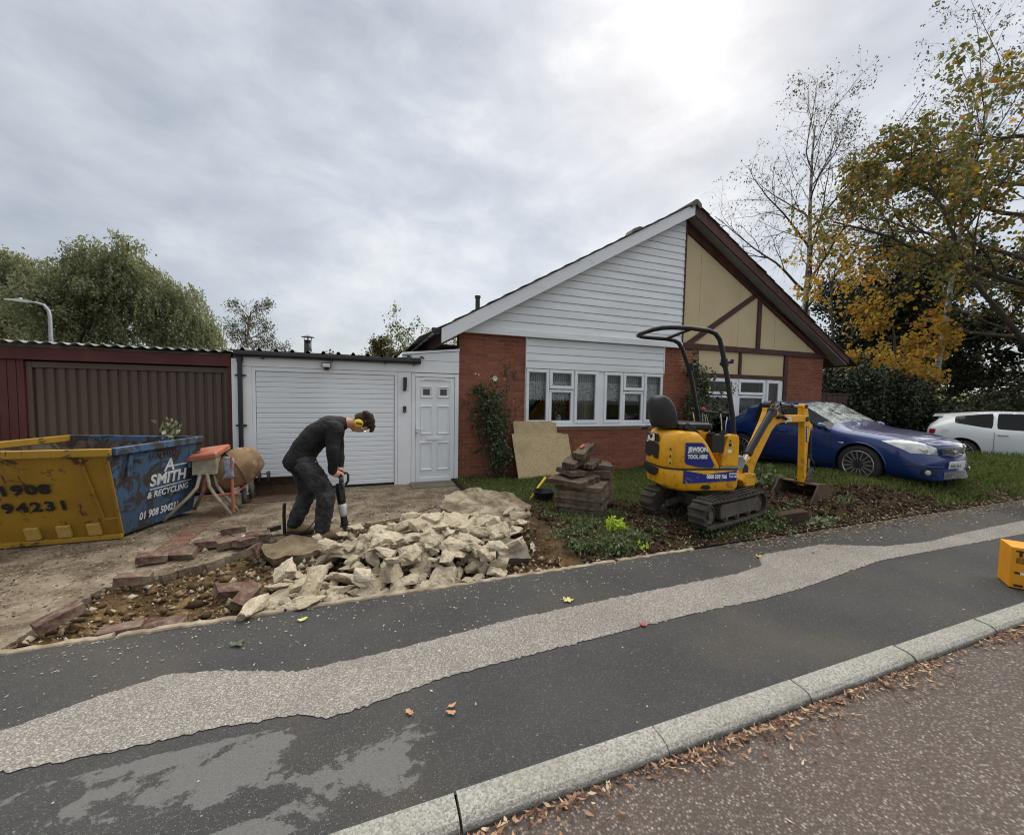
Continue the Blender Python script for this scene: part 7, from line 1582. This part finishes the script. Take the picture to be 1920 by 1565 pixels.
bsub('dipper_decal', MB().prism([(2.035, 1.05), (2.10, 1.05), (2.105, .82), (2.05, .82)], -.0475, -.045), JBP, dp_)
txt('JEWSON TOOL HIRE', .035, DECW, dp_, FBm @ fmtx((2.055, -.0495, 1.03), (.12, 0, -1), (1, 0, .12)), bold=.001, sx=.62)
for x, z in ((2.01, 1.335), (2.095, .20)): bsub('pin', MB().tube([(x, -.062, z), (x, .062, z)], .028, 14), DSTEEL, dp_)
ram((2.20, 1.02), (2.26, .42), .034, .018, .72, dp_); bsub('ram_lug', MB().prism([(2.14, 1.12), (2.24, 1.06), (2.23, .98), (2.15, .98)], -.03, .03), JY, dp_, bev=.006)
bsub('bucket_link', MB().bar((2.26, .04, .43), (2.30, .04, .20), .02, .05, (0, 1, 0)).bar((2.26, -.04, .43), (2.14, -.05, .30), .02, .05, (0, 1, 0)), DSTEEL, dp_)
bsub('hose', MB().tube([(2.17, -.04, .62), (2.27, -.06, .50), (2.31, -.06, .40), (2.26, -.05, .36)], .010, 6), ROPS, dp_)
FB0 = FBm.copy(); FBm = FBm @ Matrix.Translation((.02, 0, .05)) @ Matrix.Translation((2.1, 0, .2)) @ Matrix.Rotation(R(14), 4, 'Y') @ Matrix.Scale(1.18, 4) @ Matrix.Translation((-2.1, 0, -.2))
BK = bmp('bucket', MB().loft([[(x, b, z) for x, z in [(2.02, .17), (2.16, .20), (2.30, .15), (2.37, .05), (2.36, -.06), (2.27, -.14), (2.10, -.17), (1.90, -.13), (1.905, -.115), (2.10, -.15), (2.26, -.12), (2.335, -.05), (2.345, .04), (2.28, .13), (2.16, .18), (2.03, .155)]] for b in (-.215, .215)], caps=False), STEEL)
for b in (-.225, .225): bsub('side_plate', MB().prism([(2.0, .18), (2.16, .215), (2.31, .16), (2.385, .05), (2.375, -.07), (2.28, -.155), (2.10, -.185), (1.88, -.145), (1.92, -.02)], b - .009, b + .009), STEEL, BK)
bsub('cutting_edge', MB().obox((1.90, 0, -.135), (.10, .47, .018)), STEEL, BK); bsub('bucket_ear', MB().prism([(2.05, .14), (2.28, .12), (2.33, .22), (2.12, .26), (2.06, .22)], -.075, -.055).prism([(2.05, .14), (2.28, .12), (2.33, .22), (2.12, .26), (2.06, .22)], .055, .075), STEEL, BK)
FBm = FB0
# timber offcut before the track
tag(B('timber_offcut', MB().obox((4.93, 3.36, .06), (.40, .14, .12), Matrix.Rotation(R(-28), 3, 'Z') @ Matrix.Rotation(R(-12), 3, 'Y')), pm('dark_timber', (.075, .045, .03), (.045, .028, .02), 7, .9, .6, 30), bev=.01), 'dark rotten timber offcut before the digger track', 'timber')
tag(B('brown_stone', MB().obox((5.15, 4.0, .17), (.22, .12, .10), Matrix.Rotation(R(20), 3, 'Z') @ Matrix.Rotation(R(10), 3, 'Y')), pm('brown_stone', (.11, .075, .05), (.07, .05, .035), 7, .9, .6, 30), bev=.015), 'brown brick-like lump on the spoil right of the digger track', 'stone')
# ================================================================== CARS
BLUEP = NT('blue_car_paint'); s = BLUEP; c = s.mix(s.ramp(s.noise(3, 6), [(.4, 0.), (.75, 1.)]), (.006, .028, .145), (.008, .035, .168))
s.set(c, .28, .2, .5); s.b.inputs['Coat Weight'].default_value = .8; s.b.inputs['Coat Roughness'].default_value = .08
g_ = s.n('ShaderNodeNewGeometry'); q_ = s.n('ShaderNodeSeparateXYZ'); s.l(g_.outputs['Normal'], q_.inputs[0])
du = s.math('MULTIPLY', s.ramp(s.noise(16, 8, .4, .7), [(.46, 0.), (.66, .45)]), s.ramp(q_.outputs[2], [(.6, 0.), (.95, 1.)])); s.l(s.mix(du, c, (.16, .17, .20)), s.b.inputs['Base Color']); BLUEP = s.m
WHITEP = NT('white_car_paint'); s = WHITEP; s.set((.74, .76, .77, 1), .3, 0, .5); s.b.inputs['Coat Weight'].default_value = .6; WHITEP = s.m
WGLASS = NT('dusty_windscreen'); s = WGLASS; nn = s.ramp(s.noise(9, 8, .5, .7, sc=(1, 1, 1)), [(.42, 0.), (.60, 1.)]); s.set(s.mix(nn, (.06, .075, .07), (.36, .40, .39)), s.mix(nn, (.06,) * 3, (.4,) * 3), 0, .6); WGLASS = s.m
SGLASS = plain('dark_car_glass', (.014, .018, .018), .04, 0, .5); PGLASS = plain('privacy_glass', (.004, .0045, .005), .05, 0, .3)
TYRE = pm('tyre_rubber', (.018, .018, .018), (.032, .030, .028), 9, .85, .3, 60); ALLOY = plain('alloy', (.42, .42, .42), .32, .75); TRIM = plain('black_trim', (.012, .012, .013), .55)
LAMP = NT('headlamp'); s = LAMP; s.set(s.mix(s.ramp(s.vor(6), [(.1, 0.), (.6, 1.)]), (.74, .74, .70), (.46, .47, .45)), .1, .1, .7); s.b.inputs['Coat Weight'].default_value = 1.; LAMP = s.m
PLATEW = plain('plate_white', (.72, .73, .72), .4)
def carshell(root, stations, mats, names, arches, sub=2, cut=True):
    """stations: (x, [(y,z)*n]) half sections from bottom centre to top centre; mats[(i,j)] -> index"""
    n = len(stations[0][1]); V = []
    for x, sec in stations:
        full = [(x + dx, y, z) for (y, z, dx) in sec] + [(x + dx, -y, z) for (y, z, dx) in sec[-2:0:-1]]
        V += full
    m = 2 * n - 2; F = []; MI = []
    for i in range(len(stations) - 1):
        for j in range(m):
            j2 = (j + 1) % m; F.append((i * m + j, i * m + j2, (i + 1) * m + j2, (i + 1) * m + j)); jj = j if j < n - 1 else m - 1 - j; MI.append(mats(i, jj))
    F.append(tuple(range(m))[::-1]); MI.append(0); F.append(tuple((len(stations) - 1) * m + j for j in range(m))); MI.append(0)
    me = bpy.data.meshes.new('shell'); me.from_pydata(V, [], F)
    for p, k in zip(me.polygons, MI): p.material_index = k; p.use_smooth = True
    bm = bmesh.new(); bm.from_mesh(me); bmesh.ops.recalc_face_normals(bm, faces=bm.faces)
    cr = bm.edges.layers.float.new('crease_edge')
    for e_ in bm.edges:
        ms = {f.material_index for f in e_.link_faces}
        if len(ms) > 1: e_[cr] = 1.0
    cv = bm.verts.layers.float.new('crease_vert')
    for v in bm.verts:
        if any(names[f.material_index][0] == 'side_window' for f in v.link_faces): v[cv] = .9
    bm.to_mesh(me); bm.free()
    for q in names: me.materials.append(q[1])
    o = bpy.data.objects.new('shell', me); COL.objects.link(o); mo = o.modifiers.new('s', 'SUBSURF'); mo.levels = sub; mo.render_levels = sub
    cut_objs = []
    if cut:
        for x, r_ in arches:
            cm = MB().lathe([(r_, -1.2), (r_, 1.2)], (x, 0, .335), 'Y', 48).mesh('c'); fixn(cm); cm.materials.append(TRIM); c_ = bpy.data.objects.new('c', cm); COL.objects.link(c_); cut_objs.append(c_)
            b_ = o.modifiers.new('b', 'BOOLEAN'); b_.operation = 'DIFFERENCE'; b_.object = c_; b_.solver = 'EXACT'; b_.material_mode = 'TRANSFER'
    bake(o)
    for c_ in cut_objs: bpy.data.objects.remove(c_)
    full = o.data; mlist = [q for q in full.materials]; out = {}
    for k, mt in enumerate(mlist):
        bm = bmesh.new(); bm.from_mesh(full); bmesh.ops.delete(bm, geom=[f for f in bm.faces if f.material_index != k], context='FACES')
        if not bm.faces: bm.free(); continue
        for f in bm.faces: f.material_index = 0; f.smooth = True
        nm = next((q[0] for q in names if q[1] is mt), 'wheel_arch')
        # left/right copies of glass and lamps become separate parts
        groups = [lambda y: True] if nm in ('body', 'windscreen', 'rear_window', 'underside', 'wheel_arch') else [lambda y: y > 0, lambda y: y <= 0]
        for g in groups:
            b2 = bm.copy(); bmesh.ops.delete(b2, geom=[f for f in b2.faces if not g(f.calc_center_median().y)], context='FACES')
            isl = []; seen = set(); b2.faces.ensure_lookup_table()
            if nm in ('side_window', 'underside'):
                for f in b2.faces:
                    if f.index in seen: continue
                    st_ = [f]; cur = set()
                    while st_:
                        h = st_.pop()
                        if h.index in cur: continue
                        cur.add(h.index); st_ += [k2 for e_ in h.edges for k2 in e_.link_faces if k2.index not in cur]
                    seen |= cur; isl.append(cur)
            elif b2.faces: isl = [set(f.index for f in b2.faces)]
            for cur in isl:
                b3 = b2.copy(); b3.faces.ensure_lookup_table(); bmesh.ops.delete(b3, geom=[f for f in b3.faces if f.index not in cur], context='FACES')
                m2 = bpy.data.meshes.new(nm); b3.to_mesh(m2); m2.materials.append(mt); out.setdefault(nm, []).append(link(nm, m2, None, root)); b3.free()
            b2.free()
        bm.free()
    bpy.data.objects.remove(o); return out
def wheel(root, x, y, sgn, r_=.322, spokes=15, steer=0):
    w = B('wheel', MB().lathe([(r_ * .70, -.10), (r_ * .78, -.108), (r_ * .95, -.105), (r_, -.08), (r_, .08), (r_ * .95, .105), (r_ * .78, .108), (r_ * .70, .10)], (0, 0, 0), 'Y', 40), TYRE, root, smooth=True, loc=(x, y, r_), rot=(0, 0, steer)); f = sgn
    mb = MB().lathe([(r_ * .74, f * .108), (r_ * .72, f * .112), (r_ * .68, f * .105), (r_ * .66, f * .02)], (0, 0, 0), 'Y', 40, False).lathe([(.05, f * .02), (.055, f * .088), (.045, f * .098), (.001, f * .10)], (0, 0, 0), 'Y', 18)
    for k in range(spokes):
        a = 6.2832 * k / spokes; d = Vector((math.cos(a), 0, math.sin(a))); mb.bar(Vector((0, f * .088, 0)) + d * .045, Vector((0, f * .098, 0)) + d * r_ * .71, .016, .020, (0, 1, 0))
    B('rim', mb, ALLOY, w); B('brake_disc', MB().lathe([(r_ * .60, 0), (r_ * .60, f * .03), (.02, f * .03)], (0, 0, 0), 'Y', 28), DSTEEL, w); B('hub_cap', MB().lathe([(.028, f * .1), (.024, f * .106), (.001, f * .107)], (0, 0, 0), 'Y', 16), DECK, w)
    return w
S_ = .97
BC = thing('parked_car', 'blue four-door saloon parked nose to the road on the grass', 'car', (9.0, 4.42, .075), R(-88.3)); BC.scale = (S_, S_, S_)
Z = 0
def sec(*p): return [(q + (0,))[:3] if len(q) == 2 else q for q in p]
stn = [
 (.985, sec((0, .22), (.34, .21), (.56, .25, -.05), (.64, .45, -.075), (.615, .58, -.10), (.55, .655, -.12), (.42, .70, -.10), (.22, .725, -.075), (0, .735, -.07))),
 (.94, sec((0, .18), (.58, .18, -.06), (.76, .24, -.17), (.80, .46, -.19), (.79, .62, -.24), (.74, .72, -.24), (.56, .78, -.12), (.28, .81, -.08), (0, .82, -.07))),
 (.64, sec((0, .18), (.72, .18), (.855, .25), (.89, .47), (.88, .66), (.845, .79, -.06), (.64, .86), (.32, .89), (0, .90))),
 (.34, sec((0, .18), (.76, .18), (.87, .26), (.905, .50), (.895, .72), (.86, .84, -.03), (.66, .91), (.33, .935), (0, .942))),
 (.05, sec((0, .18), (.78, .18), (.875, .27), (.905, .52), (.90, .77), (.865, .88), (.68, .945), (.34, .968), (0, .975))),
 (-.20, sec((0, .18), (.79, .18), (.875, .28), (.905, .54), (.90, .80), (.865, .905, -.06), (.71, .965, -.06), (.36, .99), (0, .998))),
 (-.40, sec((0, .18), (.79, .18), (.875, .28), (.905, .55), (.90, .82), (.865, .925, -.08), (.735, 1.03, -.10), (.38, 1.085, -.03), (0, 1.10))),
 (-1.14, sec((0, .18), (.79, .18), (.875, .28), (.905, .55), (.90, .84), (.865, .94), (.645, 1.35), (.33, 1.40), (0, 1.41))),
 (-1.30, sec((0, .18), (.79, .18), (.875, .28), (.905, .55), (.90, .84), (.865, .942), (.640, 1.37), (.33, 1.415), (0, 1.425))),
 (-1.50, sec((0, .18), (.79, .18), (.875, .28), (.905, .55), (.90, .84), (.865, .945), (.635, 1.38), (.33, 1.425), (0, 1.435))),
 (-1.58, sec((0, .18), (.79, .18), (.875, .28), (.905, .55), (.90, .845), (.865, .946), (.632, 1.38), (.33, 1.428), (0, 1.438))),
 (-2.10, sec((0, .18), (.79, .18), (.875, .28), (.905, .55), (.90, .85), (.86, .955), (.61, 1.36), (.32, 1.41), (0, 1.42))),
 (-2.36, sec((0, .18), (.79, .18), (.875, .28), (.905, .56), (.895, .86), (.845, .965), (.60, 1.28), (.31, 1.33), (0, 1.34))),
 (-2.70, sec((0, .18), (.78, .18), (.87, .28), (.90, .57), (.885, .87), (.80, .975), (.60, 1.06), (.3, 1.08), (0, 1.085))),
 (-2.96, sec((0, .22), (.74, .22), (.84, .30), (.875, .58), (.86, .87), (.76, .96), (.55, .995), (.28, 1.005), (0, 1.01))),
 (-3.04, sec((0, .30), (.6, .30), (.74, .36), (.78, .58), (.76, .83), (.68, .91), (.5, .94), (.25, .95), (0, .955)))]
stn = [(x, [((y + (.045 if 6 <= j <= 7 else 0), z + .035, d) if (7 <= i <= 12 and j >= 6) else (y, z, d)) for j, (y, z, d) in enumerate(sc_)]) for i, (x, sc_) in enumerate(stn)]
def bm_(i, j):
    if j == 0: return 5
    if i in (6,) and j in (6, 7): return 1
    if i == 5 and j in (6, 7): return 0
    if i in (7, 8, 10) and j == 5: return 2
    if i == 6 and j == 5: return 2
    if i == 12 and j in (6, 7): return 3
    return 0
out = carshell(BC, stn, bm_, [('body', BLUEP), ('windscreen', WGLASS), ('side_window', SGLASS), ('rear_window', SGLASS), ('headlight', LAMP), ('underside', TRIM)], [(0, .385), (-2.34, .385)])
for x, y, sg in ((0, -.80, -1), (0, .80, 1), (-2.34, -.80, -1), (-2.34, .80, 1)): wheel(BC, x, y, sg, .335)
def cp(name, mb, mat, parent=BC, **k): return B(name, mb, mat, parent, **k)
GRL = NT('mesh_grille'); s = GRL; vv = s.vor(34, sc=(1, 1, 1.6)); s.set(s.mix(s.ramp(vv, [(.25, 0.), (.5, 1.)]), (.008, .008, .008), (.06, .06, .062)), .45, 0, .5); s.bump(vv, .8, .01); GRL = s.m
from mathutils.bvhtree import BVHTree
bm = bmesh.new(); bm.from_mesh(out['body'][0].data); bvh = BVHTree.FromBMesh(bm); bm.free()
def near(p, d=0.0):
    q, n, i, ds = bvh.find_nearest(Vector(p)); n = n if n.dot(Vector((p[0] + .6, p[1], p[2] - .6))) > 0 else -n
    return q + n * d
def patch(c4, nu=10, nv=6, d=.005, bulge=0):
    A, B_, C_, D_ = [Vector(q) for q in c4]; V = []
    for j in range(nv + 1):
        for i in range(nu + 1):
            u, v = i / nu, j / nv; p = (A * (1 - u) + B_ * u) * (1 - v) + (D_ * (1 - u) + C_ * u) * v; V.append(near(p, d + bulge * 16 * u * (1 - u) * v * (1 - v)))
    return MB().add(V, [(j * (nu + 1) + i, j * (nu + 1) + i + 1, (j + 1) * (nu + 1) + i + 1, (j + 1) * (nu + 1) + i) for j in range(nv) for i in range(nu)])
def sline(pts, r_=.0035, d=0.0, n=10):
    P = []
    for a_, b_ in zip(pts[:-1], pts[1:]):
        for k in range(n): P.append(near(Vector(a_).lerp(Vector(b_), k / n), d))
    P.append(near(pts[-1], d)); return MB().tube(P, r_, 5)
for sg in (-1, 1):
    hl = cp('headlight', patch([(.30, sg * .88, .80), (.70, sg * .84, .635), (.95, sg * .43, .615), (.86, sg * .46, .735)], 14, 8, .004, .008), LAMP, smooth=True)
    B('lamp_bowl', MB().lathe([(.075, 0), (.06, .012), (.02, .016), (.001, .02)], (0, 0, 0), 'X', 18), plain('bowl_chrome', (.75, .75, .72), .1, .7) if 'bowl_chrome' not in MATS else MATS['bowl_chrome'], hl, loc=near((.76, sg * .66, .68), .006), rot=(0, 0, sg * .75))
    B('lamp_edge', sline([(.30, sg * .88, .80), (.70, sg * .84, .635), (.95, sg * .43, .615), (.86, sg * .46, .735), (.30, sg * .88, .80)], .005), TRIM, hl)
    fo = cp('fog_pocket', patch([(.80, sg * .74, .285), (.93, sg * .50, .275), (.93, sg * .50, .365), (.80, sg * .74, .365)], 8, 4, .006), TRIM, smooth=True); B('fog_lamp', MB().lathe([(.042, 0), (.038, .02), (.001, .028)], (0, 0, 0), 'X', 16), LAMP, fo, loc=near((.85, sg * .66, .325), .006), rot=(0, 0, sg * .7))
    cp('bumper_strip', sline([(.62, sg * .88, .43), (.80, sg * .78, .42), (.95, sg * .46, .415), (.98, sg * .30, .415)], .011, -.002), TRIM)
    cp('arch_lip', MB().tube([near((.0 + .392 * math.cos(a_), sg * .92, .335 + .392 * math.sin(a_)), -.004) for a_ in [R(-12 + 204 * k / 24) for k in range(25)]], .016, 6), BLUEP, smooth=True)
    cp('hood_gap', sline([(.90, sg * .47, .76), (.64, sg * .66, .87), (.2, sg * .78, .92), (-.18, sg * .80, .95)], .004), TRIM)
    cp('door_gap', sline([(-.42, sg * .90, .24), (-.44, sg * .91, .55), (-.46, sg * .90, .90)], .004), TRIM); cp('door_gap', sline([(-1.52, sg * .90, .24), (-1.52, sg * .91, .55), (-1.54, sg * .90, .92)], .004), TRIM)
    cp('side_strip', sline([(-.50, sg * .91, .50), (-1.46, sg * .91, .51)], .012, -.002), BLUEP); cp('sill_strip', sline([(-.42, sg * .89, .27), (-1.9, sg * .89, .27)], .012, -.002), TRIM)
    cp('side_repeater', MB().prism([(-.34, .70), (-.24, .715), (-.25, .685)], sg * .901, sg * .908), DECW)
    for x in (-1.40, -2.02): cp('door_handle', MB().box(x - .09, x + .09, sg * .90, sg * .932, .80, .83), BLUEP, bev=.010)
    cp('door_mirror', MB().ball((-.60, sg * .99, .985), .1, 14, 10, (.62, 1.05, .68)), BLUEP, smooth=True); cp('mirror_stalk', MB().tube([(-.58, sg * .86, .94), (-.59, sg * .95, .96)], .025, 8), TRIM)
cp('grille', patch([(.97, -.36, .60), (.97, .36, .60), (.93, .36, .715), (.93, -.36, .715)], 14, 5, .006), GRL, smooth=True)
cp('grille_surround', sline([(.97, -.38, .66), (.97, -.33, .60), (1.0, 0, .585), (.97, .33, .60), (.97, .38, .66)], .010), BLUEP, smooth=True); cp('hood_edge', sline([(.90, -.47, .76), (.92, -.25, .775), (.93, 0, .78), (.92, .25, .775), (.90, .47, .76)], .004), TRIM)
cp('badge', MB().lathe([(.045, 0), (.045, .008), (.001, .012)], (0, 0, 0), 'X', 20), plain('badge_silver', (.6, .62, .7), .25, .6), loc=near((1.0, 0, .66), .004)).scale = (1, 1.35, .62)
cp('lower_intake', patch([(.98, -.42, .225), (.98, .42, .225), (.99, .36, .345), (.99, -.36, .345)], 14, 4, .008), GRL, smooth=True)
px_ = near((1.05, 0, .43)).x + .012
np_ = cp('number_plate', MB().obox((px_, 0, .44), (.012, .52, .112), Matrix.Rotation(R(3), 3, 'Y')), PLATEW, bev=.003)
txt('KU53 LCT', .098, DECK, np_, fmtx((px_ + .008, -.236, .406), (0, 1, 0), (-.05, 0, 1)), bold=.0012, sx=.80, spacing=1.05)
for y in (-.35, .1): cp('wiper', MB().tube([(-.26, y, 1.025), (-.36, y + .28, 1.06), (-.44, y + .46, 1.08)], .008, 6), TRIM)
cp('aerial', MB().tube([(-1.55, .0, 1.46), (-1.68, .0, 1.56)], .006, 6), TRIM)

# ---- white hatchback
WC = thing('parked_car', 'white three-door hatchback with dark windows cut off by the right edge', 'car', (17.1, 3.92, -.14), R(-70))
st2 = [
 (.80, sec((0, .25), (.40, .25), (.62, .32, -.1), (.66, .50, -.12), (.62, .64, -.14), (.5, .70, -.1), (.35, .72), (.2, .73), (0, .74))),
 (.55, sec((0, .20), (.65, .20), (.80, .28), (.83, .52), (.81, .70), (.72, .80), (.5, .83), (.3, .85), (0, .86))),
 (.0, sec((0, .20), (.74, .20), (.83, .28), (.85, .55), (.835, .78), (.78, .88), (.58, .93), (.3, .95), (0, .955))),
 (-.45, sec((0, .20), (.74, .20), (.83, .28), (.85, .56), (.84, .82), (.79, .92), (.64, .99), (.3, 1.01), (0, 1.02))),
 (-1.15, sec((0, .20), (.74, .20), (.83, .28), (.85, .56), (.845, .85), (.80, .95), (.58, 1.36), (.3, 1.41), (0, 1.42))),
 (-1.32, sec((0, .20), (.74, .20), (.83, .28), (.85, .56), (.845, .85), (.80, .95), (.585, 1.375), (.3, 1.425), (0, 1.435))),
 (-1.86, sec((0, .20), (.74, .20), (.83, .28), (.85, .57), (.845, .87), (.80, .965), (.59, 1.38), (.3, 1.43), (0, 1.44))),
 (-1.93, sec((0, .20), (.74, .20), (.83, .28), (.85, .57), (.845, .87), (.80, .968), (.59, 1.38), (.3, 1.43), (0, 1.44))),
 (-2.62, sec((0, .20), (.74, .20), (.83, .30), (.85, .59), (.84, .93), (.77, 1.09), (.585, 1.27), (.3, 1.36), (0, 1.375))),
 (-2.90, sec((0, .22), (.73, .22), (.82, .32), (.84, .60), (.825, .92), (.755, 1.05), (.56, 1.20), (.3, 1.30, -.08), (0, 1.315, -.1))),
 (-3.10, sec((0, .28), (.66, .28), (.78, .36), (.81, .60), (.79, .90), (.72, .98), (.52, 1.02), (.3, 1.04), (0, 1.05))),
 (-3.18, sec((0, .34), (.5, .34), (.64, .40), (.69, .58), (.67, .80), (.6, .86), (.45, .89), (.25, .9), (0, .9)))]
def wm_(i, j):
    if j == 0: return 4
    if i == 3 and j in (6, 7): return 1
    if i in (4, 5, 7) and j == 5: return 2
    if i == 9 and j in (6, 7): return 3
    return 0
carshell(WC, st2, wm_, [('body', WHITEP), ('windscreen', SGLASS), ('side_window', PGLASS), ('rear_window', PGLASS), ('underside', TRIM)], [(0, .36), (-2.46, .36)])
for x, y, sg in ((0, -.74, -1), (0, .74, 1), (-2.46, -.74, -1), (-2.46, .74, 1)): wheel(WC, x, y, sg, .31, 10)
for sg in (-1, 1):
    B('door_handle', MB().box(-1.84, -1.66, sg * .84, sg * .868, .80, .83), plain('handle_grey', (.35, .36, .37), .4) if 'handle_grey' not in MATS else MATS['handle_grey'], WC, bev=.008)
    B('door_gap', MB().box(-1.90, -1.894, sg * .843, sg * .853, .30, .88), TRIM, WC); B('tail_light', MB().obox((-3.03, sg * .76, .82), (.14, .10, .16)), plain('tail_red', (.3, .01, .012), .2) if 'tail_red' not in MATS else MATS['tail_red'], WC, bev=.03)
B('fuel_flap', MB().lathe([(.085, 0), (.085, .004)], (-2.78, -.832, .82), 'Y', 20), WHITEP, WC)
B('spoiler', MB().loft([[(-2.86, y, 1.335 - .1 * abs(y)), (-3.06, y, 1.315 - .1 * abs(y)), (-3.06, y, 1.295 - .1 * abs(y)), (-2.86, y, 1.30 - .1 * abs(y))] for y in (-.52, -.3, 0, .3, .52)]), WHITEP, WC, bev=.008)
# ---- trailer wheel at the right edge
TR = thing('trailer', 'black-tyred trailer just entering at the right edge of the pavement', 'trailer', (9.02, 2.45, -.02), R(6))
wheel(TR, .0, .12, 1, .30, 5); wheel(TR, .0, 1.25 * -1, -1, .30, 5)
B('axle', MB().tube([(0, .1, .30), (0, -1.25, .30)], .03, 8), DSTEEL, TR); B('deck', MB().box(.05, 2.6, -1.1, .0, .42, .50), DSTEEL, TR, bev=.01); B('side_rail', MB().box(.05, 2.6, -.02, .0, .50, .72).box(.05, 2.6, -1.1, -1.08, .50, .72), DSTEEL, TR); B('drawbar', MB().tube([(2.5, -.55, .44), (3.6, -.55, .42)], .04, 8), DSTEEL, TR)
# ---- orange tool box carton
OC = NT('orange_carton'); s = OC; s.set(s.mix(s.ramp(s.noise(4, 5), [(.4, 0.), (.7, 1.)]), (.72, .30, .015), (.64, .26, .012)), .55, 0, .3); OC = s.m
TB = thing('carton', 'orange cardboard tool carton printed TITAN standing on the kerb', 'box', (4.97, 1.57, .002), 0)
d1 = Vector((-.09, -.147, 0)).normalized(); d1 = Vector((.55, -.83, 0)).normalized(); d2 = Vector((.83, .55, 0))      # front face runs along d1, depth along d2
hB, wB, dB = .335, .62, .24
def bxp(u, v, w): return d1 * u + d2 * v + Vector((0, 0, w))
mb = MB().add([bxp(u, v, w) for w in (0, hB) for v in (0, dB) for u in (0, wB)], [(0, 2, 3, 1), (4, 5, 7, 6), (0, 1, 5, 4), (2, 6, 7, 3), (0, 4, 6, 2), (1, 3, 7, 5)]); B('carton_body', mb, OC, TB, bev=.004)
INK = plain('carton_ink', (.03, .018, .01), .6); fm = lambda u, w: fmtx(bxp(u, -.0015, w), d1, (0, 0, 1))
nf = -d2
txt('TITAN', .062, INK, TB, fm(.028, .265), bold=.004, sx=1.25, ext=.0005)
mb = MB()
for k in range(6): mb.add([bxp(.028, -.0015, .248 - k * .0085), bxp(.46 - .05 * (k % 3), -.0015, .248 - k * .0085), bxp(.46 - .05 * (k % 3), -.0015, .2525 - k * .0085), bxp(.028, -.0015, .2525 - k * .0085)], [(0, 1, 2, 3)])
B('printed_lines', mb, INK, TB); B('printed_block', MB().add([bxp(.025, -.0015, .012), bxp(.075, -.0015, .012), bxp(.075, -.0015, .032), bxp(.025, -.0015, .032)], [(0, 1, 2, 3)]), INK, TB)
B('white_label', MB().add([bxp(.14, -.0015, .014), bxp(.25, -.0015, .014), bxp(.25, -.0015, .062), bxp(.14, -.0015, .062)], [(0, 1, 2, 3)]), DECW, TB)
def pic(pts, mat, nm, d=-.0018): return B(nm, MB().add([bxp(u, d, w) for u, w in pts], [tuple(range(len(pts)))]), mat, TB)
pic([(.02, .128), (.03, .138), (.055, .132), (.055, .118), (.03, .116)], INK, 'printed_picture'); pic([(.055, .135), (.105, .132), (.105, .116), (.055, .115)], DECW, 'printed_picture'); pic([(.105, .13), (.13, .148), (.30, .150), (.34, .135), (.30, .10), (.15, .098), (.12, .11)], plain('print_grey', (.35, .35, .37), .5), 'printed_picture'); pic([(.11, .11), (.16, .078), (.168, .086), (.125, .115)], INK, 'printed_picture', -.0022)
